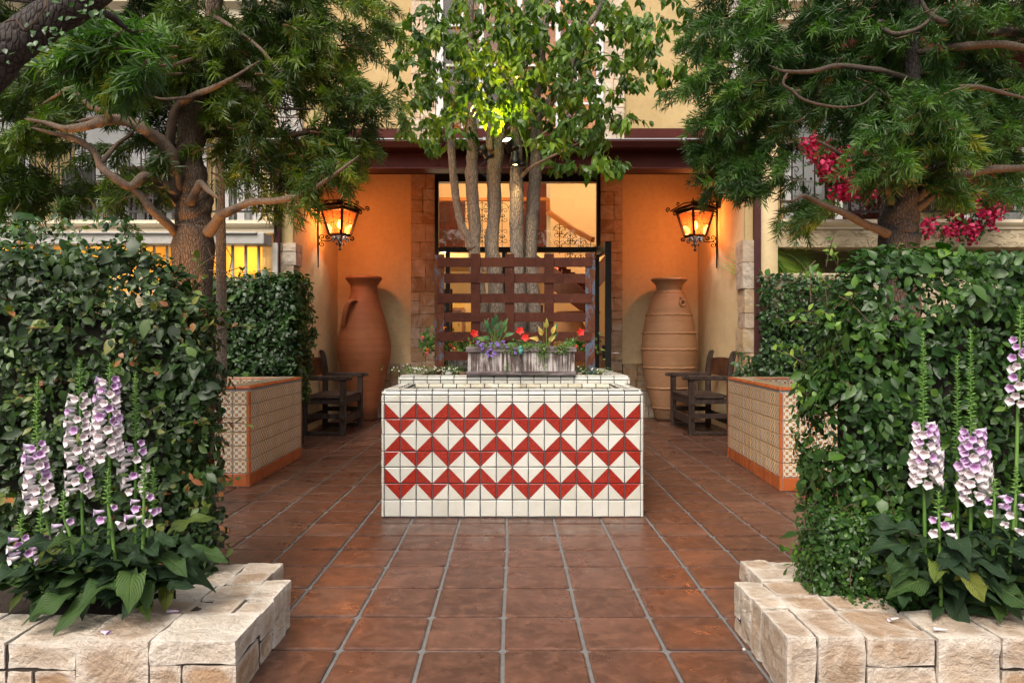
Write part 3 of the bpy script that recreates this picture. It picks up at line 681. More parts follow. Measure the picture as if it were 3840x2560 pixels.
def baluster(mb, x, y, z0, z1, w_=.105):
    mb.obox((x, y, z0), (x, y, z1), .012, .012); H = z1 - z0
    for k, s_ in ((.80, 1), (.62, -1), (.36, 1), (.18, -1)):
        for sx in (-1, 1): scroll(mb, (x + sx * w_ * .55, y, z0 + H * k), w_ * .5, 1.1, math.pi if sx > 0 else 0, -sx * s_, pl, .005, 4)
    for k in (.7, .27):
        for sx in (-1, 1): scroll(mb, (x + sx * w_ * .22, y, z0 + H * k), w_ * .3, .8, math.pi if sx > 0 else 0, sx, pl, .008, 4, .5)
    for sx in (-1, 1):
        mb.tube([Vector((x, y, z1 - .03)) + Vector((sx * w_ * 1.1 * math.sin(q), 0, -w_ * 1.1 * (1 - math.cos(q)))) for q in np.linspace(0, 1.5, 7)], .005, 4)
for u in (1668, 1712, 1762, 1808, 1837, 1883, 1930, 1975, 2020): baluster(mb, X(u, MY), MY, mzf, hz - .04)
for (u, vt, vb, yy) in ((2098, 842, 960, MY - .3), (2138, 870, 985, MY - .5), (2178, 895, 1010, MY - .8), (2215, 915, 1040, MY - 1.0)): baluster(mb, X(u, yy), yy, Z(vb, yy), Z(vt, yy))
mb.build("scroll_balusters", M['iron'], rail)
mb = MB()
for i in range(16):
    k = i / 15; p = P(2060, 985, MY) .lerp(P(2300, 1170, 11.9), k); mb.box(p.x - .0, p.x + .16, p.y - .2, p.y + 1.2, p.z - .22, p.z)
mb.obox(P(1985, 985, MY - .1), P(2300, 1215, 11.9), .06, .34)
B_build(mb, "staircase", M['redwood'])
mb = MB(); yy = 13.6
mb.box(X(1676, yy), X(1780, yy), yy, yy + .08, 0, Z(1140, yy)); B_build(mb, "yellow_partition", M['glowwall'])
mb = MB(); a0, a1, b0, b1 = X(1680, yy), X(1742, yy), Z(1260, yy), Z(1160, yy)
mb.box(a0, a0 + .05, yy - .06, yy - .02, b0, b1); mb.box(a1 - .05, a1, yy - .06, yy - .02, b0, b1); mb.box(a0 + .05, a1 - .05, yy - .06, yy - .02, b1 - .05, b1); mb.box(a0 - .1, a1 + .3, yy - .5, yy - .1, .72, .78)
mb.box(a0 + .02, a1 + .2, yy - .45, yy - .4, 0, .72); B_build(mb, "reception_desk", M['honeywood'])
mb = MB(); mb.box(X(2006, 14), X(2036, 14), 14, 14.05, 0, Z(1150, 14)); B_build(mb, "red_interior_door", M['redwood'])
# downpipes
for sx, u in ((-1, 1041), (1, 2838)):
    mb = MB(); xx = X(u, 8.80); mb.box(xx - .037, xx + .037, 8.75, 8.84, 0, bz0 + .3)
    for zz in (.8, 1.6, 2.4, 3.1): mb.lathe([(0, -.003), (.006, -.003), (.006, .003), (0, .003)], (xx, 8.748, zz), 6)
    B_build(mb, "downpipe", M['pipe'], bevel=.006)
mb = MB()
pts = [(1034, 640), (1033, 800), (1030, 900), (1026, 945), (1034, 985), (1036, 1010), (1024, 1030)]
mb.tube([P(u, v, 8.7) for u, v in pts], .007, 5); B_build(mb, "cable", M['black'])

def shift_children(e):   # parts were built in world coordinates
    for ch in e.children: ch.matrix_parent_inverse = Matrix.Translation(-e.location)
# interior lamps (the lit hall)
def point(name, loc, e, c, r=.1, kind='POINT', parent=None, **kw):
    d = bpy.data.lights.new(name, kind); d.energy = e; d.color = c
    if kind in ('POINT', 'SPOT'): d.shadow_soft_size = r
    for k, v in kw.items(): setattr(d, k, v)
    o = bpy.data.objects.new(name, d); COL.objects.link(o); o.location = loc
    if parent: o.parent = parent; o.matrix_parent_inverse = Matrix.Translation(-parent.location)
    return o
point("hall_lamp", (-.6, 12.7, 4.6), 75, (1, .84, .62), .05); point("hall_lamp", (1.9, 12.8, 4.6), 80, (1, .84, .64), .05); point("hall_lamp", (-1.2, 12.6, 2.5), 34, (1, .80, .50), .04); point("hall_lamp", (.75, 12.9, 2.45), 16, (1, .7, .4), .04)
point("upper_room_lamp", (UW1 + .2, UY + .6, 5.3), 45, (1, .62, .30), .04)

# ================================================================ balcony wings
def wing(name, label, x0, x1, left):
    E = empty(name, ((x0 + x1) / 2, 9, 0), label, "building")
    def b(mb, nm, mats, par=None, **kw):
        o = mb.build(nm, mats, par or E, **kw)
        if par is None: o.matrix_parent_inverse = Matrix.Translation(-E.location)
        return o
    fy = 8.7 if left else 9.0
    zt, zb = (Z(832, fy), Z(864, fy)) if left else (Z(829, fy), Z(868, fy))
    mb = MB()
    prof = [(fy + .5, zt), (fy - .02, zt), (fy - .06, zt - .02), (fy - .07, zt - .05), (fy - .05, zt - .075), (fy - .02, zt - .085), (fy - .02, zb + .01), (fy + .02, zb), (fy + .5, zb)]
    n = len(prof); v = [(xx, p[0], p[1]) for xx in (x0, x1) for p in prof]
    mb.add(v, [tuple(range(n)), tuple(range(2 * n - 1, n - 1, -1))] + [(k, n + k, n + (k + 1) % n, (k + 1) % n) for k in range(n)], t=.5)
    b(mb, "ledge_moulding", M['cream'])
    mb = MB()
    if left:
        mb.box(x0, x1, fy - .01, fy + .5, Z(880, fy), zb - .001); b(mb, "ledge_wall", M['cream'])
        mb = MB(); mb.box(x0, x1 - .02, fy - .30, fy - .02, Z(921, 8.4), Z(878, 8.4)); mb.box(x0, x1 - .1, fy - .33, fy - .30, Z(884, 8.4), Z(876, 8.4)); b(mb, "awning_box", M['grey_quoin'], bevel=.01)
        mb = MB()
        mb.box(x0, x1, fy + .9, fy + 1.0, 0, Z(878, fy)); b(mb, "lit_ground_floor_wall", M['glowwall'])
        mb = MB(); mb.box(x0, x1, fy - .2, fy + .3, 0, 1.75); b(mb, "low_wall", M['stucco_cr'])
        mb = MB()
        xx = X(826, 8.5)
        for k in range(22): mb.box(xx - .02, xx + .012, fy - .12, fy - .10, 1.75, Z(918, 8.6)); xx += .17 if k else .18; 
        mb2 = MB(); xx = X(1024, 8.5)
        for k in range(24): mb2.box(xx - (.03 if k == 0 else .014), xx + (.03 if k == 0 else .014), fy - .13, fy - .10, 1.75, Z(918, 8.6)); xx -= .157 if k else .2
        b(mb2, "window_bars", M['grey_quoin'])
        for k in range(3): point("lobby_lamp", (-3.6 - k * 1.7, fy + .45, 2.3), 14, (1, .60, .18), .08)
    else:
        mb.box(x0, x1, fy - .0, fy + .5, Z(932, fy), zb - .001); b(mb, "ledge_wall", M['stucco_cr'])
        mb = MB(); mb.box(x0, x1, fy + 1.4, fy + 1.5, 0, zb); b(mb, "recessed_wall", M['stucco_cr'])
        mb = MB(); mb.box(x0, x1, fy - .35, fy + .1, 0, Z(1030, fy - .35)); b(mb, "low_wall", M['stucco_cr'], bevel=.02)
    # balcony floor, back wall, french doors, upper slab
    by = fy + 1.15
    mb = MB(); mb.box(x0, x1, fy + .5, by + .1, zb, zb + .08); b(mb, "balcony_floor", M['saltillo'])
    top = Z(200, fy)
    mb = MB(); mb.box(x0, x1, by, by + .12, zb + .08, top + .2); b(mb, "balcony_back_wall", M['stucco_up'])
    mb = MB(); mb.box(x0, x1, fy - .02, fy + .14, top, Z(132, fy)); mb.box(x0, x1, fy + .14, by, top + .12, top + .2); b(mb, "upper_beam", M['beam'])
    mb = MB(); prof = [(fy + .4, Z(130, fy)), (fy - .06, Z(130, fy)), (fy - .06, Z(104, fy)), (fy - .12, Z(96, fy)), (fy - .12, Z(60, fy)), (fy - .20, Z(40, fy)), (fy - .20, Z(-10, fy)), (fy - .05, Z(-20, fy)), (fy - .05, Z(-300, fy)), (fy + .4, Z(-300, fy))]
    n = len(prof); v = [(xx, p[0], p[1]) for xx in (x0, x1) for p in prof]
    mb.add(v, [tuple(range(n)), tuple(range(2 * n - 1, n - 1, -1))] + [(k, n + k, n + (k + 1) % n, (k + 1) % n) for k in range(n)], t=.5)
    b(mb, "upper_parapet", M['cream'])
    # doors
    doors = [(-7.0, -5.4), (-4.75, -3.75)] if left else [(X(2938, by), X(3345, by)), (X(3600, by), X(3840, by) + .9)]
    if left: doors = [(X(290, by), X(780, by)), (X(830, by), X(985, by)), (-9.5, X(120, by))]
    for di, (a_, c_) in enumerate(doors):
        z0, z1 = zb + .08, zb + 2.25
        mb = MB(); mb.box(a_, a_ + .12, by - .05, by - .001, z0, z1); mb.box(c_ - .12, c_, by - .05, by - .001, z0, z1); mb.box(a_ + .12, c_ - .12, by - .05, by - .001, z1 - .12, z1)
        mm = (a_ + c_) / 2; mb.box(mm - .05, mm + .05, by - .045, by - .002, z0, z1 - .12)
        d_ = b(mb, "french_door", M['whiteframe'], bevel=.004)
        mb = MB(); mb.box(a_ + .12, c_ - .12, by - .028, by - .024, z0, z1 - .12); mb.build("pane", M['glass'], d_)
        if left or di == 1:
            mb = MB(); nn = 40; xs = np.linspace(a_ + .12, c_ - .12, nn)
            v = [(x_, by - .012 + .008 * math.sin(i * 1.9), zz) for zz in (z0, z1 - .1) for i, x_ in enumerate(xs)]
            mb.add(v, [(i, i + 1, nn + i + 1, nn + i) for i in range(nn - 1)]); mb.build("curtain", M['curtain'], d_, smooth=True)
        else:
            mb = MB(); mb.box(a_ + .62, c_ - .12, by - .02, by - .004, z0, z1 - .12); mb.build("wooden_panel", M['redwood'], d_)
            mb = MB(); mb.box(a_ + .12, a_ + .62, by - .02, by - .004, z0, z1 - .12); mb.build("curtain", M['curtain'], d_)
    # railing
    mb = MB(); r0, r1 = Z(795, fy), Z(545, fy); ry = fy + .08
    mb.box(x0, x1, ry - .012, ry + .012, r0 - .012, r0 + .012); mb.box(x0, x1, ry - .018, ry + .018, r1 - .012, r1 + .012)
    k = 0; xx = x0
    while xx < x1:
        if k % 6 == 0: mb.box(xx - .014, xx + .014, ry - .014, ry + .014, zt, r1)
        elif k % 6 == 3:
            mb.box(xx - .008, xx + .008, ry - .008, ry + .008, r0, r1); zc = (r0 + r1) / 2
            for s1 in (-1, 1):
                for s2 in (-1, 1): scroll(mb, (xx + s1 * .05, ry, zc + s2 * .11), .05, 1.1, math.pi if s1 > 0 else 0, -s1 * s2, pl, .006, 4)
        else: mb.box(xx - .007, xx + .007, ry - .007, ry + .007, r0, r1)
        xx += .145; k += 1
    b(mb, "balcony_railing", M['iron'])
    return E
wl = wing("balcony_wing", "cream balcony wing with white curtained doors and amber lit windows behind the brown-limbed tree", -9.5, X(1028, 8.7), True)
wr = wing("balcony_wing", "rough cream stucco balcony wing hung with magenta bougainvillea behind the dark-trunked tree", X(2850, 9.0), 9.5, False)
# walls closing off the wings beside the porch block
mb = MB(); mb.box(XL - .36, XL - .18, YF + .05, 11, 0, CEIL + .4); B_build(mb, "return_wall", M['stucco'])
mb = MB(); mb.box(XR + .18, XR + .36, YF + .05, 11, 0, CEIL + .4); B_build(mb, "return_wall", M['stucco'])
# ================================================================ tiled fountain
def tile(mb, o, ux, uy, nv, w_, h_, th=.007, m=0, diag=None, g=.0032, t=None, jit=.0009, uvon=False, ch=.0035):
    """one glazed tile: o is its lower left corner, ux / uy the directions in the wall"""
    o = Vector(o); ux = Vector(ux); uy = Vector(uy); nv = Vector(nv)
    rj = lambda a=.0011: random.uniform(-a, a)
    base = [(g + rj(), g + rj()), (w_ - g + rj(), g + rj()), (w_ - g + rj(), h_ - g + rj()), (g + rj(), h_ - g + rj())]
    tz = [th + rj(jit) for _ in range(4)]
    v = [o + ux * a + uy * b for a, b in base] + [o + ux * a + uy * b + nv * (th * .55) for a, b in base]
    c = ch
    ins = [(c, c), (-c, c), (-c, -c), (c, -c)]
    v += [o + ux * (a + i) + uy * (b + j) + nv * z for (a, b), (i, j), z in zip(base, ins, tz)]
    f = [(k, (k + 1) % 4, 4 + (k + 1) % 4, 4 + k) for k in range(4)] + [(4 + k, 4 + (k + 1) % 4, 8 + (k + 1) % 4, 8 + k) for k in range(4)]
    ms = [m] * 8; uvs = [[(0, 0)] * 4] * 8
    if diag is None: f.append((8, 9, 10, 11)); ms.append(m); uvs.append([(0.03, 0.03), (.97, 0.03), (.97, .97), (0.03, .97)])
    else: # corner that carries the red half
        k = {'LL': 0, 'LR': 1, 'UR': 2, 'UL': 3}[diag]
        f.append((8 + k, 8 + (k + 1) % 4, 8 + (k - 1) % 4)); ms.append(1)
        f.append((8 + (k + 1) % 4, 8 + (k + 2) % 4, 8 + (k + 3) % 4)); ms.append(0); uvs += [[(0, 0)] * 3] * 2
        b4 = ms[:4]; 
        for e in range(4):
            if e == k or e == (k - 1) % 4: ms[e] = 1; ms[4 + e] = 1
    mb.add(v, f, ms, random.random() if t is None else t, uvs if uvon else None)
def bull(mb, p0, along, L, n, out, r, m=0, seg=5, inward=True, g=.0028, ov=0.0, top=0.0, down=0.0):
    """a row of quarter-round cap tiles from p0 along a direction; out = outward direction; p0 is the sharp edge"""
    p0 = Vector(p0); al = Vector(along).normalized(); out = Vector(out).normalized(); up = Vector((0, 0, 1)); w_ = L / n
    for i in range(n):
        a = i * w_ + g + random.uniform(-.0008, .0008); b = (i + 1) * w_ - g; v = []; dz = random.uniform(-.0008, .0008); rings = []
        for s_ in (a, a + .003, b - .003, b):
            k = 1 if s_ in (a, b) else 0; ring = []
            prof = [(-r - top, 0)] + [(-r + r * math.sin(q), -r + r * math.cos(q)) for q in np.linspace(0, math.pi / 2, seg)] + [(0, -r - down)]
            for (x_, z_) in prof:
                d = Vector((x_ + r, z_ + r)); 
                sc = .0035 * k
                ring.append(p0 + al * s_ + out * (x_ - sc * .7 + .004) + up * (z_ - sc * .7 + .004 + dz))
            rings.append(ring)
        n_ = len(rings[0]); v = [p for r_ in rings for p in r_]
        f = [(j * n_ + k, (j + 1) * n_ + k, (j + 1) * n_ + k + 1, j * n_ + k + 1) for j in range(3) for k in range(n_ - 1)]
        if al.cross(out).z < 0: f = [q[::-1] for q in f]
        f = [q[::-1] for q in f]
        mb.add(v, f, m)
FY = 4.82; TP = .1093; FXL = X(1430, FY); FXR = X(2413, FY); FT = .872
T0 = FXL + .019; NC = 16; TW = (FXR - FXL - .038 - 0) / NC
fo = empty("tiled_fountain", ((FXL + FXR) / 2, FY, 0), "white tiled fountain trough with rows of red triangles on its front, trees and flowers behind", "fountain")
def FB(mb, name, mats, par=None, **kw):
    o = mb.build(name, mats, par or fo, **kw)
    if par is None: o.matrix_parent_inverse = Matrix.Translation(-fo.location)
    return o
T2Y = 5.52; T2T = .930; RIMW = .115; BK = 6.88
mb = MB()     # masonry core with the basin cut out
e = .007
mb.box(FXL + e, FXR - e, FY + e, T2Y + .1, -.002, .70)
mb.box(FXL + e, FXR - e, FY + e, FY + RIMW, .70, FT - .006); mb.box(FXL + e, FXL + RIMW + .02, FY + RIMW, T2Y + .1, .70, FT - .006); mb.box(FXR - RIMW - .02, FXR - e, FY + RIMW, T2Y + .1, .70, FT - .006)
T2L, T2R = X(1492, T2Y), X(2363, T2Y)
mb.box(T2L + e, T2R - e, T2Y + e, T2Y + .12, .70, T2T - .006); mb.box(T2L + e, T2L + .16, T2Y + .12, BK, 0, T2T - .006); mb.box(T2R - .16, T2R - e, T2Y + .12, BK, 0, T2T - .006); mb.box(T2L + .16, T2R - .16, BK - .15, BK, 0, T2T - .006)
FB(mb, "masonry_core", M['dgrout'])
mb = MB(); fx = (1, 0, 0); fz = (0, 0, 1); fn = (0, -1, 0)
zb0 = .006; H6 = [(1945, 1880), (1880, 1818), (1818, 1757), (1757, 1697), (1697, 1636), (1636, 1575), (1575, 1514), (1514, 1487)]
zs = [Z(v, FY) for v in (1944, 1880, 1818, 1757, 1697, 1636, 1575, 1514, 1487)]; zs[0] = .008
pat = {6: ('LL', 'LR'), 5: ('UR', 'UL'), 4: ('LR', 'LL'), 3: ('UL', 'UR'), 2: ('LL', 'LR'), 1: ('UR', 'UL')}
for r_ in range(8):
    for c_ in range(NC):
        dg = pat[r_][c_ % 2] if r_ in pat else None
        tile(mb, (T0 + c_ * TW, FY + e, zs[r_]), fx, fz, fn, TW, zs[r_ + 1] - zs[r_], m=0, diag=dg, jit=.0016)
    for xx, w_ in ((FXL, .019), (FXR - .019, .019)): tile(mb, (xx, FY + e, zs[r_]), fx, fz, fn, w_, zs[r_ + 1] - zs[r_], g=.002)
    nd = 6; dd = (T2Y - FY) / nd      # sides
    for k in range(nd):
        dg = pat[r_][k % 2] if r_ in pat else None
        tile(mb, (FXL + e, FY + (k + 1) * dd, zs[r_]), (0, -1, 0), fz, (-1, 0, 0), dd, zs[r_ + 1] - zs[r_], diag=dg)
        tile(mb, (FXR - e, FY + k * dd, zs[r_]), (0, 1, 0), fz, (1, 0, 0), dd, zs[r_ + 1] - zs[r_], diag=dg)
FB(mb, "glazed_tiles", [M['white_t'], M['red_t']])
mb = MB(); rz = FT - .004
bull(mb, (T0, FY + .004, rz), (1, 0, 0), NC * TW, NC, (0, -1, 0), .034, top=.052)
bull(mb, (FXL + .004, FY + .03, rz), (0, 1, 0), T2Y - FY - .03, 6, (-1, 0, 0), .034, top=.06); bull(mb, (FXR - .004, FY + .03, rz), (0, 1, 0), T2Y - FY - .03, 6, (1, 0, 0), .034, top=.06)
for sx, xx in ((1, FXL), (-1, FXR)):   # rounded corner pieces
    v = []; n_ = 6
    mbt = []
    for i in range(n_ + 1):
        for j in range(n_ + 1):
            q, s_ = math.pi / 2 * i / n_, math.pi / 2 * j / n_
            d = Vector((-sx * math.cos(s_) * math.cos(q), -math.sin(s_) * math.cos(q), math.sin(q)))
            v.append(Vector((xx + sx * .030, FY + .030, rz - .028)) + d * .033)
    f = [(i * (n_ + 1) + j, i * (n_ + 1) + j + 1, (i + 1) * (n_ + 1) + j + 1, (i + 1) * (n_ + 1) + j) for i in range(n_) for j in range(n_)]
    mb.add(v, f)
# second tier: two rows of cap tiles and top tiles
n2 = 17; w2 = (T2R - T2L - .04) / n2
bull(mb, (T2L + .02, T2Y + .004, T2T - .004), (1, 0, 0), n2 * w2, n2, (0, -1, 0), .030, top=.0)
bull(mb, (T2L + .004, T2Y + .03, T2T - .004), (0, 1, 0), BK - T2Y - .03, 13, (-1, 0, 0), .03, top=0); bull(mb, (T2R - .004, T2Y + .03, T2T - .004), (0, 1, 0), BK - T2Y - .03, 13, (1, 0, 0), .03, top=0)
for c_ in range(n2):
    tile(mb, (T2L + .02 + c_ * w2, T2Y + e, T2T - .068), fx, fz, fn, w2, .034)
    tile(mb, (T2L + .02 + c_ * w2, T2Y + .03, T2T - .006), fx, (0, 1, 0), fz, w2, .085)
for k in range(12):
    for xx in (T2L + .035, T2R - .15): tile(mb, (xx, T2Y + .12 + k * .11, T2T - .006), fx, (0, 1, 0), fz, .115, .11)
for xx in (T2L, T2R - .02): tile(mb, (xx, T2Y + e, T2T - .068), fx, fz, fn, .02, .034, g=.002)
for sx, xx in ((1, T2L), (-1, T2R)):
    v = []; n_ = 5
    for i in range(n_ + 1):
        for j in range(n_ + 1):
            q, s_ = math.pi / 2 * i / n_, math.pi / 2 * j / n_
            v.append(Vector((xx + sx * .026, T2Y + .028, T2T - .030)) + Vector((-sx * math.cos(s_) * math.cos(q), -math.sin(s_) * math.cos(q), math.sin(q))) * .030)
    mb.add(v, [(i * (n_ + 1) + j, i * (n_ + 1) + j + 1, (i + 1) * (n_ + 1) + j + 1, (i + 1) * (n_ + 1) + j) for i in range(n_) for j in range(n_)])
FB(mb, "cap_tiles", M['white_t'], smooth=False)
mb = MB(); BL, BR = T0 + TW * 1.05, T0 + TW * 14.95     # basin lining: rounded inner caps and wet tiles
bull(mb, (BL, FY + RIMW - .004, rz), (1, 0, 0), BR - BL, 14, (0, 1, 0), .028, top=.0)
bull(mb, (BL - .0, FY + RIMW, rz), (0, 1, 0), T2Y - FY - RIMW - .03, 5, (1, 0, 0), .028, top=.0); bull(mb, (BR, FY + RIMW, rz), (0, 1, 0), T2Y - FY - RIMW - .03, 5, (-1, 0, 0), .028, top=0)
bull(mb, (BL, T2Y - .018, FT - .010), (1, 0, 0), BR - BL, 14, (0, -1, 0), .026, top=.0)
for c_ in range(14):
    ww = (BR - BL) / 14
    for zz in (.72, .80): tile(mb, (BL + c_ * ww, T2Y - .01, zz - .03), fx, fz, fn, ww, .075)
    tile(mb, (BL + (c_ + 1) * ww, FY + RIMW - .002, .74), (-1, 0, 0), fz, (0, 1, 0), ww, .09)
FB(mb, "basin_tiles", M['wet_t'])
mb = MB(); mb.box(BL - .02, BR + .02, FY + RIMW - .004, T2Y - .012, .815, .820); FB(mb, "water", M['water'])
mb = MB(); mb.box(T2L + .158, T2R - .158, T2Y + .118, BK - .148, .5, T2T - .02); FB(mb, "planting_soil", M['soil'])

# ================================================================ patterned tile planters
def tile_planter(name, label, corners, rimw, group=None):
    """corners: front-inner, back-inner, back-outer, front-outer (seen from above, outward faces)"""
    c = [Vector((x_, y_, 0)) for x_, y_ in corners]; ce = sum(c, Vector()) / 4
    E = empty(name, ce, label, "planter", group)
    def b(mb, nm, mats, par=None, **kw):
        o = mb.build(nm, mats, par or E, **kw)
        if par is None: o.matrix_parent_inverse = Matrix.Translation(-ce)
        return o
    TH = .832; core = MB(); pt = MB(); tt = MB(); bt = MB(); it_ = MB(); n = 4; q = .116
    sgn = 1 if (c[1] - c[0]).cross(c[2] - c[1]).z > 0 else -1
    inner = []
    for k in range(4):
        p = c[k]; a = (c[k - 1] - p).normalized(); d = (c[(k + 1) % 4] - p).normalized(); inner.append(p + (a + d) * rimw)
    for k in range(4):
        a, d = c[k], c[(k + 1) % 4]; ia, id_ = inner[k], inner[(k + 1) % 4]; L = (d - a).length; al = (d - a).normalized(); out = (al.cross(Vector((0, 0, 1))) * sgn).normalized()
        v = [a, d, id_, ia]; v = [p - out * 0 for p in v]; mid_in = -out * .007
        v = [a + mid_in, d + mid_in, id_, ia]; v = [Vector((p.x, p.y, z)) for z in (-.002, TH - .006) for p in v]
        core.add(v, [(0, 1, 2, 3)[::-1], (4, 5, 6, 7), (0, 1, 5, 4), (1, 2, 6, 5), (2, 3, 7, 6), (3, 0, 4, 7)])
        e0 = .022; nn = max(1, round((L - 2 * e0) / q)); w_ = (L - 2 * e0) / nn
        flip = sgn < 0
        base = a if not flip else d; dr = al if not flip else -al
        for i in range(nn):
            o_ = base + dr * (e0 + i * w_) - out * .007
            tile(bt, (o_.x, o_.y, .004), dr, (0, 0, 1), out, w_, .108, m=0, g=.003)
            for j in range(6): tile(pt, (o_.x, o_.y, .112 + j * .1125), dr, (0, 0, 1), out, w_, .1125, g=.0042, uvon=True, jit=.0005)
            # top of the rim and the inside
        for i in range(nn):
            o_ = base + dr * (e0 + i * w_) - out * (.03 + (rimw - .03)); 
        bull(tt, (base + dr * 0 + Vector((0, 0, TH - .004))), dr, L, nn + 1, out, .026, m=0, top=.004)
        for (pp, dd) in ((base, 1), (base + dr * (L - e0), 1)):
            for j in range(7): z0 = .112 + (j - 1) * .1125 if j else .004; tile(tt, (pp - out * .007 + Vector((0, 0, z0))), dr, (0, 0, 1), out, e0, .1125 if j else .108, th=.010, m=0, g=.0025)
        IL = (id_ - ia).length; ni = max(1, round(IL / q)); wi = IL / ni; ib = ia if not flip else id_
        for i in range(ni):
            for j in range(2):
                o_ = ib + dr * wi * (i + 1) + Vector((0, 0, TH - .02 - .113 * (j + 1))); tile(pt, o_, -dr, (0, 0, 1), -out, wi, .1125, g=.004, uvon=True)
        L2 = L - .07; n3 = max(1, round(L2 / q)); w3 = L2 / n3
        for i in range(n3):
            if i * w3 + .035 > L - rimw and not flip: pass
            s0 = .035 + i * w3
            if (not flip and s0 > L - rimw - .01): continue
            if flip and s0 < rimw - w3 * .5 and False: continue
            o_ = base + dr * s0 - out * (rimw - .005) + Vector((0, 0, TH - .006)); tile(pt, o_, dr, out, (0, 0, 1), w3, rimw - .038, g=.003, th=.006, uvon=True)
        bull(it_, (ib - out * .0 + Vector((0, 0, TH - .005))), dr, IL, ni, -out, .018, m=0, top=.002)
    b(core, "masonry_core", M['lgrout']); b(pt, "patterned_tiles", M['pattern_t']); b(tt, "terracotta_edging", M['terra_t']); b(bt, "terracotta_base", M['terra_t']); b(it_, "inner_edging", M['terra_t'])
    mb = MB(); mb.add([Vector((p.x, p.y, TH - .30)) for p in inner], [(0, 1, 2, 3) if sgn > 0 else (3, 2, 1, 0)]); b(mb, "planting_soil", M['soil'])
    return E
tile_planter("tiled_planter", "patterned red and cream tile planter beside the bronze-tinged hedge", [(-2.145, 5.83), (-2.165, 7.34), (-3.5, 7.34), (-3.5, 5.83)], .20, "patterned tile planters")
tile_planter("tiled_planter", "patterned red and cream tile planter half hidden by the bright green hedge", [(2.13, 5.66), (2.215, 7.32), (3.55, 7.32), (3.5, 5.66)], .20, "patterned tile planters")

# ================================================================ steel trellis
TY = 5.80; ti = empty("steel_trellis", (X(1930, TY), TY, .90), "rust brown woven steel trellis standing on the back ledge of the fountain", "trellis")
def TB(mb, nm, m, **kw):
    o = mb.build(nm, m, ti, **kw); o.matrix_parent_inverse = Matrix.Translation(-ti.location); return o
posts = [(1630, 1666, 960), (1766, 1801, 957), (1894, 1929, 958), (2041, 2077, 957), (2195, 2231, 955)]
rails = [(972, 1007, 1643, 2219, {1, 3}), (1032, 1067, 1650, 2212, {0, 2, 4}), (1107, 1142, 1641, 2219, {1, 3}), (1178, 1213, 1650, 2212, {0, 2, 4}), (1250, 1285, 1641, 2216, {1, 3}), (1323, 1357, 1648, 2212, {0, 2, 4})]
for k, (u0, u1, vt) in enumerate(posts):
    mb = MB(); mb.box(X(u0, TY), X(u1, TY), TY - .006, TY + .006, .905 if k in (0, 4) else Z(1395, TY), Z(vt, TY)); TB(mb, "upright", M['rustblue'] if k in (0, 4) else M['rust'], bevel=.002)
for (va, vb, u0, u1, front) in rails:   # each flat bar weaves before and behind the uprights
    pts = []; sx = []
    xs0, xs1 = X(u0, TY), X(u1, TY)
    for k, (a_, b_, _) in enumerate(posts):
        xc = (X(a_, TY) + X(b_, TY)) / 2; off = .011 if k in front else -.011; sx.append((xc - .03, off)); sx.append((xc + .03, off))
    sx = [(max(xs0, min(xs1, x_)), o_) for x_, o_ in sx]
    mb = MB(); v = []; z0, z1 = Z(vb, TY), Z(va, TY)
    xs = sorted(set(round(x_, 5) for x_, _ in sx)); 
    def offat(x_):
        best = min(sx, key=lambda q: abs(q[0] - x_)); return best[1]
    for x_ in xs:
        o_ = offat(x_)
        for (dy, zz) in ((-.004, z0), (.004, z0), (.004, z1), (-.004, z1)): v.append((x_, TY + o_ + dy, zz))
    n = len(xs); f = [(i * 4 + k, i * 4 + (k + 1) % 4, (i + 1) * 4 + (k + 1) % 4, (i + 1) * 4 + k) for i in range(n - 1) for k in range(4)] + [(3, 2, 1, 0), tuple((n - 1) * 4 + k for k in range(4))]
    f = [q[::-1] for q in f]
    mb.add(v, f); TB(mb, "crossbar", M['rust'])

# ================================================================ weathered flower box with its spout
BY = 5.505; x0, x1 = X(1754, BY), X(2155, BY); z0, z1 = .934, Z(1305, BY); bd = .20
fb = empty("flower_box", ((x0 + x1) / 2, BY + bd / 2, z0), "weathered grey wooden trough of flowers on the fountain ledge in front of the trellis", "planter box")
def XB(mb, nm, m, par=None, **kw):
    o = mb.build(nm, m, par or fb, **kw)
    if par is None: o.matrix_parent_inverse = Matrix.Translation(-fb.location)
    return o
mb = MB(); nb_ = 12; ww = (x1 - x0) / nb_
for k in range(nb_):
    mb.box(x0 + k * ww + .001, x0 + (k + 1) * ww - .001, BY + random.uniform(-.002, .001), BY + .018, z0 + .03, z1 - .03)
    mb.box(x0 + k * ww + .001, x0 + (k + 1) * ww - .001, BY + bd - .018, BY + bd, z0 + .03, z1 - .03)
for k in range(3):
    yy = BY + .019 + k * (bd - .038) / 3; y2 = yy + (bd - .038) / 3 - .002
    mb.box(x0 + .001, x0 + .018, yy, y2, z0 + .03, z1 - .03); mb.box(x1 - .018, x1 - .001, yy, y2, z0 + .03, z1 - .03)
XB(mb, "board_panel", M['boxwood'], bevel=.002)
for zz0, zz1, nm in ((z0 - .002, z0 + .031, "base_rail"), (z1 - .042, z1, "top_rail")):
    mb = MB(); pr = .014 if nm == "top_rail" else .011
    mb.box(x0 - pr, x1 + pr, BY - pr, BY + (.018 if zz0 > 1 else .0), zz0, zz1); mb.box(x0 - pr, x1 + pr, BY + bd, BY + bd + pr, zz0, zz1)
    mb.box(x0 - pr, x0 + .0, BY, BY + bd, zz0 + .001, zz1 - .001); mb.box(x1, x1 + pr, BY, BY + bd, zz0 + .001, zz1 - .001); XB(mb, nm, M['boxrail'], bevel=.003)
mb = MB(); mb.box(x0 + .018, x1 - .018, BY + .018, BY + bd - .018, z0 + .05, z1 - .03); XB(mb, "planting_soil", M['soil'])
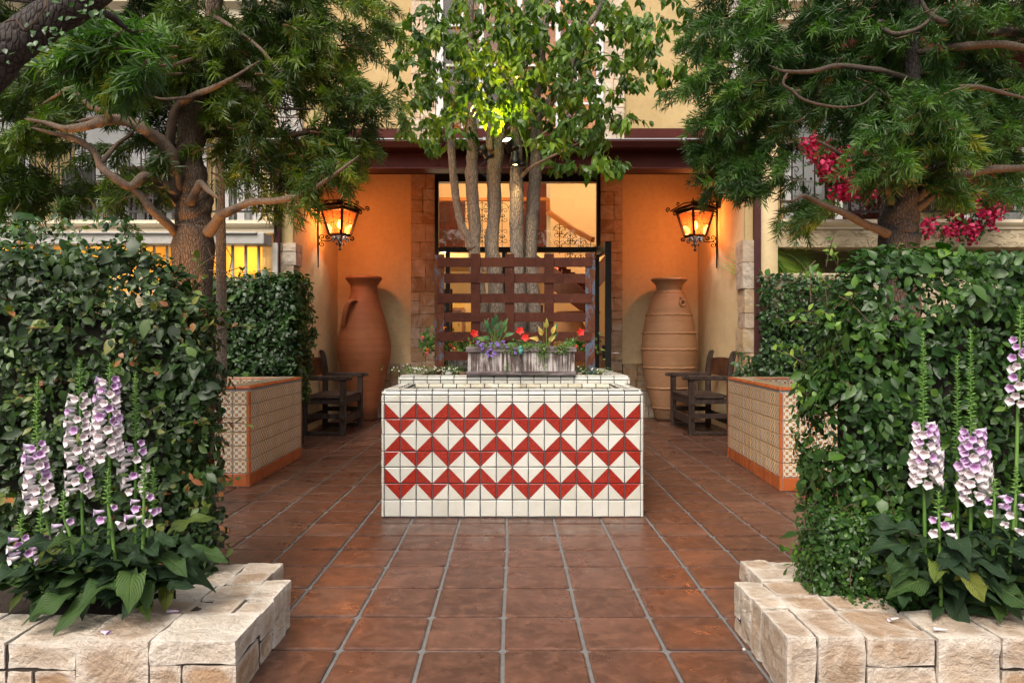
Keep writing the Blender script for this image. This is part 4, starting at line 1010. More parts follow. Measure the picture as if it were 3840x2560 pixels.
sxp = X(1952, BY)
mb = MB(); mb.tube([(sxp, BY + .0, z1 - .018), (sxp, BY - .025, z1 - .016), (sxp, BY - .034, z1 - .035), (sxp, BY - .036, z1 - .062)], [.012, .017, .017, .012], 10); mb.lathe([(0, -.006), (.012, -.004), (.014, .002), (.010, .012), (0, .015)], (sxp, BY - .03, z1 - .008), 10)
for s_ in (-1, 1): mb.lathe([(0, -.004), (.005, -.002), (.005, .002), (0, .004)], (sxp + s_ * .007, BY - .043, z1 - .012), 8)
XB(mb, "fish_head_spout", M['verd'], smooth=True)
mb = MB(); mb.tube([(sxp, BY - .038, z1 - .062), (sxp + .001, BY - .046, z1 - .14), (sxp + .002, BY - .056, .93), (sxp + .001, BY - .066, .822)], [.004, .0045, .0042, .003], 6); o = FB(mb, "water_jet", M['jet'], smooth=True)

# ================================================================ armchairs
def armchair(label, ox, oy, sx, name="wooden_armchair"):
    """local: +x = the way the sitter faces, y = width (0 near the camera, 1.1 far)"""
    E = empty(name, (ox, oy, 0), label, "armchair", "old wooden armchairs at the porch sides")
    D, W_ = .56, 1.08
    def q(mb, a0, a1, b0, b1, c0, c1, **k): mb.box(min(sx * a0, sx * a1), max(sx * a0, sx * a1), b0, b1, c0, c1, **k)
    for yy in (0, W_ - .07):
        mb = MB(); q(mb, -.00, .07, yy, yy + .07, 0, .55); q(mb, -.0, .07, yy, yy + .07, .55, .80); 
        mb.add([(sx * a_, yy + b_, c_) for c_, a0, a1 in ((.80, 0, .07), (.97, -.025, .045), (1.045, -.04, .02), (1.07, -.04, -.005)) for a_, b_ in ((a0, 0), (a1, 0), (a1, .07), (a0, .07))],
               [(i * 4 + k, i * 4 + (k + 1) % 4, (i + 1) * 4 + (k + 1) % 4, (i + 1) * 4 + k) for i in range(3) for k in range(4)] + [(12, 13, 14, 15)])
        mb.build("back_leg", M['darkwood'], E, bevel=.006)
        mb = MB(); q(mb, D - .07, D, yy, yy + .07, 0, .70); mb.build("front_leg", M['darkwood'], E, bevel=.006)
        mb = MB(); q(mb, .06, D + .02, yy - .015, yy + .085, .70, .755)
        mb.tube([(sx * (D + .02), yy + .035, .7275), (sx * (D + .085), yy + .035, .7275)], [.05, .026], 12, flat=.6); q(mb, D + .02, D + .06, yy - .01, yy + .08, .703, .753); mb.build("armrest", M['darkwood'], E, bevel=.012)
        mb = MB(); q(mb, .07, D - .07, yy + .015, yy + .055, .40, .465); q(mb, .07, D - .07, yy + .015, yy + .055, .215, .275); q(mb, .07, D - .07, yy + .01, yy + .06, .01, .05); mb.build("side_rail", M['darkwood'], E, bevel=.004)
    mb = MB(); q(mb, .03, D - .01, .09, W_ - .09, .468, .50); q(mb, .12, D - .08, -.0, .088, .468, .498); mb.build("seat", M['darkwood'], E, bevel=.008)
    mb = MB(); q(mb, D - .05, D - .02, .07, W_ - .07, .375, .465); q(mb, D - .055, D - .02, .07, W_ - .07, .13, .235); q(mb, .01, .05, .07, W_ - .07, .13, .235)
    for yy in (-.02, W_): q(mb, D - .055, D - .015, yy, yy + .022, .39, .44); q(mb, D - .055, D - .015, yy, yy + .022, .20, .25)
    mb.build("cross_rail", M['darkwood'], E, bevel=.004)
    mb = MB(); v = []; ny = 10
    for i in range(ny + 1):
        y_ = .07 + (W_ - .14) * i / ny; s_ = math.sin(math.pi * i / ny); 
        for (a_, c_) in ((-.005, .735), (.025, .735), (.018 - .02, .96 + .018 * s_), (-.025, .96 + .018 * s_)): v.append((sx * (a_ - .012 * s_), y_, c_))
    mb.add(v, [(i * 4 + k, i * 4 + (k + 1) % 4, (i + 1) * 4 + (k + 1) % 4, (i + 1) * 4 + k) for i in range(ny) for k in range(4)] + [(0, 1, 2, 3), tuple(ny * 4 + k for k in (3, 2, 1, 0))])
    mb.build("backrest", M['panelwood'], E)
    return E
armchair("dark wooden armchair standing in front of the smooth red urn", -2.66, 8.97, 1)
armchair("dark wooden armchair standing in front of the rope-banded buff urn", 2.80, 9.0, -1)

# ================================================================ urns
def urn(label, cx, cy, prof, matn, bands=(), group="tall clay urns"):
    E = empty("clay_urn", (cx, cy, 0), label, "urn", group)
    pr = [(r_, z_) for (r_, z_) in prof]
    sm = smoothpts([(r_, z_, 0, 0) for r_, z_ in pr], 5); sm = [(max(0, q[0]), q[1]) for q in sm]
    inner = [(sm[-1][0] - .03, sm[-1][1] - .004), (sm[-1][0] - .06, sm[-1][1] - .06), (.13, sm[-1][1] - .28), (.13, sm[-1][1] - .45), (0, sm[-1][1] - .45)]
    mb = MB(); mb.lathe([(0, .0)] + sm + inner, (0, 0, 0), 48, wob=.012); mb.build("body", matn, E, smooth=True)
    def rad(z_):
        for (a, b) in zip(sm[:-1], sm[1:]):
            if (a[1] - z_) * (b[1] - z_) <= 0 and a[1] != b[1]: return a[0] + (b[0] - a[0]) * (z_ - a[1]) / (b[1] - a[1])
        return .3
    for z_ in bands:
        mb = MB(); r_ = rad(z_); n = 96; v = []; nseg = 6
        for i in range(n):
            a_ = 2 * math.pi * i / n; ph = .5 + .5 * math.cos(a_ * n / 3 * 1.0)
            for k in range(nseg):
                b_ = math.pi * k / (nseg - 1) - math.pi / 2; th = .012 + .008 * ph
                v.append(((r_ - .006 + th * math.cos(b_)) * math.cos(a_), (r_ - .006 + th * math.cos(b_)) * math.sin(a_), z_ + .019 * math.sin(b_) + .004 * math.sin(a_ * n / 3 * .5)))
        mb.add(v, [(i * nseg + k, ((i + 1) % n) * nseg + k, ((i + 1) % n) * nseg + k + 1, i * nseg + k + 1) for i in range(n) for k in range(nseg - 1)])
        mb.build("rope_band", matn, E, smooth=True)
    return E, rad
s_ = 10.72 / F
def up(v, d=10.72): return Z(v, d)
pl_ = [(.175, 0), (.195, .05), (.20, .12), (.245, .36), (.33, .68), (.395, 1.0), (.385, 1.22), (.335, 1.45), (.265, 1.68), (.212, 1.84), (.195, 1.95), (.205, 2.03), (.255, 2.10), (.272, 2.13), (.262, 2.155)]
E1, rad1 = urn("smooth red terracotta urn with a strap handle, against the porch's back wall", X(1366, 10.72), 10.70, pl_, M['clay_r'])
mb = MB(); pts = [(-.075, -.18, 1.78), (-.13, -.265, 1.785), (-.185, -.305, 1.73), (-.215, -.305, 1.62), (-.235, -.285, 1.52), (-.25, -.25, 1.44), (-.235, -.20, 1.40)]
q = smoothpts([(a_, b_, c_, .0) for a_, b_, c_ in pts], 4); mb.tube([v[:3] for v in q], .058, 12, flat=.42); mb.build("handle", M['clay_r'], E1, smooth=True)
pr_ = [(.185, 0), (.22, .05), (.235, .14), (.30, .38), (.365, .66), (.405, .95), (.41, 1.1), (.38, 1.38), (.315, 1.66), (.235, 1.86), (.190, 1.93), (.185, 1.97), (.205, 2.04), (.255, 2.09), (.27, 2.105), (.262, 2.13)]
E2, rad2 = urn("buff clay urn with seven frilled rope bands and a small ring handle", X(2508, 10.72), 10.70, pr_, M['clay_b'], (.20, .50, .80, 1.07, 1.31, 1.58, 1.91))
mb = MB(); rr_ = rad2(1.78); a_ = R(-62); c0 = Vector((rr_ * math.cos(a_), rr_ * math.sin(a_), 1.80)); rd = Vector((math.cos(a_), math.sin(a_), 0)); tg = Vector((-math.sin(a_), math.cos(a_), 0))
mb.tube([c0 + rd * .02 + Vector((0, 0, -.05)) + (tg * math.cos(k) + Vector((0, 0, 1)) * math.sin(k) + rd * .1) * .048 for k in np.linspace(0, 2 * math.pi, 18)], .019, 8); mb.tube([c0 - rd * .02 + Vector((0, 0, .03)), c0 + rd * .04 + Vector((0, 0, .01)), c0 + rd * .035 + Vector((0, 0, -.02))], .016, 8)
mb.build("handle", M['clay_b'], E2, smooth=True)
# an urn of the same kind inside the hall
mb = MB(); sm = [(max(0, q[0]), q[1]) for q in smoothpts([(a_, b_, 0, 0) for a_, b_ in pr_], 3)]; mb.lathe([(0, 0)] + sm + [(.2, 2.08), (0, 2.0)], (0, 0, 0), 32)
for z_ in (.8, 1.07, 1.31, 1.58): mb.lathe([(rad2(z_) - .01, z_ - .02), (rad2(z_) + .02, z_), (rad2(z_) - .01, z_ + .02)], (0, 0, 0), 32)
o = mb.build("clay_urn", M['clay_b'], smooth=True, loc=(X(2140, 12.4), 12.4, .01)); o.scale = (.95, .95, .80); tag(o, "banded clay urn inside the hall, seen through the glass behind the trellis", "urn")

# ================================================================ lanterns
def lantern(label, bx, by, sx, group="amber wall lanterns", yaw=0.0, mini=False):
    E = empty("wall_lantern", (bx, by, 2.85), label, "lantern", group)
    z = lambda a_: a_ - 2.85
    arm = .315
    mb = MB()   # bar against the wall
    prof = [(2.22, .010), (2.26, .022), (2.42, .030), (2.46, .042), (2.50, .036), (2.80, .036), (2.92, .058), (3.0, .058), (3.12, .034), (3.55, .034)]
    for (a_, wa), (b_, wb) in zip(prof[:-1], prof[1:]):
        mb.add([(sx * .012 + s1 * .008, s2 * w_ / 2, z(zz)) for zz, w_ in ((a_, wa), (b_, wb)) for s1, s2 in ((-1, -1), (1, -1), (1, 1), (-1, 1))], [(0, 1, 5, 4), (1, 2, 6, 5), (2, 3, 7, 6), (3, 0, 4, 7)])
    mb.build("wall_bar", M['iron'], E)
    pc = ((1, 0, 0), (0, 0, 1)); mb = MB()
    mb.obox((sx * .02, 0, z(3.155)), (sx * (arm + .05), 0, z(3.155)), .014, .014)
    scroll(mb, (sx * .07, 0, z(3.105)), .045, 1.3, math.pi / 2, -sx, pc, .007); scroll(mb, (sx * .15, 0, z(3.115)), .036, 1.3, math.pi / 2, sx, pc, .006); scroll(mb, (sx * .22, 0, z(3.12)), .032, 1.3, math.pi / 2, -sx, pc, .006)
    mb.tube([(sx * .05, 0, z(3.02)), (sx * .10, 0, z(3.05)), (sx * .15, 0, z(3.085)), (sx * .2, 0, z(3.10))], .007, 5); scroll(mb, (sx * .05, 0, z(2.98)), .04, 1.2, math.pi / 2, sx, pc, .007)
    # lower stay
    mb.tube([(sx * .055, 0, z(2.60)), (sx * .10, 0, z(2.585)), (sx * .17, 0, z(2.59)), (sx * .22, 0, z(2.62))], .008, 6)
    scroll(mb, (sx * .065, 0, z(2.645)), .042, 1.3, -math.pi / 2 if sx > 0 else -math.pi / 2, sx * -1, pc, .008); scroll(mb, (sx * .065, 0, z(2.545)), .042, 1.3, math.pi / 2, sx, pc, .008)
    mb.build("bracket", M['iron'], E)
    L = bpy.data.objects.new("lantern_cage", bpy.data.meshes.new("lantern_cage"))
    cx_ = sx * arm; ya = R(24) * sx * -1
    def c(px_, py_, zz): return (cx_ + px_ * math.cos(ya) - py_ * math.sin(ya), px_ * math.sin(ya) + py_ * math.cos(ya), z(zz))
    mb = MB(); T_, Bm = (.178, 3.01), (.100, 2.665)
    for s1, s2 in ((-1, -1), (1, -1), (1, 1), (-1, 1)):
        mb.obox(c(s1 * Bm[0], s2 * Bm[0], Bm[1]), c(s1 * T_[0], s2 * T_[0], T_[1]), .030, .030)
        d = Vector((s1, s2, 0)).normalized()
        for (rad_, zz, rr_, st_, dirn, th) in ((T_[0] * 1.414 + .03, 3.00, .032, 2.6, -1, .009), (Bm[0] * 1.414 + .03, 2.635, .032, -2.6, 1, .010)):
            cc = Vector(c(d.x * rad_, d.y * rad_, zz)); u = Vector(c(d.x, d.y, 0)) - Vector(c(0, 0, 0)); scroll(mb, cc, rr_, 1.1, math.pi, dirn, (u, (0, 0, 1)), th)
    for zz, hw, th in ((3.005, T_[0], .03), (2.668, Bm[0], .035)):
        for a_, b_ in (((-1, -1), (1, -1)), ((1, -1), (1, 1)), ((1, 1), (-1, 1)), ((-1, 1), (-1, -1))): mb.obox(c(a_[0] * hw, a_[1] * hw, zz), c(b_[0] * hw, b_[1] * hw, zz), .022, th)
    zc = 2.83; hc = Bm[0] + (T_[0] - Bm[0]) * (zc - Bm[1]) / (T_[1] - Bm[1])
    for a_, b_ in (((-1, -1), (1, -1)), ((1, -1), (1, 1)), ((1, 1), (-1, 1)), ((-1, 1), (-1, -1))):
        mb.obox(c(a_[0] * hc, a_[1] * hc, zc), c(b_[0] * hc, b_[1] * hc, zc), .006, .006)
        m0 = ((a_[0] + b_[0]) / 2, (a_[1] + b_[1]) / 2); mb.obox(c(m0[0] * Bm[0], m0[1] * Bm[0], Bm[1]), c(m0[0] * T_[0], m0[1] * T_[0], T_[1]), .006, .006)
    cage = mb.build("lantern_cage", M['iron'], E)
    # roof with scalloped edge
    mb = MB(); R0, zr, zp = .235, 3.035, 3.135
    prof = [(R0, zr), (.16, zr + .055), (.06, zp - .01), (.03, zp), (.03, zp + .03), (0, zp + .03)]
    for (ra, za), (rb, zb_) in zip(prof[:-1], prof[1:]):
        mb.add([c(s1 * ra, s2 * ra, za) for s1, s2 in ((-1, -1), (1, -1), (1, 1), (-1, 1))] + [c(s1 * rb, s2 * rb, zb_) for s1, s2 in ((-1, -1), (1, -1), (1, 1), (-1, 1))], [(k, (k + 1) % 4, 4 + (k + 1) % 4, 4 + k) for k in range(4)])
    mb.add([c(s1 * R0, s2 * R0, zr - .001) for s1, s2 in ((-1, 1), (1, 1), (1, -1), (-1, -1))], [(0, 1, 2, 3)])
    for a_, b_ in (((-1, -1), (1, -1)), ((1, -1), (1, 1)), ((1, 1), (-1, 1)), ((-1, 1), (-1, -1))):
        ns = 10; v = []
        for i in range(ns * 4 + 1):
            k = i / (ns * 4); x_ = a_[0] + (b_[0] - a_[0]) * k; y_ = a_[1] + (b_[1] - a_[1]) * k; q_ = .19
            v += [c(x_ * q_, y_ * q_, zr), c(x_ * q_, y_ * q_, zr - .018 - .016 * abs(math.sin(math.pi * i / 4)))]
        mb.add(v, [(2 * i, 2 * i + 1, 2 * i + 3, 2 * i + 2) for i in range(ns * 4)])
    for s1, s2 in ((-1, -1), (1, -1), (1, 1), (-1, 1)):
        mb.tube([c(s1 * .03, s2 * .03, zp + .02), c(s1 * .11, s2 * .11, zp + .01), c(s1 * .19, s2 * .19, zp - .05), c(s1 * .25, s2 * .25, zr + .005)], .009, 5)
        d = Vector((s1, s2, 0)).normalized(); u = Vector(c(d.x, d.y, 0)) - Vector(c(0, 0, 0)); scroll(mb, Vector(c(d.x * .375, d.y * .375, zr + .035)), .034, 1.2, -math.pi / 2, 1, (u, (0, 0, 1)), .009); scroll(mb, Vector(c(d.x * .235, d.y * .235, zp + .01)), .026, 1.1, -math.pi / 2, 1, (u, (0, 0, 1)), .007)
    mb.build("roof", M['iron'], E)
    mb = MB()   # drop finial
    mb.lathe([(0, 2.455), (.018, 2.463), (.022, 2.478), (.014, 2.495), (.010, 2.505), (.016, 2.53), (.020, 2.55), (.012, 2.58), (.010, 2.66)], (cx_, 0, -2.85), 10)
    for k in range(4):
        a_ = math.pi / 4 + k * math.pi / 2 + ya; u = Vector((math.cos(a_), math.sin(a_), 0)); v0 = Vector((cx_, 0, 0))
        mb.tube([v0 + u * .012 + Vector((0, 0, z(2.56))), v0 + u * .022 + Vector((0, 0, z(2.60))), v0 + u * .05 + Vector((0, 0, z(2.635))), v0 + u * .085 + Vector((0, 0, z(2.63)))], .009, 5); scroll(mb, v0 + u * .090 + Vector((0, 0, z(2.600))), .03, 1.2, math.pi / 2, -1, (u, (0, 0, 1)), .009); scroll(mb, v0 + u * .035 + Vector((0, 0, z(2.545))), .018, 1, math.pi / 2, -1, (u, (0, 0, 1)), .008)
        a2 = k * math.pi / 2 + ya; u = Vector((math.cos(a2), math.sin(a2), 0)); scroll(mb, v0 + u * .075 + Vector((0, 0, z(2.625))), .026, 1.2, math.pi / 2, -1, (u, (0, 0, 1)), .008)
    mb.build("finial", M['iron'], E)
    for a_, b_ in (((-1, -1), (1, -1)), ((1, -1), (1, 1)), ((1, 1), (-1, 1)), ((-1, 1), (-1, -1))):
        mb = MB(); k = .93; mb.add([c(a_[0] * Bm[0] * k, a_[1] * Bm[0] * k, Bm[1]), c(b_[0] * Bm[0] * k, b_[1] * Bm[0] * k, Bm[1]), c(b_[0] * T_[0] * k, b_[1] * T_[0] * k, T_[1]), c(a_[0] * T_[0] * k, a_[1] * T_[0] * k, T_[1])], [(0, 1, 2, 3)]); mb.build("pane", M['amber'], cage)
    mb = MB(); mb.lathe([(0, 2.76), (.028, 2.78), (.038, 2.81), (.034, 2.845), (.018, 2.875), (0, 2.88)], (cx_, 0, -2.85), 14); mb.build("bulb", M['bulb'], E, smooth=True)
    d = bpy.data.lights.new("lantern_light", 'POINT'); d.energy = 34; d.color = (1, .82, .72); d.shadow_soft_size = .09
    o = bpy.data.objects.new("lantern_light", d); COL.objects.link(o); o.parent = E; o.location = (cx_, 0, z(2.82))
    return E
LL = lantern("glowing amber wall lantern above the smooth red urn", XL + .004, 9.94, 1)
LR = lantern("glowing amber wall lantern above the rope-banded urn", XR - .004, 10.04, -1)

# ================================================================ stone planter walls
def stone_bed(label, xe, sgn, far, y0, zt, xout, fr):
    """xe: the face beside the path; blocks run along the front and the side, coping on top"""
    E = empty("stone_planter_wall", (xe, y0, 0), label, "stone planter", "low stone planter walls")
    mb = MB(); rs = random.Random(5 if sgn < 0 else 6); am = .006
    def blk(x0, x1, ya, yb, z0, z1, t=None, amp=am): 
        g = .0035; rock(mb, min(x0, x1) + g, max(x0, x1) - g, ya + g, yb - g, z0 + g, z1 - g, amp, t=rs.random() if t is None else t, n=9, rnd=.025)
    # front face, from the path outwards
    x = xe; k = 0
    for w_, split, t in fr:
        x2 = x + sgn * w_
        if split is None: blk(x, x2, y0, y0 + .26, -.0, zt + rs.uniform(-.004, .004), t)
        else:
            blk(x, x2, y0 + rs.uniform(0, .006), y0 + .26, split, zt + rs.uniform(-.006, .004), t)
            n = rs.choice([1, 2, 2]); cut = rs.uniform(.4, .65) * w_
            for a_, b_ in (((x, x2),) if n == 1 else ((x, x + sgn * cut), (x + sgn * cut, x2))): blk(a_, b_, y0 + rs.uniform(0, .008), y0 + .24, -.0, split, rs.choice([0, .05, .9, .3]))
        x = x2
    # side face along the path and the wide coping
    y = y0 + .262; segs = [(.20, .085), (.22, None), (.13, .10)] if sgn < 0 else [(.20, None), (.24, .11), (.12, .06)]
    tot = sum(s[0] for s in segs); sc = (far - y) / tot
    for d_, sp in segs:
        d_ *= sc
        if sp is None: blk(xe + sgn * .002, xe + sgn * .115, y, y + d_, 0, zt + rs.uniform(-.01, .004))
        else: blk(xe + sgn * .002, xe + sgn * .115, y, y + d_, sp, zt + rs.uniform(-.008, .006)); blk(xe + sgn * .006, xe + sgn * .115, y, y + d_, 0, sp, rs.choice([.1, .4, .9]))
        y += d_
    y = y0 + .262
    for d_ in (.155, .165, .15, .14):
        ww = rs.uniform(.20, .34); blk(xe + sgn * .117, xe + sgn * (.117 + ww * .55), y, y + d_, zt - .10, zt - .004 + rs.uniform(-.006, .002)); blk(xe + sgn * (.117 + ww * .55), xe + sgn * .52, y, y + d_, zt - .10, zt - .006 + rs.uniform(-.008, .002)); y += d_
    o = mb.build("stone_blocks", M['limestone'], E); o.matrix_parent_inverse = Matrix.Translation(-E.location)
    mb = MB(); a_, b_ = sorted((xe + sgn * .014, xout)); mb.box(a_, b_, y0 + .02, y0 + .22, 0, zt - .02); a_, b_ = sorted((xe + sgn * .014, xe + sgn * .5)); mb.box(a_, b_, y0 + .22, far - .02, 0, zt - .022)
    o = mb.build("mortar", M['joint'], E); o.matrix_parent_inverse = Matrix.Translation(-E.location)
    mb = MB(); xa, xb = sorted((xe + sgn * .3, xout)); nx_, ny_ = 40, 24
    v = []
    for j in range(ny_ + 1):
        for i in range(nx_ + 1):
            x_ = xa + (xb - xa) * i / nx_; y_ = y0 + .2 + (.72) * j / ny_; v.append((x_, y_, zt - .045 + .02 * mnoise.noise(Vector((x_ * 9, y_ * 9, 0))) + .008 * mnoise.noise(Vector((x_ * 40, y_ * 40, 3)))))
    mb.add(v, [(j * (nx_ + 1) + i, j * (nx_ + 1) + i + 1, (j + 1) * (nx_ + 1) + i + 1, (j + 1) * (nx_ + 1) + i) for j in range(ny_) for i in range(nx_)])
    o = mb.build("planting_soil", M['soil'], E, smooth=True); o.matrix_parent_inverse = Matrix.Translation(-E.location)
    return E
stone_bed("pale rough stone planter wall edging the bed of the bronze-tinged hedge", -.92, -1, 2.99, 2.37, .20, -2.6, [(.29, .118, .62), (.245, None, .75), (.235, .10, .5), (.16, .1, .2), (.3, None, .55), (.3, .1, .4), (.4, None, .3)])
stone_bed("pale rough stone planter wall edging the bed of the bright green hedge", .915, 1, 2.96, 2.375, .212, 2.6, [(.105, None, .75), (.165, None, .78), (.235, .11, .8), (.215, None, .45), (.22, .10, .75), (.3, None, .5), (.3, .1, .4)])

# ================================================================ spotlights in the tree
def spot(label, base, aim, lit, e=40, col=(1, .78, .38), size=100):
    E = empty("tree_spotlight", base, label, "spotlight", "black spotlights strapped to the tree")
    a = Vector(aim).normalized(); mb = MB(); q = a.to_track_quat('Z', 'Y'); 
    def T(p): return q @ Vector(p)
    prof = [(0, -.075), (.026, -.075), (.030, -.06), (.030, -.03), (.036, -.015), (.044, -.005), (.047, .045), (.043, .047), (.040, .02), (0, .018)]
    v = []; n = 18
    for r_, z_ in prof:
        for k in range(n): v.append(T((r_ * math.cos(2 * math.pi * k / n), r_ * math.sin(2 * math.pi * k / n), z_)))
    mb.add(v, [(i * n + k, i * n + (k + 1) % n, (i + 1) * n + (k + 1) % n, (i + 1) * n + k) for i in range(len(prof) - 1) for k in range(n)])
    mb.build("housing", M['black'], E, smooth=True)
    mb = MB(); mb.lathe([(0, -.012), (.038, -.012), (.042, .012), (0, .014)], (.055, .02, -.035), 14); mb.tube([T((0, 0, -.05)), Vector((.055, .02, -.035))], .014, 8); mb.build("mount", M['black'], E, smooth=True)
    mb = MB(); mb.tube([T((0, 0, -.075)), Vector((-.03, 0, -.12)), Vector((-.02, 0, -.18)), Vector((.03, .01, -.22))], .004, 5); mb.build("cable", M['black'], E)
    if lit:
        mb = MB(); v = [T((.039 * math.cos(2 * math.pi * k / n), .039 * math.sin(2 * math.pi * k / n), .032)) for k in range(n)]; mb.add(v, [tuple(range(n))]); mb.build("lens", M['spotlens'], E)
        d = bpy.data.lights.new("spot_light", 'SPOT'); d.energy = e; d.color = col; d.spot_size = R(size); d.spot_blend = .6; d.shadow_soft_size = .03
        o = bpy.data.objects.new("spot_light", d); COL.objects.link(o); o.parent = E; o.location = a * .055; o.rotation_mode = 'QUATERNION'; o.rotation_quaternion = (-a).to_track_quat('Z', 'Y')
    return E
spot("lit spotlight tilted up into the leaves, above the downward one", P(1905, 545, 6.12), (-.35, -.85, .85), True, 95, (1, .58, .13), 115)
spot("lit spotlight shining down onto the sawn branch collar", P(1933, 607, 6.08), (.02, -.0, -1), True, 10, (1, .72, .30), 75)
spot("unlit dark spotlight on the middle trunk", P(1812, 575, 6.12), (-.5, -.1, .8), False)
# ================================================================ vegetation
def add_inv(o, E): o.matrix_parent_inverse = Matrix.Translation(-E.location); return o
def PT(pts, Y, sc=1.0, off=(0, 0)):
    """pixels (u, v, width px[, dY]) -> tube points"""
    out = []
    for q in pts:
        u, v, w_ = q[:3]; dy = q[3] if len(q) > 3 else 0; p = P(u * sc + off[0], v * sc + off[1], Y + dy); out.append((p.x, p.y, p.z, w_ * sc * (Y + dy) / F / 2))
    return out
# ---- needle sprays
def spray(seed, n=28, L=.15):
    rs = random.Random(seed); V = []; Fc = []; U = []; b = 0
    for i in range(n):
        t = (i + .5) / n; az = i * 2.4 + rs.uniform(-.5, .5); el = R(rs.uniform(25, 60)) * (1 - .35 * t) + .15
        d = np.array([math.cos(az) * math.sin(el), math.cos(el), math.sin(az) * math.sin(el)]); l = rs.uniform(.045, .085) * (1 - .25 * abs(t - .4)); wd = rs.uniform(.0033, .0050)
        o = np.array([0, t * L * .8, -.02 * t * t]); s_ = np.cross(d, [rs.uniform(-1, 1), rs.uniform(-.3, .3), rs.uniform(-1, 1)]); s_ = s_ / np.linalg.norm(s_) * wd; cv = np.array([0, 0, -rs.uniform(.0, .02)])
        for k, (f, ww) in enumerate(((0, .35), (.45, 1.), (1., .15))):
            c = o + d * l * f + cv * f * f; V += [c - s_ * ww, c + s_ * ww]; U += [(0, f), (1, f)]
        Fc += [(b, b + 1, b + 3, b + 2), (b + 2, b + 3, b + 5, b + 4)]; b += 6
    return np.array(V), np.array(Fc), np.array(U)
SPR = [spray(k) for k in range(7)]
def boughs(name, E, ells, n, Y0, dY, mat, tri=1.0, sprays=13, cen=None, lightf=None, above=None):
    """foliage boughs: each a curved drooping twig carrying needle sprays"""
    el = np.array([e[:4] for e in ells], float); wt = np.array([e[2] * e[3] * (e[4] if len(e) > 4 else 1) for e in ells], float); wt /= wt.sum()
    dep = np.array([e[5] if len(e) > 5 else 0 for e in ells], float); br = np.array([e[6] if len(e) > 6 else 0 for e in ells], float)
    ids = rng.choice(len(ells), n, p=wt); P_ = []; D_ = []; T_ = []; tw = MB()
    for i in ids:
        a_ = rng.uniform(0, 2 * math.pi); r_ = math.sqrt(rng.uniform(0, 1)); u = el[i, 0] + el[i, 2] * r_ * math.cos(a_); v = el[i, 1] + el[i, 3] * r_ * math.sin(a_)
        Y = Y0 + .18 + dep[i] + rng.uniform(-dY, dY); p = np.array(P(u, v - 35, Y)); L = rng.uniform(.20, .38)
        h = rng.uniform(0, 2 * math.pi); d = np.array([math.cos(h), math.sin(h) * .8 - .15, rng.uniform(-.15, .35)])
        if cen is not None: d[0] += .8 * np.sign(p[0] - cen)
        d /= np.linalg.norm(d); base = rng.uniform(0, .62) + br[i]; pts = []
        for k in range(sprays):
            t = (k + rng.uniform(0, .8)) / sprays; q = p + d * L * (t - .5) + np.array([0, 0, -.36 * L * t * t]); dd = d + np.array([0, 0, -1.1 * t - .15]) + rng.normal(size=3) * .45
            P_.append(q + rng.normal(size=3) * .018); D_.append(dd); T_.append(np.clip(base + rng.normal() * .08 + (.22 if t > .8 else 0), 0, 1))
        tw.tube([p + d * L * (t - .5) + np.array([0, 0, -.6 * L * t * t]) for t in (0, .33, .66, 1)], [.006, .0045, .003, .0015], 4)
    P_ = np.array(P_); D_ = np.array(D_); T_ = np.array(T_)
    o = scatter("foliage", SPR, P_, frames(D_, rdir(len(P_)) + np.array([0, 0, .6])), rng.uniform(.8, 1.25, len(P_)), T_, mat, E, smooth=False); add_inv(o, E)
    add_inv(tw.build("twigs", M['twig'], E), E)
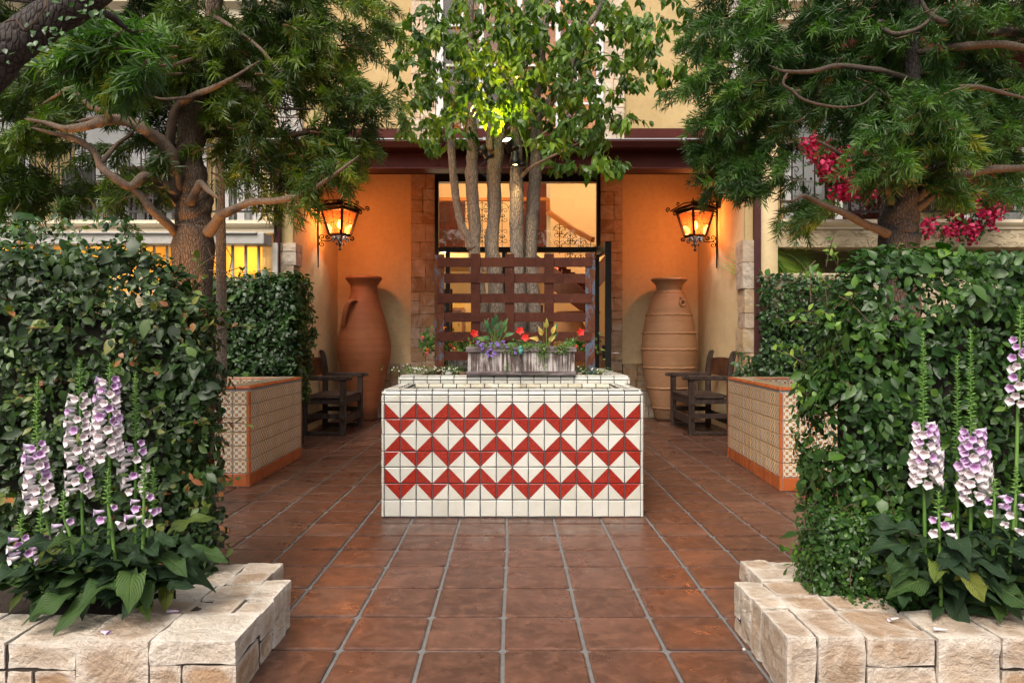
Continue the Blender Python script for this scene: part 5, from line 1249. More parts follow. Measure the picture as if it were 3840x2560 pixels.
# ---- left tree
c1 = .574
def tree(label, base, mat_t, name="podocarpus_tree"):
    return empty(name, base, label, "tree")
TL = 4.9; bl = P(725, 1000, TL); E = tree("brown-limbed needle-leaved tree with flaking bark beside the lit porch, behind the bronze-tinged hedge", (bl.x, TL, 0), None)
mb = MB()
limb(mb, [(bl.x - .01, TL, -.05, .16), (bl.x - .005, TL, .5, .135)] + PT([(1268, 1620, 245), (1270, 1500, 232), (1262, 1380, 226), (1262, 1300, 215), (1245, 1180, 190), (1240, 1000, 178), (1258, 800, 165), (1290, 640, 140), (1320, 450, 120), (1360, 250, 105), (1400, 60, 90), (1420, -200, 80), (1440, -500, 50)], TL, c1), 5, 20, .28)
add_inv(mb.build("trunk", M['barkL'], E, smooth=True), E)
for pts in ([(1190, 1340, 110, 0), (1150, 1240, 100, -.1), (1140, 1130, 88, -.15), (1122, 1020, 84, -.2), (1060, 940, 84, -.25), (940, 855, 78, -.35), (820, 800, 72, -.4), (700, 795, 66, -.45), (560, 838, 56, -.5), (420, 850, 44, -.5), (300, 815, 30, -.5), (180, 790, 18, -.5)],
            [(715, 810, 44, -.45), (700, 740, 38, -.5), (600, 712, 34, -.5), (545, 665, 28, -.5), (455, 590, 22, -.5), (360, 640, 16, -.55), (280, 690, 10, -.5)],
            [(820, 800, 40, -.4), (780, 772, 34, -.35), (640, 780, 26, -.3), (520, 800, 18, -.3)],
            [(1190, 1340, 80, 0), (1120, 1260, 70, -.15), (1050, 1200, 62, -.2), (945, 1160, 58, -.3), (850, 1228, 56, -.35), (745, 1170, 50, -.4), (660, 1100, 50, -.4), (620, 1010, 46, -.4), (500, 920, 40, -.45), (340, 880, 26, -.45), (220, 850, 14, -.45)],
            [(665, 1070, 32, -.4), (760, 960, 28, -.2), (850, 890, 20, -.1), (930, 800, 12, 0)],
            [(850, 1232, 40, -.35), (920, 1290, 52, -.3), (1000, 1390, 56, -.25), (1100, 1480, 58, -.15), (1150, 1540, 60, -.05), (1200, 1620, 60, 0)],
            [(1110, 960, 62, -.1), (1125, 800, 58, -.2), (1165, 700, 50, -.25), (1260, 640, 44, -.3), (1380, 590, 34, -.35), (1540, 510, 24, -.4), (1680, 420, 12, -.4)],
            [(1250, 645, 26, -.3), (1150, 655, 22, -.35), (1040, 655, 16, -.4), (900, 600, 8, -.4)],
            [(1330, 1560, 90, 0), (1400, 1480, 70, -.1), (1440, 1420, 62, -.15), (1540, 1372, 52, -.25), (1650, 1330, 44, -.3), (1800, 1322, 42, -.35), (1950, 1290, 36, -.4), (2100, 1210, 30, -.4), (2230, 1120, 24, -.4), (2330, 1040, 12, -.4)],
            [(1240, 1340, 60, -.12), (1290, 1240, 48, -.18), (1310, 1205, 40, -.2), (1370, 1262, 36, -.25), (1420, 1300, 14, -.3)],
            [(1280, 900, 60, .1), (1500, 880, 46, .2), (1740, 893, 34, .2), (1900, 890, 32, .2), (2100, 862, 28, .2), (2230, 838, 22, .2), (2350, 780, 10, .2)],
            [(1560, 885, 18, .2), (1620, 760, 22, .15), (1700, 700, 20, .1), (1850, 720, 18, .1), (2050, 725, 12, .1)],
            [(1400, 300, 30, -.1), (1290, 380, 24, -.3), (1180, 420, 20, -.4), (1040, 470, 18, -.5), (900, 420, 12, -.5)],
            [(1400, 120, 34, -.1), (1560, 220, 28, -.2), (1700, 330, 22, -.3), (1830, 480, 10, -.3)]):
    mb = MB(); limb(mb, PT(pts, TL, c1), 5, 12, .22); add_inv(mb.build("branch", M['limbL'], E, smooth=True), E)
LE = [(100, 90, 260, 140, .7), (330, 230, 260, 130), (620, 150, 260, 160), (880, 140, 280, 160), (1120, 130, 220, 160), (1300, 90, 150, 110, .8), (130, 310, 240, 110), (430, 350, 230, 110), (700, 360, 200, 110), (960, 330, 220, 140), (1160, 330, 160, 130), (1300, 330, 90, 90, .7),
      (110, 430, 170, 90, .8), (60, 560, 130, 100), (40, 700, 120, 110, 1.0), (200, 720, 200, 70, 1.1), (330, 750, 190, 45, 1.1), (500, 715, 110, 40, .9), (610, 580, 120, 55, .8), (700, 520, 110, 60, .6), (880, 460, 120, 110), (870, 620, 75, 75, 1.2, 0, .25), (860, 700, 55, 90, 1.3, -.4, .42), (1040, 620, 150, 90, 1.), (1180, 560, 130, 100, 1.), (1290, 470, 110, 80, .9), (1380, 430, 90, 70, .7), (1090, 740, 60, 40, 1.0), (1180, 650, 110, 50, 1.2, -.2), (1290, 610, 90, 45, 1.1, -.2), (1330, 560, 80, 60, 1.1), (960, 740, 60, 50, .8), (560, 300, 120, 100, .8, -.2), (170, 820, 60, 30, .5),
      (300, -180, 500, 160, .7), (1000, -180, 500, 160, .7), (450, 620, 80, 40, .5, .4), (980, 800, 60, 25, .5), (230, 590, 130, 60, .8)]
boughs("needles", E, LE, 400, TL, .5, M['podo'], cen=bl.x)
boughs("needles", E, [(440, 150, 110, 90, 1, 0, .2), (520, 240, 50, 60, 1, 0, .25)], 15, 3.0, .15, M['podo2'])
# ---- right tree
TR = 5.1; c3 = .6378; br_ = P(3370, 1000, TR); E = tree("dark-trunked needle-leaved tree in front of the bougainvillea balcony", (br_.x, TR, 0), None)
mb = MB()
def PR(pts): return PT([(u + 4014, v, *r) for u, v, *r in pts], TR, c3)
limb(mb, [(br_.x, TR, -.05, .165), (br_.x, TR, .7, .15)] + PR([(1270, 1500, 216), (1272, 1380, 212), (1285, 1250, 205), (1292, 1120, 200), (1300, 980, 165), (1320, 850, 128), (1340, 600, 100), (1350, 300, 80), (1345, 0, 70), (1340, -300, 50)]), 5, 20, .25)
add_inv(mb.build("trunk", M['barkD'], E, smooth=True), E)
for pts in ([(1340, 1230, 70), (1400, 1175, 62, -.1), (1455, 1110, 58, -.15), (1600, 1052, 52, -.25), (1780, 1010, 46, -.3), (2010, 995, 36, -.3), (2200, 960, 20, -.3)], [(1340, 1260, 60), (1400, 1222, 50, -.1), (1480, 1162, 44, -.15), (1600, 1105, 34, -.2), (1720, 1040, 16, -.2)],
            [(1340, 1140, 50), (1390, 1075, 44, -.1), (1450, 1010, 38, -.15), (1580, 955, 28, -.2), (1700, 860, 16, -.2), (1800, 740, 8)], [(1230, 1400, 60), (1180, 1372, 52, -.1), (1060, 1322, 46, -.2), (950, 1262, 42, -.3), (800, 1202, 34, -.35), (712, 1160, 26, -.4), (640, 1192, 14, -.4), (540, 1180, 6, -.4)],
            [(1250, 1230, 48), (1215, 1170, 40, -.1), (1165, 1040, 34, -.2), (1070, 938, 30, -.3), (950, 930, 24, -.3), (880, 885, 20, -.35), (800, 840, 12, -.35)], [(1330, 480, 40, -.1), (1180, 430, 34, -.3), (1060, 412, 32, -.4), (900, 398, 30, -.45), (760, 430, 26, -.5), (600, 430, 18, -.5), (520, 400, 8, -.5)],
            [(620, 430, 12, -.5), (590, 500, 16, -.5), (640, 540, 16, -.5), (720, 600, 16, -.5), (900, 640, 15, -.5), (1050, 625, 12, -.45), (1130, 560, 8, -.4)], [(2300, 260, 60, .1), (2007, 205, 52, 0), (1800, 205, 48, -.1), (1650, 182, 44, -.2), (1530, 140, 38, -.3), (1440, 80, 26, -.3), (1380, -40, 12, -.3)],
            [(1340, 330, 40), (1600, 290, 46, -.2), (1850, 270, 44, -.3), (2050, 300, 36, -.3)], [(1330, 700, 40), (1460, 560, 34, -.2), (1700, 520, 28, -.3), (1900, 560, 20, -.3), (2050, 600, 12, -.3)], [(1240, 150, 20), (1150, 140, 22, -.3), (1240, 210, 24, -.4), (1400, 170, 22, -.4), (1500, 60, 14, -.4)]):
    mb = MB(); limb(mb, PR(pts), 5, 12, .2); add_inv(mb.build("branch", M['limbR'], E, smooth=True), E)
RE = [(2750, 60, 150, 90, .8), (2950, 110, 200, 130), (3200, 100, 200, 130), (3450, 100, 200, 130), (3700, 100, 180, 130), (2680, 190, 80, 60, .6), (2800, 260, 140, 100), (3050, 260, 180, 80, 1.), (3300, 290, 140, 110), (3550, 320, 150, 110, 1, 0, .1), (3760, 300, 130, 130), (2640, 350, 70, 60, .8), (2800, 400, 130, 90), (3020, 390, 160, 100), (3250, 430, 130, 90), (3480, 450, 130, 100, 1, -.3, .15), (3720, 460, 130, 90, .8), (2700, 500, 90, 100, 1.2), (2880, 500, 130, 110, 1.3), (3060, 480, 80, 50, .6), (2650, 620, 60, 80, .9), (2800, 640, 110, 90, 1.2), (2930, 660, 60, 70, .9), (2740, 710, 60, 50, .8), (2860, 740, 60, 50, .8), (3300, 600, 90, 130, 1.2, -.25), (3370, 520, 90, 70, 1.2), (3550, 560, 120, 70, 1., -.2, .1), (3700, 590, 120, 70, .8), (3600, 700, 120, 50, .7), (3780, 740, 60, 80, .8), (3030, 800, 60, 50, .9, 0, .3), (2990, 770, 40, 20, .5), (3100, -150, 550, 140, .7), (3700, -150, 300, 140, .7)]
boughs("needles", E, RE, 430, TR, .5, M['podo2'], cen=br_.x)
# ---- uplights at the feet of the two trees
spot("warm uplight hidden behind the bronze-tinged hedge, washing the flaking trunk", (bl.x - .55, TL - .95, .30), (.32, .42, 1), True, 220, (1, .46, .15), 85)
spot("warm uplight hidden behind the bright hedge, washing the dark trunk's limbs", (br_.x + .35, TR - 1.3, .30), (.05, .5, 1), True, 150, (1, .46, .15), 85)
# ---- pale slender tree behind the left one
E = empty("slender_tree", (X(830, 6.4), 6.4, 0), "slim pale trunk standing behind the brown-limbed tree", "tree")
mb = MB(); limb(mb, [(X(835, 6.4), 6.4, 0, .05)] + PT([(1440, 1300, 60), (1430, 1000, 56), (1450, 700, 52), (1400, 450, 40), (1240, 250, 34), (1210, 100, 26), (1180, -100, 18)], 6.4, c1), 5, 10, .1); add_inv(mb.build("trunk", M['barkC'], E, smooth=True), E)
# ---- heavy overhanging bough, top left
NY = 2.3; E = empty("overhanging_bough", P(-150, 330, NY), "thick dark tree bough crossing the top corner with small round creeper leaves on it", "tree branch")
mb = MB(); limb(mb, PT([(-330, 480, 190), (-120, 320, 175), (30, 190, 150), (150, 95, 135), (270, 30, 125), (400, -60, 120), (560, -180, 110)], NY), 6, 24, .16); add_inv(mb.build("trunk", M['barkD'], E, smooth=True), E)
for pts in ([(250, 55, 60, 0), (310, 50, 40, .1), (400, 60, 30, .3), (480, 120, 18, .4)], [(-40, 290, 14, 0), (20, 262, 16, .05), (50, 240, 12, .1), (70, 310, 8, .1)], [(130, 10, 22, .05), (60, 6, 18, .1), (-40, -6, 12, .1)]):
    mb = MB(); limb(mb, PT(pts, NY), 4, 8, .1); add_inv(mb.build("branch", M['barkD'], E, smooth=True), E)
OV = [leaf(.72, .10, .15, 4, .75), leaf(.62, .14, .25, 4, .8, .1, seed=2)]
pp = []; nn = []
for _ in range(58):
    t = rng.uniform(0, 1); u, v = 0 + 400 * t, 235 - 230 * t; q = P(u + rng.normal() * 28, v + rng.normal() * 34 + 6, NY - .085 - rng.uniform(0, .01)); pp.append(q); nn.append([rng.normal() * .4, -1, .4 + rng.normal() * .4])
pp = np.array(pp); nn = np.array(nn); dr = rdir(len(pp)); o = scatter("creeper_leaves", OV, pp, frames(dr - nrm(nn) * (dr * nrm(nn)).sum(1, keepdims=True), nn), rng.uniform(.014, .028, len(pp)), rng.uniform(.2, .85, len(pp)), M['ivy'], E); add_inv(o, E)
mb = MB(); mb.tube([P(u, v, NY - .10) for u, v in ((170, -20), (175, 30), (150, 60), (130, 90), (90, 120), (60, 80), (20, 90))], .003, 4); add_inv(mb.build("creeper_stem", M['twig'], E), E)

# ---- multi-stemmed tree in the fountain planter
TC = 6.28; c2 = .7228; E = empty("multi_stemmed_tree", (X(1900, TC), TC, .9), "leafy green tree with five slim grey trunks rising behind the steel trellis", "tree")
def PC(pts, dy=0): return PT([(u + 1383.5, v, w_, *r) for u, v, w_, *r in pts], TC + dy, c2)
zb_ = 1990
for k, (pts, dy) in enumerate((([(1066, 1300, 52), (1045, 1240, 44), (1015, 1190, 40), (990, 1090, 40), (972, 950, 42), (958, 780, 40), (955, 690, 38), (958, 600, 30), (940, 480, 22), (900, 380, 12)], -.02),
            ([(1130, 1990, 100), (1110, 1700, 86), (1090, 1450, 72), (1078, 1330, 64), (1080, 1200, 62), (1070, 1050, 64), (1064, 900, 66), (1066, 780, 56), (1058, 600, 56), (1055, 440, 54), (1048, 250, 44), (1060, 0, 34), (1080, -300, 20)], 0),
            ([(1210, 1990, 120), (1200, 1700, 92), (1180, 1400, 78), (1168, 1300, 72), (1180, 1100, 66), (1180, 900, 80), (1195, 780, 76), (1215, 680, 62), (1225, 560, 50), (1215, 440, 44), (1225, 250, 40), (1215, 100, 40), (1220, -200, 24)], .10),
            ([(1310, 1990, 92), (1305, 1700, 84), (1300, 1380, 70), (1295, 1200, 70), (1296, 1000, 70), (1294, 880, 62), (1296, 780, 58), (1292, 660, 52), (1300, 500, 40), (1330, 300, 30), (1340, 60, 22), (1350, -200, 14)], -.04),
            ([(1390, 1990, 110), (1380, 1700, 96), (1366, 1390, 74), (1372, 1200, 70), (1384, 1080, 66), (1388, 960, 66), (1396, 860, 64), (1400, 700, 56), (1400, 500, 46), (1425, 300, 40), (1450, 100, 34), (1460, -200, 20)], .08))):
    mb = MB(); limb(mb, PC(pts, dy), 6, 16, .22); add_inv(mb.build("trunk", M['barkC'], E, smooth=True), E)
for pts in ([(1402, 640, 30), (1480, 530, 44), (1560, 440, 46), (1585, 330, 40), (1640, 180, 30), (1720, 60, 28), (1760, -100, 16)], [(1590, 370, 14), (1680, 320, 12), (1800, 300, 8), (1960, 380, 5, -.2)], [(1300, 960, 26), (1345, 900, 22, -.1), (1400, 860, 18, -.2), (1520, 800, 14, -.3), (1640, 740, 8, -.4)], [(1160, 790, 40), (1155, 720, 36), (1170, 640, 20), (1120, 560, 12), (1060, 470, 8)],
            [(1345, 880, 12, -.1), (1350, 800, 10, -.2), (1310, 680, 7, -.2)], [(1060, 520, 18), (960, 440, 14, -.1), (860, 380, 10, -.2), (760, 330, 6, -.2)], [(1220, 240, 20), (1320, 240, 16, -.2), (1440, 230, 12, -.3), (1560, 300, 7, -.3)]):
    mb = MB(); limb(mb, PC(pts), 5, 8, .1); add_inv(mb.build("branch", M['barkC'] if pts[0][2] > 20 else M['foxstem'], E, smooth=True), E)
CE = [(1640, 120, 170, 130, .9), (1850, 130, 200, 150, 1.1), (2060, 140, 200, 150, 1.1), (2260, 130, 180, 140, .8), (2450, 100, 160, 110, .7), (1560, 290, 90, 110, .8), (1700, 330, 120, 120, 1.0), (1850, 330, 130, 110, .9), (2030, 340, 160, 110, 1.), (2220, 320, 130, 110, .8), (2400, 260, 110, 90, .7), (2520, 300, 70, 60, .7), (1570, 450, 70, 70, .8), (1690, 480, 80, 70, .9), (1900, 420, 90, 60, .9), (2080, 500, 120, 70, 1.1), (2230, 480, 110, 80, 1.), (2370, 500, 60, 60, .8), (2180, 590, 120, 50, 1.), (2270, 640, 70, 40, 1.), (2100, 620, 50, 35, .8), (1620, 540, 40, 40, .7), (1925, 480, 40, 50, .9), (1900, -150, 450, 150, .6)]
el = np.array([e[:4] for e in CE], float); wt = np.array([e[2] * e[3] * e[4] for e in CE]); wt /= wt.sum()
LP, LD, LN, LT = [], [], [], []; tw = MB()
for i in rng.choice(len(CE), 860, p=wt):
    a_ = rng.uniform(0, 2 * math.pi); r_ = math.sqrt(rng.uniform(0, 1)); Y = TC + rng.uniform(-.75, .6); p = np.array(P(el[i, 0] + el[i, 2] * r_ * math.cos(a_), el[i, 1] + el[i, 3] * r_ * math.sin(a_), Y))
    d = rdir(1)[0]; d[2] = -abs(d[2]) * .6 - .1; L = rng.uniform(.10, .2); tb = rng.uniform(0.05, .8)
    tw.tube([p - d * L * .5 + np.array([0, 0, .02]), p, p + d * L * .5], [.0025, .002, .001], 3)
    for k in range(rng.integers(7, 13)):
        t = rng.uniform(-.5, .5); q = p + d * L * t + rng.normal(size=3) * .012; dd = rdir(1)[0] * .8 + d * .5 + np.array([0, 0, -.75]); LP.append(q); LD.append(dd); LN.append(rdir(1)[0] * .6 + np.array([0, -.6, .45])); LT.append(np.clip(tb + rng.normal() * .12, 0, .97 if rng.uniform() > .004 else 1))
CL = [leaf(.46, .16, .18, 5, .85, .10, seed=s_) for s_ in range(4)] + [leaf(.52, .05, .3, 5, .8, .15, seed=9)]
o = scatter("foliage", CL, np.array(LP), frames(np.array(LD), np.array(LN)), rng.uniform(.055, .098, len(LP)), np.array(LT), M['camphor'], E); add_inv(o, E); add_inv(tw.build("twigs", M['foxstem'], E), E)

# ---- clipped creeper hedges
FIG = [leaf(.58, .12, .16, 4, .82, .06, seed=s_) for s_ in range(3)] + [leaf(.66, .05, .28, 4, .78, .05, seed=5), leaf(.5, .2, .1, 4, .85, seed=6)]
def hedge(name, label, faces, core, n, size, mat, holes=0.0, out=.05, shoots=14, sdir=None, big=(.03, 1.7), zlo=0.0, cat="hedge", top_var=.04, jit=.03, edge=None, stems=50):
    """faces: (origin, u edge, v edge, normal, weight)"""
    E = empty(name, (core[0] / 2 + core[1] / 2, core[2] / 2 + core[3] / 2, core[4]), label, cat)
    wt = np.array([np.linalg.norm(np.cross(f[1], f[2])) * f[4] for f in faces]); wt /= wt.sum(); ids = rng.choice(len(faces), n, p=wt)
    O = np.array([f[0] for f in faces], float)[ids]; U = np.array([f[1] for f in faces], float)[ids]; V = np.array([f[2] for f in faces], float)[ids]; N = nrm(np.array([f[3] for f in faces], float))[ids]
    p = O + U * rng.uniform(0, 1, (n, 1)) + V * rng.uniform(0, 1, (n, 1))
    bump = np.sin(p[:, :1] * 7.1 + p[:, 2:] * 4.3) * .5 + np.sin(p[:, :1] * 15 - p[:, 2:] * 11 + 1.3) * .3 + np.sin(p[:, 1:2] * 12 + p[:, 2:] * 17) * .3
    dep = rng.uniform(-1, 1, (n, 1)); p = p + N * (bump * jit + dep * out)
    p[:, 2] += (np.sin(p[:, 0] * 5) + np.sin(p[:, 0] * 11 + 2)) * top_var * .5 * (N[:, 2] > .5)
    nn = N + rng.normal(size=(n, 3)) * .42 + np.array([0, 0, .35]); ax = rdir(n); ax = ax + N * .15 + np.array([0, 0, -.35]); ax -= nrm(nn) * (ax * nrm(nn)).sum(1, keepdims=True)
    s_ = rng.lognormal(0, .25, n) * size; s_ = np.where(rng.uniform(size=n) < big[0], s_ * big[1], s_)
    cl = np.sin(p[:, 0] * 9 + 1) * np.sin(p[:, 2] * 8 + p[:, 0] * 3) * .14; t_ = np.clip(rng.beta(2, 2.6, n) * .95 + cl, 0, .99)
    if edge:   # the shorn corner rounds off
        ex, es, er = edge; k_ = np.clip((er - (p[:, 0] - ex) * es) / er, 0, 1) ** 2 * np.clip((p[:, 2] - (core[5] - .30)) / .30, 0, 1.2); p[:, 2] -= k_ * er * .8; p[:, 0] += k_ * es * er * .25
    g = np.sin(p[:, 0] * 11.3 + p[:, 2] * 5.1 + core[0]) * np.sin(p[:, 2] * 13.7 - p[:, 0] * 6.3 + 2) + .5 * np.sin(p[:, 0] * 29 + 3) * np.sin(p[:, 2] * 31 + p[:, 1] * 9)
    kp = (g > -.62) | (rng.uniform(size=n) < .25); p, nn, ax, s_, t_ = p[kp], nn[kp], ax[kp], s_[kp], t_[kp]
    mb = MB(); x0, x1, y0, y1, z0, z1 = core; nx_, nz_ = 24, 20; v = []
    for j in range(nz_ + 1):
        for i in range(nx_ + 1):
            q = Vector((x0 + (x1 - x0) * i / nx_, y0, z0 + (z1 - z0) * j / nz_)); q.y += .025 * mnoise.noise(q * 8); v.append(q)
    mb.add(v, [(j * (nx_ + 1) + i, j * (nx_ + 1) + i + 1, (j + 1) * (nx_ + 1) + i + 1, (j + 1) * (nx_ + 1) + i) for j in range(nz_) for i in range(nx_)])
    mb.box(x0, x1, y0 + .035, y1, z0, z1)  # solid dark box standing in for the shaded inside, seen through leaf gaps
    for _ in range(stems):
        f = faces[rng.integers(0, len(faces))]; q = np.array(f[0], float) + np.array(f[1]) * rng.uniform() + np.array(f[2]) * rng.uniform() - np.array(f[3]) * .02; d = rdir(1)[0] * .07; pts = [q, q + d + rdir(1)[0] * .02, q + 2 * d + rdir(1)[0] * .03, q + 2.6 * d]; mb.tube(pts, [.0025, .002, .002, .001], 4, m=1)
    # free shoots with larger young leaves
    if shoots:
        sp, sa, sn, ss, st_ = [], [], [], [], []
        for _ in range(shoots):
            f = faces[rng.choice(len(faces), p=wt)]; q = np.array(f[0], float) + np.array(f[1]) * rng.uniform() + np.array(f[2]) * rng.uniform(); d = np.array(f[3]) * .7 + rdir(1)[0] * .5 + np.array([0, 0, .45]); d /= np.linalg.norm(d); L = rng.uniform(.08, .20); pts = [q + d * L * k / 4 + np.array([0, 0, -.25 * L * (k / 4) ** 2]) for k in range(5)]; mb.tube(pts, [.003, .0025, .002, .0018, .001], 4, m=1)
            for k in range(7):
                t = (k + 1) / 7; sp.append(q + d * L * t + np.array([0, 0, -.25 * L * t * t])); a2 = rdir(1)[0] + d * .6; sa.append(a2); sn.append(np.array(f[3]) * .5 + rdir(1)[0] * .5 + np.array([0, 0, .5])); ss.append(size * rng.uniform(.9, 1.6)); st_.append(rng.uniform(.7, .99))
        p = np.concatenate([p, np.array(sp)]); ax = np.concatenate([ax, np.array(sa)]); nn = np.concatenate([nn, np.array(sn)]); s_ = np.concatenate([s_, np.array(ss)]); t_ = np.concatenate([t_, np.array(st_)])
    o = scatter("foliage", FIG, p, frames(ax, nn), s_, t_, mat, E); add_inv(o, E); add_inv(mb.build("shade_core_and_twigs", [M['dark'], M['twig']], E), E)
    return E
HY1 = 3.08; hx1 = -1.415; zt1 = 1.545
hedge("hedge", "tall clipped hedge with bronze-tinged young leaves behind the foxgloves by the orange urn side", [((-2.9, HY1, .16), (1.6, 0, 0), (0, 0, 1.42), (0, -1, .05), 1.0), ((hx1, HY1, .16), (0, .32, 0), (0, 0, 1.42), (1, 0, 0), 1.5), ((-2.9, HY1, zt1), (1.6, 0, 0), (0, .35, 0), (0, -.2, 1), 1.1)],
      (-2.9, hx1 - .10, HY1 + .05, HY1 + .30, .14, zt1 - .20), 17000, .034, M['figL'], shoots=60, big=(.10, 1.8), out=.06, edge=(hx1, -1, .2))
hxr = 1.335; HYR = 2.93; ztr = 1.525
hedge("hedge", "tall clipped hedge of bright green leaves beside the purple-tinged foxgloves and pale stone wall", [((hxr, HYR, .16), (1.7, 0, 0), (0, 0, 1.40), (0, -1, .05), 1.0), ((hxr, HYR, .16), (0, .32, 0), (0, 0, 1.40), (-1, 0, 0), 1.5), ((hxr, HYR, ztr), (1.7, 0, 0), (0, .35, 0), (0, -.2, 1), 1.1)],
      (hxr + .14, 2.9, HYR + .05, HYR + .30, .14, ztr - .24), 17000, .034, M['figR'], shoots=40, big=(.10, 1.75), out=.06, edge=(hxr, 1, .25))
# small-leaved skirt at the foot of the right hedge
hedge("creeping_fig", "small-leaved bright creeper mound spilling over the stone wall at the hedge's foot", [((1.20, 2.78, .21), (.32, 0, 0), (0, 0, .30), (0, -1, .1), 1.0), ((1.20, 2.78, .21), (0, .2, 0), (0, 0, .30), (-1, 0, 0), 1.0), ((1.28, 2.66, .20), (.28, 0, 0), (0, .14, .06), (0, -.6, 1), 1.0), ((1.20, 2.78, .49), (.34, 0, 0), (0, .2, .03), (0, -.3, 1), 1.0)], (1.25, 1.5, 2.84, 2.93, .18, .42), 3600, .020, M['figR'], shoots=0, out=.03, cat="creeper", stems=14)
hedge("hedge", "dark creeper-covered hedge behind the patterned planter, under the amber barred window", [((-3.8, 7.70, .5), (1.45, 0, 0), (0, 0, 1.38), (0, -1, .1), 1.0), ((-2.36, 7.70, .5), (0, .6, 0), (0, 0, 1.38), (1, -.1, 0), 1.0), ((-3.8, 7.70, 1.88), (1.45, 0, 0), (0, .6, 0), (0, 0, 1), .8)], (-3.8, -2.42, 7.76, 8.3, 0, 1.84), 9500, .052, M['ivy'], shoots=30, jit=.06, out=.06)
hedge("hedge", "dark leafy shrubs at the photo's edge behind the bronze-tinged hedge", [((-4.6, 4.3, 1.0), (2.3, 0, 0), (0, 0, .95), (0, -1, 0), 1.0), ((-4.6, 4.3, 1.93), (1.6, 0, 0), (0, .5, 0), (0, 0, 1), 1.0)], (-4.6, -2.7, 4.42, 4.7, .9, 1.72), 3600, .045, M['ivy'], shoots=8)
hedge("wall_creeper", "leafy creeper climbing the cream low wall beside the plum downpipe", [((X(2850, 8.6), 8.60, .6), (1.35, 0, 0), (0, 0, 1.40), (0, -1, 0), 1.0), ((X(2760, 8.5), 8.50, .72), (.7, 0, 0), (0, 0, .32), (0, -1, .3), .9)], (X(2870, 8.62), X(2840, 8.6) + 1.1, 8.64, 8.645, .5, 1.45), 4200, .055, M['ivy'], shoots=16, out=.06, cat="creeper")
hedge("shrub", "yellow-green shrub beside the far end of the bright hedge", [((2.15, 3.5, .8), (1.2, 0, 0), (0, 0, .75), (0, -1, 0), 1.0)], (2.3, 3.3, 3.6, 3.7, .7, 1.45), 1500, .04, M['figR'], shoots=4)
# palm frond over the low wall
E = empty("palm", P(2780, 1100, 9.3), "arching feathery palm frond above the low cream wall beside the downpipe", "palm")
v_ = []; mb = MB(); pts = [P(u, v, 9.2) for u, v in ((2790, 1080), (2840, 1000), (2900, 955), (2960, 960), (3010, 1000), (3040, 1050))]; sm = [Vector(q[:3]) for q in smoothpts([(*p, 0) for p in pts], 7)]; mb.tube(sm, .009, 5)
pts2 = [Vector(q[:3]) for q in smoothpts([(*P(u, v, 9.1), 0) for u, v in ((2840, 930), (2880, 960), (2930, 1010), (2960, 1060))], 6)]; mb.tube(pts2, .008, 5); add_inv(mb.build("midrib", M['foxstem'], E), E)
pp, aa, nn = [], [], []
for line in (sm, pts2):
    for i in range(1, len(line)):
        d = (line[i] - line[i - 1]).normalized()
        for s_ in (-1, 1):
            sd_ = d.cross(Vector((0, 1, 0))) * s_; pp.append(line[i]); aa.append(sd_ * 1.0 + d * .6 + Vector((0, 0, -.5))); nn.append((0.1, -1, .3))
o = scatter("leaflets", [leaf(.055, .1, .35, 5, .7)], np.array(pp), frames(np.array(aa), np.array(nn)), .42, rng.uniform(.5, .95, len(pp)), M['camphor'], E); add_inv(o, E)
# bougainvillea
BR = [leaf(.85, .25, .1, 3, .75), leaf(.7, .35, -.1, 3, .8, .1)]
def boug(label, ells, Y, n):
    E = empty("bougainvillea", P(ells[0][0], ells[0][1], Y), label, "bougainvillea", "magenta bougainvillea on the balcony"); pp, tp = [], []
    el = np.array(ells, float); wt = el[:, 2] * el[:, 3]; wt /= wt.sum()
    for i in rng.choice(len(el), n, p=wt):
        a_ = rng.uniform(0, 2 * math.pi); r_ = math.sqrt(rng.uniform()); c = np.array(P(el[i, 0] + el[i, 2] * r_ * math.cos(a_), el[i, 1] + el[i, 3] * r_ * math.sin(a_), Y - rng.uniform(0, .35)))
        t = rng.uniform()
        for k in range(7): pp.append(c + rng.normal(size=3) * .03); tp.append(np.clip(t + rng.normal() * .2, 0, 1))
    pp = np.array(pp); n_ = len(pp); o = scatter("bracts", BR, pp, frames(rdir(n_), rdir(n_) + np.array([0, -.8, .3])), rng.uniform(.045, .075, n_), np.array(tp), M['pmag'], E); add_inv(o, E)
    k = rng.uniform(size=n_) < .3; q = pp[k] + rng.normal(size=(k.sum(), 3)) * .05 + np.array([0, .06, 0]); o = scatter("foliage", FIG, q, frames(rdir(len(q)), rdir(len(q)) + np.array([0, -.5, .5])), .07, rng.uniform(.2, .8, len(q)), M['ivy'], E); add_inv(o, E)
    mb = MB()
    for e in ells[:6]:
        a_ = P(e[0], e[1] - e[3], Y); b_ = P(e[0] + random.uniform(-30, 30), e[1] + e[3], Y - .1); mb.tube([a_, (a_ + b_) / 2 + Vector((.05, 0, .04)), b_], .006, 4)
    add_inv(mb.build("stems", M['twig'], E), E)
boug("large magenta bougainvillea mass on the railing, between the white door frame and the dark trunk", [(3180, 640, 95, 75), (3120, 610, 60, 50), (3240, 700, 60, 50), (3160, 730, 40, 30), (3090, 660, 25, 25), (3280, 620, 50, 60), (3060, 560, 50, 40)], 8.75, 330)
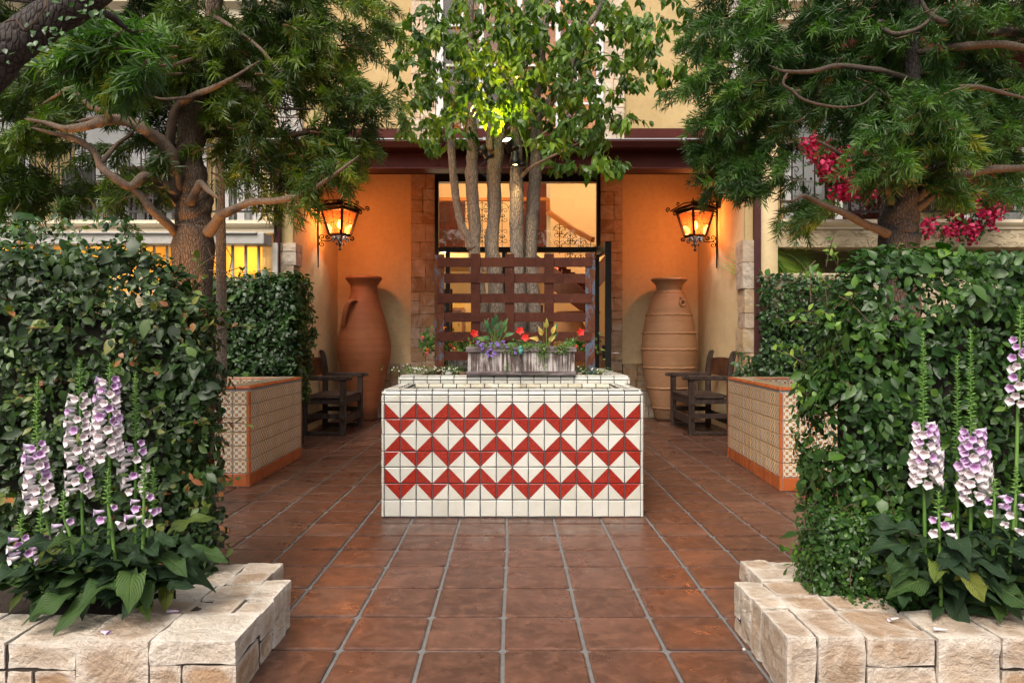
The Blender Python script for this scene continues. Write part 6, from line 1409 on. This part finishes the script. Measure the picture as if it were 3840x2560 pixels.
boug("magenta bougainvillea trailing over the ledge on the far side of the dark trunk", [(3500, 600, 60, 60), (3680, 700, 90, 70), (3720, 780, 60, 50), (3620, 860, 60, 25), (3480, 850, 35, 30), (3560, 870, 35, 18), (3640, 900, 16, 28), (3720, 860, 25, 14), (3600, 770, 80, 40), (3800, 480, 50, 60), (3780, 560, 40, 50), (3460, 700, 40, 50), (3740, 650, 60, 60), (3480, 620, 60, 50)], 8.75, 400)

# ================================================================ foxgloves
def bell_mesh(name, m_out, m_in, L=.052, seed=0):
    rs = random.Random(seed); seg = 14; V, Fc, U, MI = [], [], [], []
    prof = [(.0035, 0), (.007, .10), (.0085, .25), (.0110, .5), (.0135, .75), (.0165, .92), (.0215, 1.0)]; rings = []
    for k, (r_, t) in enumerate(prof): rings.append((r_, t, t))
    inn = [(.0205, .985, 1.0), (.0152, .91, .8), (.0120, .74, .5), (.006, .45, .1)]; allr = rings + inn
    for (r_, t, uu) in allr:
        for j in range(seg):
            a_ = 2 * math.pi * j / seg; lobe = 1 + (.16 * math.cos(a_ * 5 + .3) * max(0, (t - .8) / .2) if t > .8 else 0); low = .18 * max(0, -math.sin(a_)) * (t > .9); rr = r_ * lobe * (1 + low)
            V.append((math.cos(a_) * rr, t * L + (.0035 * max(0, -math.sin(a_)) if t > .9 else 0), math.sin(a_) * rr * .92)); U.append((j / seg, uu))
    n = len(allr)
    for i in range(n - 1):
        for j in range(seg): Fc.append((i * seg + j, i * seg + (j + 1) % seg, (i + 1) * seg + (j + 1) % seg, (i + 1) * seg + j)); MI.append(0 if i < len(rings) + 1 else 1)
    for q in range(seg // 2 - 1): b = (n - 1) * seg; Fc.append((b + q, b + q + 1, b + seg - 2 - q, b + seg - 1 - q)); MI.append(1)
    o = mesh_np(name, np.array(V), np.array(Fc), [m_out, m_in], None, np.full(len(V), .5), np.array(U), True, np.array(MI)); me = o.data; bpy.data.objects.remove(o); return me
BELLS = {'L': bell_mesh("lilac_bell", M['bellL'], M['throatL']), 'W': bell_mesh("white_bell", M['bellW'], M['throatW'], .050, 3)}
FXL_ = [leaf(.40, .08, c_, 8, .80, .20, seed=s_, cols=4) for c_, s_ in ((.32, 0), (.18, 3), (.50, 5), (.25, 8))]
def foxglove(label, u, Y, vtop, vfl0, vfl1, vbase, wpx, nfl, lil=.35, lean=0, leaves=10, lsz=.17, spire=True, ubase=None, basal=None, group="foxgloves in the stone planters"):
    """u: column of the spike; vtop spire tip, vfl0..vfl1 the flowering part, vbase the foot"""
    ub = u + lean if ubase is None else ubase
    bp = P(ub, vbase, Y); bp.z = max(bp.z, .15); E = empty("foxglove", bp, label, "foxglove", group)
    tp = P(u, vtop, Y); f0 = P(u, vfl0, Y); f1 = P(u + (ub - u) * .3, vfl1, Y)
    path = [Vector(q[:3]) for q in smoothpts([(*bp, 0), (*(f1 * .9 + bp * .1), 0), (*f0, 0), (*tp, 0)], 6)]; n = len(path)
    mb = MB(); mb.tube(path, [.0075 - .0055 * (i / n) ** 1.2 for i in range(n)], 7); add_inv(mb.build("stem", M['foxstem'], E, smooth=True), E)
    def at(z_):
        for a_, b_ in zip(path[:-1], path[1:]):
            if a_.z <= z_ <= b_.z: return a_.lerp(b_, (z_ - a_.z) / max(b_.z - a_.z, 1e-6))
        return path[-1] if z_ > path[-1].z else path[0]
    # buds and bracts of the spire
    pos, ax, nn, s_, tt = [], [], [], [], []; z_ = f0.z - .01; k = 0; H = max(tp.z - f0.z, .001); mb = MB()
    while z_ < tp.z:
        t = (z_ - f0.z) / H; c = at(z_); a_ = k * 2.4
        d = Vector((math.cos(a_), math.sin(a_), .25 + .6 * t)); pos.append(c); ax.append(d); nn.append((0, 0, 1)); s_.append(.036 * (1 - .55 * max(t, 0))); tt.append(random.uniform(.2, .9))
        r_ = .0055 * (1 - .6 * max(t, 0)); q = c + d.normalized() * (.010 * (1 - .5 * t)) ; mb.tube([c, q, q + d.normalized() * r_ * 2.2], [.0012, r_, r_ * .3], 5); z_ += .0058 * (1 - .45 * max(t, 0)); k += 1
    if pos:
        o = scatter("bracts", [leaf(.34, .1, .2, 2, .7)], np.array(pos), frames(np.array(ax), np.array(nn)), np.array(s_), np.array(tt), M['camphor'], E); add_inv(o, E); add_inv(mb.build("buds", M['foxstem'], E, smooth=True), E)
    # flowers, mostly turned towards the light at the front
    Hf = f0.z - f1.z
    nfl = int(nfl * 1.45) if nfl > 9 else nfl
    for k in range(nfl):
        t = (k + .5) / nfl; z_ = f0.z - Hf * t; c = at(z_); a_ = k * 2.4 + random.uniform(-.3, .3); d = Vector((math.cos(a_) * 1.25, -.55 + .5 * math.sin(a_), 0)).normalized()
        dr = Vector((d.x, d.y - .35, .10 - .34 * t + random.uniform(-.14, .14))).normalized(); kind = 'L' if random.random() < (1 - t) ** 1.6 * lil * 1.9 else 'W'
        o = bpy.data.objects.new("flower", BELLS[kind]); link(o, E); wsc = .62 + .22 * wpx / 80; sc = random.uniform(.9, 1.1) * (.8 + .35 * t if t < .4 else .98)
        q = frames(np.array([dr]), np.array([[0, 0.01, 1]]))[0]; o.matrix_parent_inverse = Matrix.Translation(-E.location)
        stp = c + Vector((d.x, d.y, .0)) * (.006 + .022 * random.random() * min(1, .4 + t))
        o.matrix_basis = Matrix.Translation(stp) @ Matrix([list(r_) + [0] for r_ in q.tolist()] + [[0, 0, 0, 1]]) @ Matrix.Scale(sc * wsc, 4)
    # seed pods and small leaves below the flowers, then the basal leaves
    pos, ax, nn, s_, tt = [], [], [], [], []; nlf = 8
    for k in range(nlf):
        z_ = bp.z + (f1.z - bp.z) * (k + .5) / nlf; a_ = k * 2.4 + random.random(); pos.append(at(z_)); ax.append((math.cos(a_), math.sin(a_) * .8 - .2, .25 - .3 * random.random())); nn.append((0, -.1, 1)); s_.append(lsz * random.uniform(.35, .6)); tt.append(random.uniform(0, .6))
    for k in range(leaves + 7):
        a_ = k * 2.4 + random.random(); hgt = random.uniform(.0, .13); pos.append((bp.x + math.cos(a_) * .01, bp.y + math.sin(a_) * .01, bp.z + .02 + hgt)); ax.append((math.cos(a_), math.sin(a_) * .9 - .35, random.uniform(.1, .75))); nn.append((random.gauss(0, .25), random.gauss(-.2, .25), 1)); s_.append(lsz * random.uniform(.5, .95)); tt.append(random.choice([.1, .2, .3, .4, .5, .6, .75]) + random.uniform(-.05, .05))
    o = scatter("leaves", FXL_, np.array(pos), frames(np.array(ax), np.array(nn)), np.array(s_), np.array(tt), M['fox'], E); add_inv(o, E)
    return E
foxglove("leaning foxglove, tall green spire above a dense lilac-topped cluster, outermost by the bronze hedge", 140, 2.80, 1420, 1665, 1905, 2280, 75, 24, .55, 60, 9, ubase=230)
foxglove("tall foxglove of blush-white bells partly hidden by a green spire", 300, 2.86, 1350, 1480, 1850, 2250, 62, 30, .15, 20, 8)
foxglove("tallest foxglove by the bronze hedge, lilac bells above white, with a short spire", 412, 2.78, 1372, 1425, 1720, 2230, 70, 36, .45, -5, 10)
foxglove("foxglove with a long slim spire above a few blush bells, nearest the path", 508, 2.84, 1405, 1655, 1850, 2200, 48, 12, .2, 0, 8)
foxglove("short foxglove with a green spire and three lilac bells above the big basal leaves", 405, 2.60, 1765, 1890, 1970, 2240, 30, 4, .9, 40, 8, .17)
foxglove("short foxglove with pink drooping bells in the middle of the leafy clump", 540, 2.62, 1745, 1855, 1980, 2260, 34, 7, .9, -6, 8, .18)
foxglove("foxglove with only two bells on a bent stem nearest the path", 575, 2.66, 1760, 1900, 1950, 2260, 24, 2, .9, -30, 8, .17, ubase=530)
foxglove("low sprawling foxglove whose lilac bells rest at the photo's edge", 80, 2.58, 1935, 2010, 2100, 2290, 40, 9, .9, 60, 7, .17, ubase=190)
foxglove("low foxglove with lilac bells beside the sprawling one", 155, 2.62, 1880, 2010, 2110, 2270, 34, 6, .8, 40, 7, .17, ubase=230)
foxglove("small foxglove with a pink bell and yellowish buds between the clumps", 240, 2.62, 1850, 1945, 2000, 2260, 24, 3, .6, 60, 7, .17, ubase=310)
foxglove("foxglove with a tall spire and blush-white bells, first beside the bright green hedge's edge", 3462, 2.72, 1255, 1590, 1810, 2280, 72, 30, .4, 10, 9)
foxglove("thin budding foxglove spire without open bells", 3590, 2.76, 1340, 1700, 1705, 2260, 20, 0, .5, 0, 7)
foxglove("fullest foxglove by the bright green hedge, purple bells above white, under the tallest spire", 3640, 2.70, 1245, 1615, 1870, 2290, 80, 38, .55, 0, 9)
foxglove("foxglove at the photo's edge with lilac and white bells high up its stem", 3825, 2.66, 1150, 1270, 1510, 2290, 48, 20, .5, -25, 8, ubase=3800)
foxglove("short foxglove with a round bunch of five lilac bells low in front of the hedge", 3520, 2.60, 1850, 1925, 2010, 2300, 34, 6, .9, 10, 8, .18)
foxglove("foxglove whose four lilac bells stand just below the full cluster", 3730, 2.62, 1800, 1860, 1925, 2300, 28, 5, .9, -10, 8, .18)
foxglove("low foxglove at the photo's edge with pink bells and a fresh green spire", 3810, 2.58, 1760, 1850, 1990, 2310, 34, 8, .7, -30, 8, .18, ubase=3770)
# large old basal leaves draped over the coping
def rosette(label, cx, cy, spec, fill=None):
    E = empty("foxglove_rosette", (cx, cy, .2), label, "leafy plant")
    pos, ax, nn, s_, tt = [], [], [], [], []
    for (u, v, Y, ang_, L, t, up) in spec:
        p = P(u, v, Y); pos.append(p); ax.append((math.cos(R(ang_)), math.sin(R(ang_)), up)); nn.append((random.gauss(0, .15), -.35, 1)); s_.append(L * .86); tt.append(t)
    for _ in range(fill[4] if fill else 0):
        u = random.uniform(fill[0], fill[1]); v = random.uniform(fill[2], fill[3]); a_ = R(270) + (u - (fill[0] + fill[1]) / 2) / (fill[1] - fill[0]) * 2.2 + random.gauss(0, .5); pos.append(P(u, v, 2.62 + random.uniform(-.06, .14))); ax.append((math.cos(a_), math.sin(a_), random.uniform(-.3, .5))); nn.append((random.gauss(0, .35), -.55, 1)); s_.append(random.uniform(.07, .13)); tt.append(min(.97, random.betavariate(1.6, 2.6)))
    T4 = [leaf(.52, .05, c_, 12, .82, .26, seed=s2, cols=6) for c_, s2 in ((.45, 1), (.62, 4), (.35, 7))]
    add_inv(scatter("leaves", T4, np.array(pos), frames(np.array(ax), np.array(nn)), np.array(s_), np.array(tt), M['fox'], E), E)
rosette("broad crinkled foxglove leaves draped over the pale coping under the leaning spikes", -1.3, 2.6, [(330, 2190, 2.62, 235, .20, .6, .15), (455, 2170, 2.58, 262, .23, .62, .25), (505, 2150, 2.56, 290, .22, .72, .2), (600, 2090, 2.62, 320, .20, .62, .2), (620, 2130, 2.72, 345, .22, .35, .12), (250, 2150, 2.62, 205, .22, .3, .2), (300, 2110, 2.6, 180, .20, .25, .3), (170, 2150, 2.6, 200, .2, .7, .1), (60, 2160, 2.62, 190, .2, .3, .2), (640, 1990, 2.72, 20, .17, .80, .6), (560, 2060, 2.62, 300, .17, .3, .4), (420, 2080, 2.6, 250, .17, .2, .5), (360, 2240, 2.55, 250, .17, .7, 0), (120, 2120, 2.55, 250, .18, .2, .1), (700, 2070, 2.7, 340, .19, .66, .2), (280, 2230, 2.5, 215, .19, .68, -.1), (20, 2120, 2.6, 250, .18, .7, .2), (540, 2200, 2.6, 270, .16, .2, .1), (480, 2120, 2.6, 240, .15, .1, .5)], (20, 680, 2010, 2240, 85))
rosette("broad crinkled foxglove leaves, one yellowing, draped over the coping by the bright green hedge", 1.4, 2.6, [(3480, 2180, 2.60, 205, .21, .7, .15), (3610, 2160, 2.56, 255, .22, .93, .2), (3680, 2190, 2.56, 300, .21, .6, .15), (3400, 2050, 2.68, 200, .19, .3, .3), (3450, 2000, 2.68, 170, .18, .2, .4), (3560, 2020, 2.60, 262, .17, .25, .3), (3700, 2040, 2.58, 290, .18, .2, .3), (3770, 2080, 2.58, 320, .2, .3, .3), (3420, 2130, 2.66, 225, .18, .5, .2), (3340, 2120, 2.72, 250, .15, .8, .1), (3760, 2000, 2.6, 280, .17, .2, .3), (3820, 2120, 2.56, 260, .18, .3, .2), (3600, 2080, 2.6, 225, .18, .1, .4), (3520, 2110, 2.58, 240, .17, .85, .2), (3640, 2110, 2.55, 280, .16, .15, .3), (3380, 1990, 2.7, 150, .15, .25, .5)], (3330, 3860, 2000, 2250, 75))

# ================================================================ flowers in and behind the box
ztp = z1 - .02
def bunch(name, label, cat, c, n, spread, size, mat, temps=None, tlo=0, thi=1, stem=True, up=1.0, droop=None, pn="foliage", E=None, group=None):
    E = E or empty(name, c, label, cat, group); q = np.array(c) + rng.normal(size=(n, 3)) * np.array(spread)
    if droop is not None: q[:, 2] -= np.abs(rng.normal(size=n)) * droop; q[:, 1] -= (q[:, 2] < c[2]) * .03
    ax = rdir(n) + np.array([0, -.3, .3 * up]); add_inv(scatter(pn, temps or FIG, q, frames(ax, rdir(n) + np.array([0, -.7, .8])), rng.uniform(.7, 1.3, n) * size, rng.uniform(tlo, thi, n), mat, E), E); return E
def bp_(u, v, dy=0): return P(u, v, BY + dy)
PET = leaf(.95, .12, .12, 3, .75, .08)
def petals(E, c, n, r_, mat, nv=(0, -1, .25), nm="flower", tpl=PET, cup=.35):
    """one flower facing nv"""
    nv = np.array(nv, float); nv /= np.linalg.norm(nv); a0 = rng.uniform(0, 6.28); u = nrm(np.cross(nv, [0, 0, 1.])); v = np.cross(nv, u)
    an = a0 + np.arange(n) * 2 * math.pi / n; ax = u[None] * np.cos(an)[:, None] + v[None] * np.sin(an)[:, None] + nv * cup
    o = scatter(nm, [tpl], np.array([c] * n), frames(ax, np.array([nv] * n)), r_, rng.uniform(.2, 1, n), mat, E); add_inv(o, E); return o
def stemlet(E, a_, b_): mb = MB(); mb.tube([a_, (Vector(a_) + Vector(b_)) / 2 + Vector((.004, 0, .006)), b_], .0022, 4); add_inv(mb.build("stem", M['foxstem'], E), E)
# petunias
for lab, cu, fl in (("scarlet petunia at the spout's nearer-trunk side, two open flowers", 1955, [(1950, 1247), (1970, 1272)]), ("scarlet petunia in the flower box beside the variegated calla leaves", 1782, [(1779, 1257)]), ("scarlet petunia at the end of the flower box nearest the open door", 2140, [(2177, 1252), (2160, 1304)])):
    E = bunch("petunia", lab, "petunia", bp_(cu, 1298, .08), 46, (.035, .02, .022), .026, M['bedleaf'])
    for u, v in fl: c = bp_(u, v, .03); petals(E, c, 5, .036 if v < 1300 else .015, M['pred'], (rng.normal() * .2, -1, .2)); stemlet(E, bp_(cu, 1300, .08), c)
# callas
for lab, cu, mt, hts, tl in (("green calla lily leaves with pale margins in the flower box", 1860, 'callaleaf', [(1860, 1180, 90), (1890, 1195, 60), (1830, 1200, 120), (1900, 1230, 20), (1835, 1240, 170), (1875, 1235, 80), (1810, 1245, 165), (1905, 1265, 10), (1868, 1205, 75), (1845, 1222, 130), (1884, 1218, 50), (1852, 1195, 100)], .16), ("yellowed calla lily leaves standing in the flower box", 2050, 'yellowleaf', [(2048, 1200, 88), (2015, 1245, 165), (2075, 1222, 75), (2030, 1228, 110), (2060, 1250, 45)], .14)):
    E = empty("calla_lily", bp_(cu, 1310, .10), lab, "calla lily"); pp, aa, nn, ss, tt = [], [], [], [], []; mb = MB()
    for i, (u, v, an) in enumerate(hts):
        b_ = bp_(cu + (u - cu) * .35, 1305, .10); t_ = bp_(cu + (u - cu) * .85, v + 36, .08 + random.uniform(-.04, .04)); mb.tube([b_, (b_ + t_) / 2 + Vector((0, 0, .012)), t_], .0028, 5); pp.append(t_); aa.append((math.cos(R(an)), -.35, math.sin(R(an)) * .9 + .1)); nn.append((random.gauss(0, .4), -1, .5)); ss.append(.078); tt.append(random.random())
    T = [leaf(.50, .22, .25, 6, .62, .18, seed=s2) for s2 in (1, 2, 3)]
    o = scatter("leaves", T, np.array(pp), frames(np.array(aa), np.array(nn)), np.array(ss), np.array(tt), M[mt], E); add_inv(o, E)
    if mt == 'yellowleaf':
        k = [2, 4]; o = scatter("green_leaves", T, np.array(pp)[k] + .012, frames(np.array(aa)[k], np.array(nn)[k]), .085, np.array([.3, .5]), M['callaleaf'], E); add_inv(o, E)
    add_inv(mb.build("stalks", M['foxstem'], E), E)
# trailing violet lobelia and creeping greens
E = bunch("lobelia", "violet lobelia spilling over the front rail of the flower box", "lobelia", bp_(1830, 1300, .03), 200, (.06, .012, .012), .014, M['bedleaf'], droop=.03)
for (u, v) in ((1792, 1283), (1786, 1295), (1808, 1300), (1812, 1308), (1838, 1297), (1862, 1290), (1864, 1303), (1886, 1290), (1830, 1323), (1840, 1316), (1822, 1330), (1850, 1328), (1846, 1336), (1858, 1332), (1900, 1303), (1931, 1313), (1930, 1328), (1811, 1314), (1828, 1337), (1800, 1298), (1870, 1298)):
    for k in range(3): petals(E, np.array(bp_(u + random.uniform(-6, 6), v + random.uniform(-6, 6), -.02 - random.uniform(0, .015))), 5, .0085, M['pviolet'], (rng.normal() * .4, -1, .4 + rng.normal() * .3))
for lab, u, sp_, dr, n in (("yellow-green trailing plant spilling beside the verdigris spout", 1915, .03, .035, 200), ("long trailing green plant hanging down the box front past the spout", 2035, .026, .075, 300), ("short trailing green plant at the box end nearest the open door", 2110, .035, .035, 240), ("low trailing green plant along the middle of the box rim", 1985, .05, .012, 200)):
    E = bunch("creeping_jenny", lab, "trailing plant", bp_(u, 1299, .015), n, (sp_, .010, .009), .014, M['bedleaf'], droop=dr, tlo=.3)
E = bunch("fern_sprig", "tiny green sprig rooted in the front boards of the flower box", "fern", bp_(1903, 1385, -.012), 40, (.008, .004, .022), .013, M['bedleaf'])
# lantanas behind the trellis and white bacopa
for lab, cu, cv, fl in (("lantana with pink and yellow flower heads outside the blue-flecked trellis post", 1610, 1290, [(1585, 1272, 'ppink'), (1604, 1318, 'porange'), (1602, 1330, 'ppink'), (1668, 1238, 'porange')]), ("lantana bush with one pink head seen through the trellis grid", 1715, 1300, [(1702, 1314, 'ppink'), (1690, 1300, 'porange')]), ("lantana bush behind the trellis at its door-side post", 2175, 1300, [(2190, 1305, 'ppink')])):
    c = P(cu, cv, TY + .12); E = bunch("lantana", lab, "lantana", c, 230 if cu != 1610 else 150, (.075 if cu != 1610 else .035, .05, .05), .038, M['bedleaf'])
    for u, v, m_ in fl:
        c2_ = np.array(P(u, v, TY - .03 if cu == 1610 else TY + .03))
        for k in range(14):
            d = rdir(1)[0]; d[1] = -abs(d[1]); petals(E, c2_ + d * .014, 4, .0075, M[m_ if d[2] < .3 else 'pyel' if random.random() < .5 else m_], d)
        stemlet(E, Vector(c), Vector(c2_))
for lab, cu, sx_ in (("white-flowered bacopa on the ledge outside the blue-flecked trellis post", 1565, .10), ("white-flowered bacopa between the trellis post and the flower box", 1690, .07), ("white-flowered bacopa on the ledge by the trellis's door-side post", 2190, .09)):
    c = P(cu, 1394, TY + .02); E = bunch("bacopa", lab, "bacopa", c, 420, (sx_, .04, .020), .014, M['bedleaf'], tlo=.3)
    for k in range(26 if cu < 2000 else 12): petals(E, np.array(c) + np.array([rng.normal() * sx_, -.045 + rng.normal() * .01, rng.normal() * .018 + .008]), 5, .0075, M['pwhite'], (rng.normal() * .4, -1, .6))
# cobbles and log on the ledge
for lab, u, v, r_, mtn in (("speckled blue-grey cobble on the fountain ledge", 1682, 1404, .030, M['grey_quoin']), ("brown cobble on the fountain ledge beside the flower box's far end", 2172, 1402, .024, M['veneer']), ("olive-grey cobble on the ledge between the flower box and the speckled one", 1735, 1398, .030, M['clay_b'])):
    p = P(u, v, BY + .14); mb = MB(); v_ = []; 
    for i in range(9):
        for j in range(16): a_, b_ = math.pi * i / 8, 2 * math.pi * j / 16; d = Vector((math.sin(a_) * math.cos(b_) * 1.0, math.sin(a_) * math.sin(b_) * .6, math.cos(a_) * .42)); v_.append(d * r_ * (1 + .15 * mnoise.noise(d * 2 + p)))
    mb.add(v_, [(i * 16 + j, (i + 1) * 16 + j, (i + 1) * 16 + (j + 1) % 16, i * 16 + (j + 1) % 16) for i in range(8) for j in range(16)])
    tag(mb.build("cobble", mtn, smooth=True, loc=(p.x, p.y, T2T + r_ * .38)), lab, "stone", "cobbles on the fountain ledge")
mb = MB(); p = P(1725, 1372, TY + .2); mb.tube([(p.x - .10, p.y, p.z), (p.x, p.y + .01, p.z), (p.x + .12, p.y, p.z)], [.045, .05, .045], 12, rough=.15); tag(mb.build("log", M['boxwood'], smooth=True), "short brown log behind the trellis on the fountain's planting bed", "log")
# litter: fallen bells, leaf and berry
def fallen(lab, p, rz_, kind='L', sc=.8):
    o = bpy.data.objects.new("fallen_flower", BELLS[kind]); link(o); o.location = p; o.rotation_euler = (R(-8), R(20), rz_); o.scale = (sc, sc, sc * .5); tag(o, lab, "flower", "fallen foxglove bells")
fallen("fallen lilac bell on the wide coping near the wall's corner block", (P(670, 2303, 2.62).x, 2.62, .207), 1.2); fallen("fallen lilac bell lying beneath the draped leaves by the front edge", (P(385, 2378, 2.45).x, 2.44, .207), -1.9, 'L', .6)
fallen("fallen white bell on the coping below the yellowing leaf", (P(3560, 2385, 2.41).x, 2.42, .219), 1.0, 'W'); fallen("fallen white bell on the browned leaf tip over the coping", (P(3370, 2331, 2.52).x, 2.52, .221), 1.6, 'W', .7)
mb = MB(); mb.lathe([(0, -.007), (.005, -.005), (.0072, 0), (.005, .005), (0, .007)], (0, 0, 0), 12); tag(mb.build("berry", M['grey_quoin'], smooth=True, loc=(X(2790, 2.75), 2.75, .010)), "small round purple-grey berry on the paving at the foot of the stone wall", "berry")
o = scatter("fallen_leaf", [leaf(.35, .2, .3, 5, .8, .1)], np.array([P(790, 1985, 4.45)]), frames(np.array([[1, -.1, .05]]), np.array([[0, -.3, 1.]])), .13, np.array([.95]), M['figL']); tag(o, "orange fallen leaf on the paving beside the bronze hedge", "leaf")
# balcony furniture glimpsed under the tree
def bistro(lab, u, Y, z_, mtn, gp="balcony chairs"):
    E = empty("balcony_chair", (X(u, Y), Y, z_), lab, "chair", gp)
    mb = MB(); mb.box(-.22, .22, -.22, .22, .42, .46); mb.build("seat", mtn, E, bevel=.01)
    mb = MB(); mb.box(-.22, .22, .19, .23, .46, .92); mb.build("backrest", mtn, E, bevel=.02)
    for a_, b_ in ((-.2, -.2), (.2, -.2), (-.2, .2), (.2, .2)): mb = MB(); mb.box(a_ - .015, a_ + .015, b_ - .015, b_ + .015, 0, .42); mb.build("leg", M['iron'], E)
zf = Z(864, 8.7) + .085
bistro("black mesh balcony chair seen behind the lowest limb", 255, 9.6, zf, M['iron']); bistro("brown wicker balcony chair beside the tree trunk", 480, 9.5, zf, M['wicker']); bistro("black balcony chair beside the wicker one", 590, 9.7, zf, M['iron'])
bistro("black balcony chair behind the trailing bougainvillea", 3520, 10.0, Z(868, 9) + .085, M['iron'])
# amber lanterns on the balcony walls
LB = copy_tree(LL); LB.location = (X(540, 9.9), 10.18, 4.55); LB.rotation_euler = (0, 0, R(-90)); LB["label"] = "lit amber lantern glimpsed through the needles on the curtained balcony"; LB["group"] = "balcony lanterns"
LC = copy_tree(LL); LC.location = (X(3265, 10.2), 10.50, 4.65); LC.rotation_euler = (0, 0, R(-90)); LC["label"] = "lit amber lantern glimpsed through the needles on the bougainvillea balcony"; LC["group"] = "balcony lanterns"
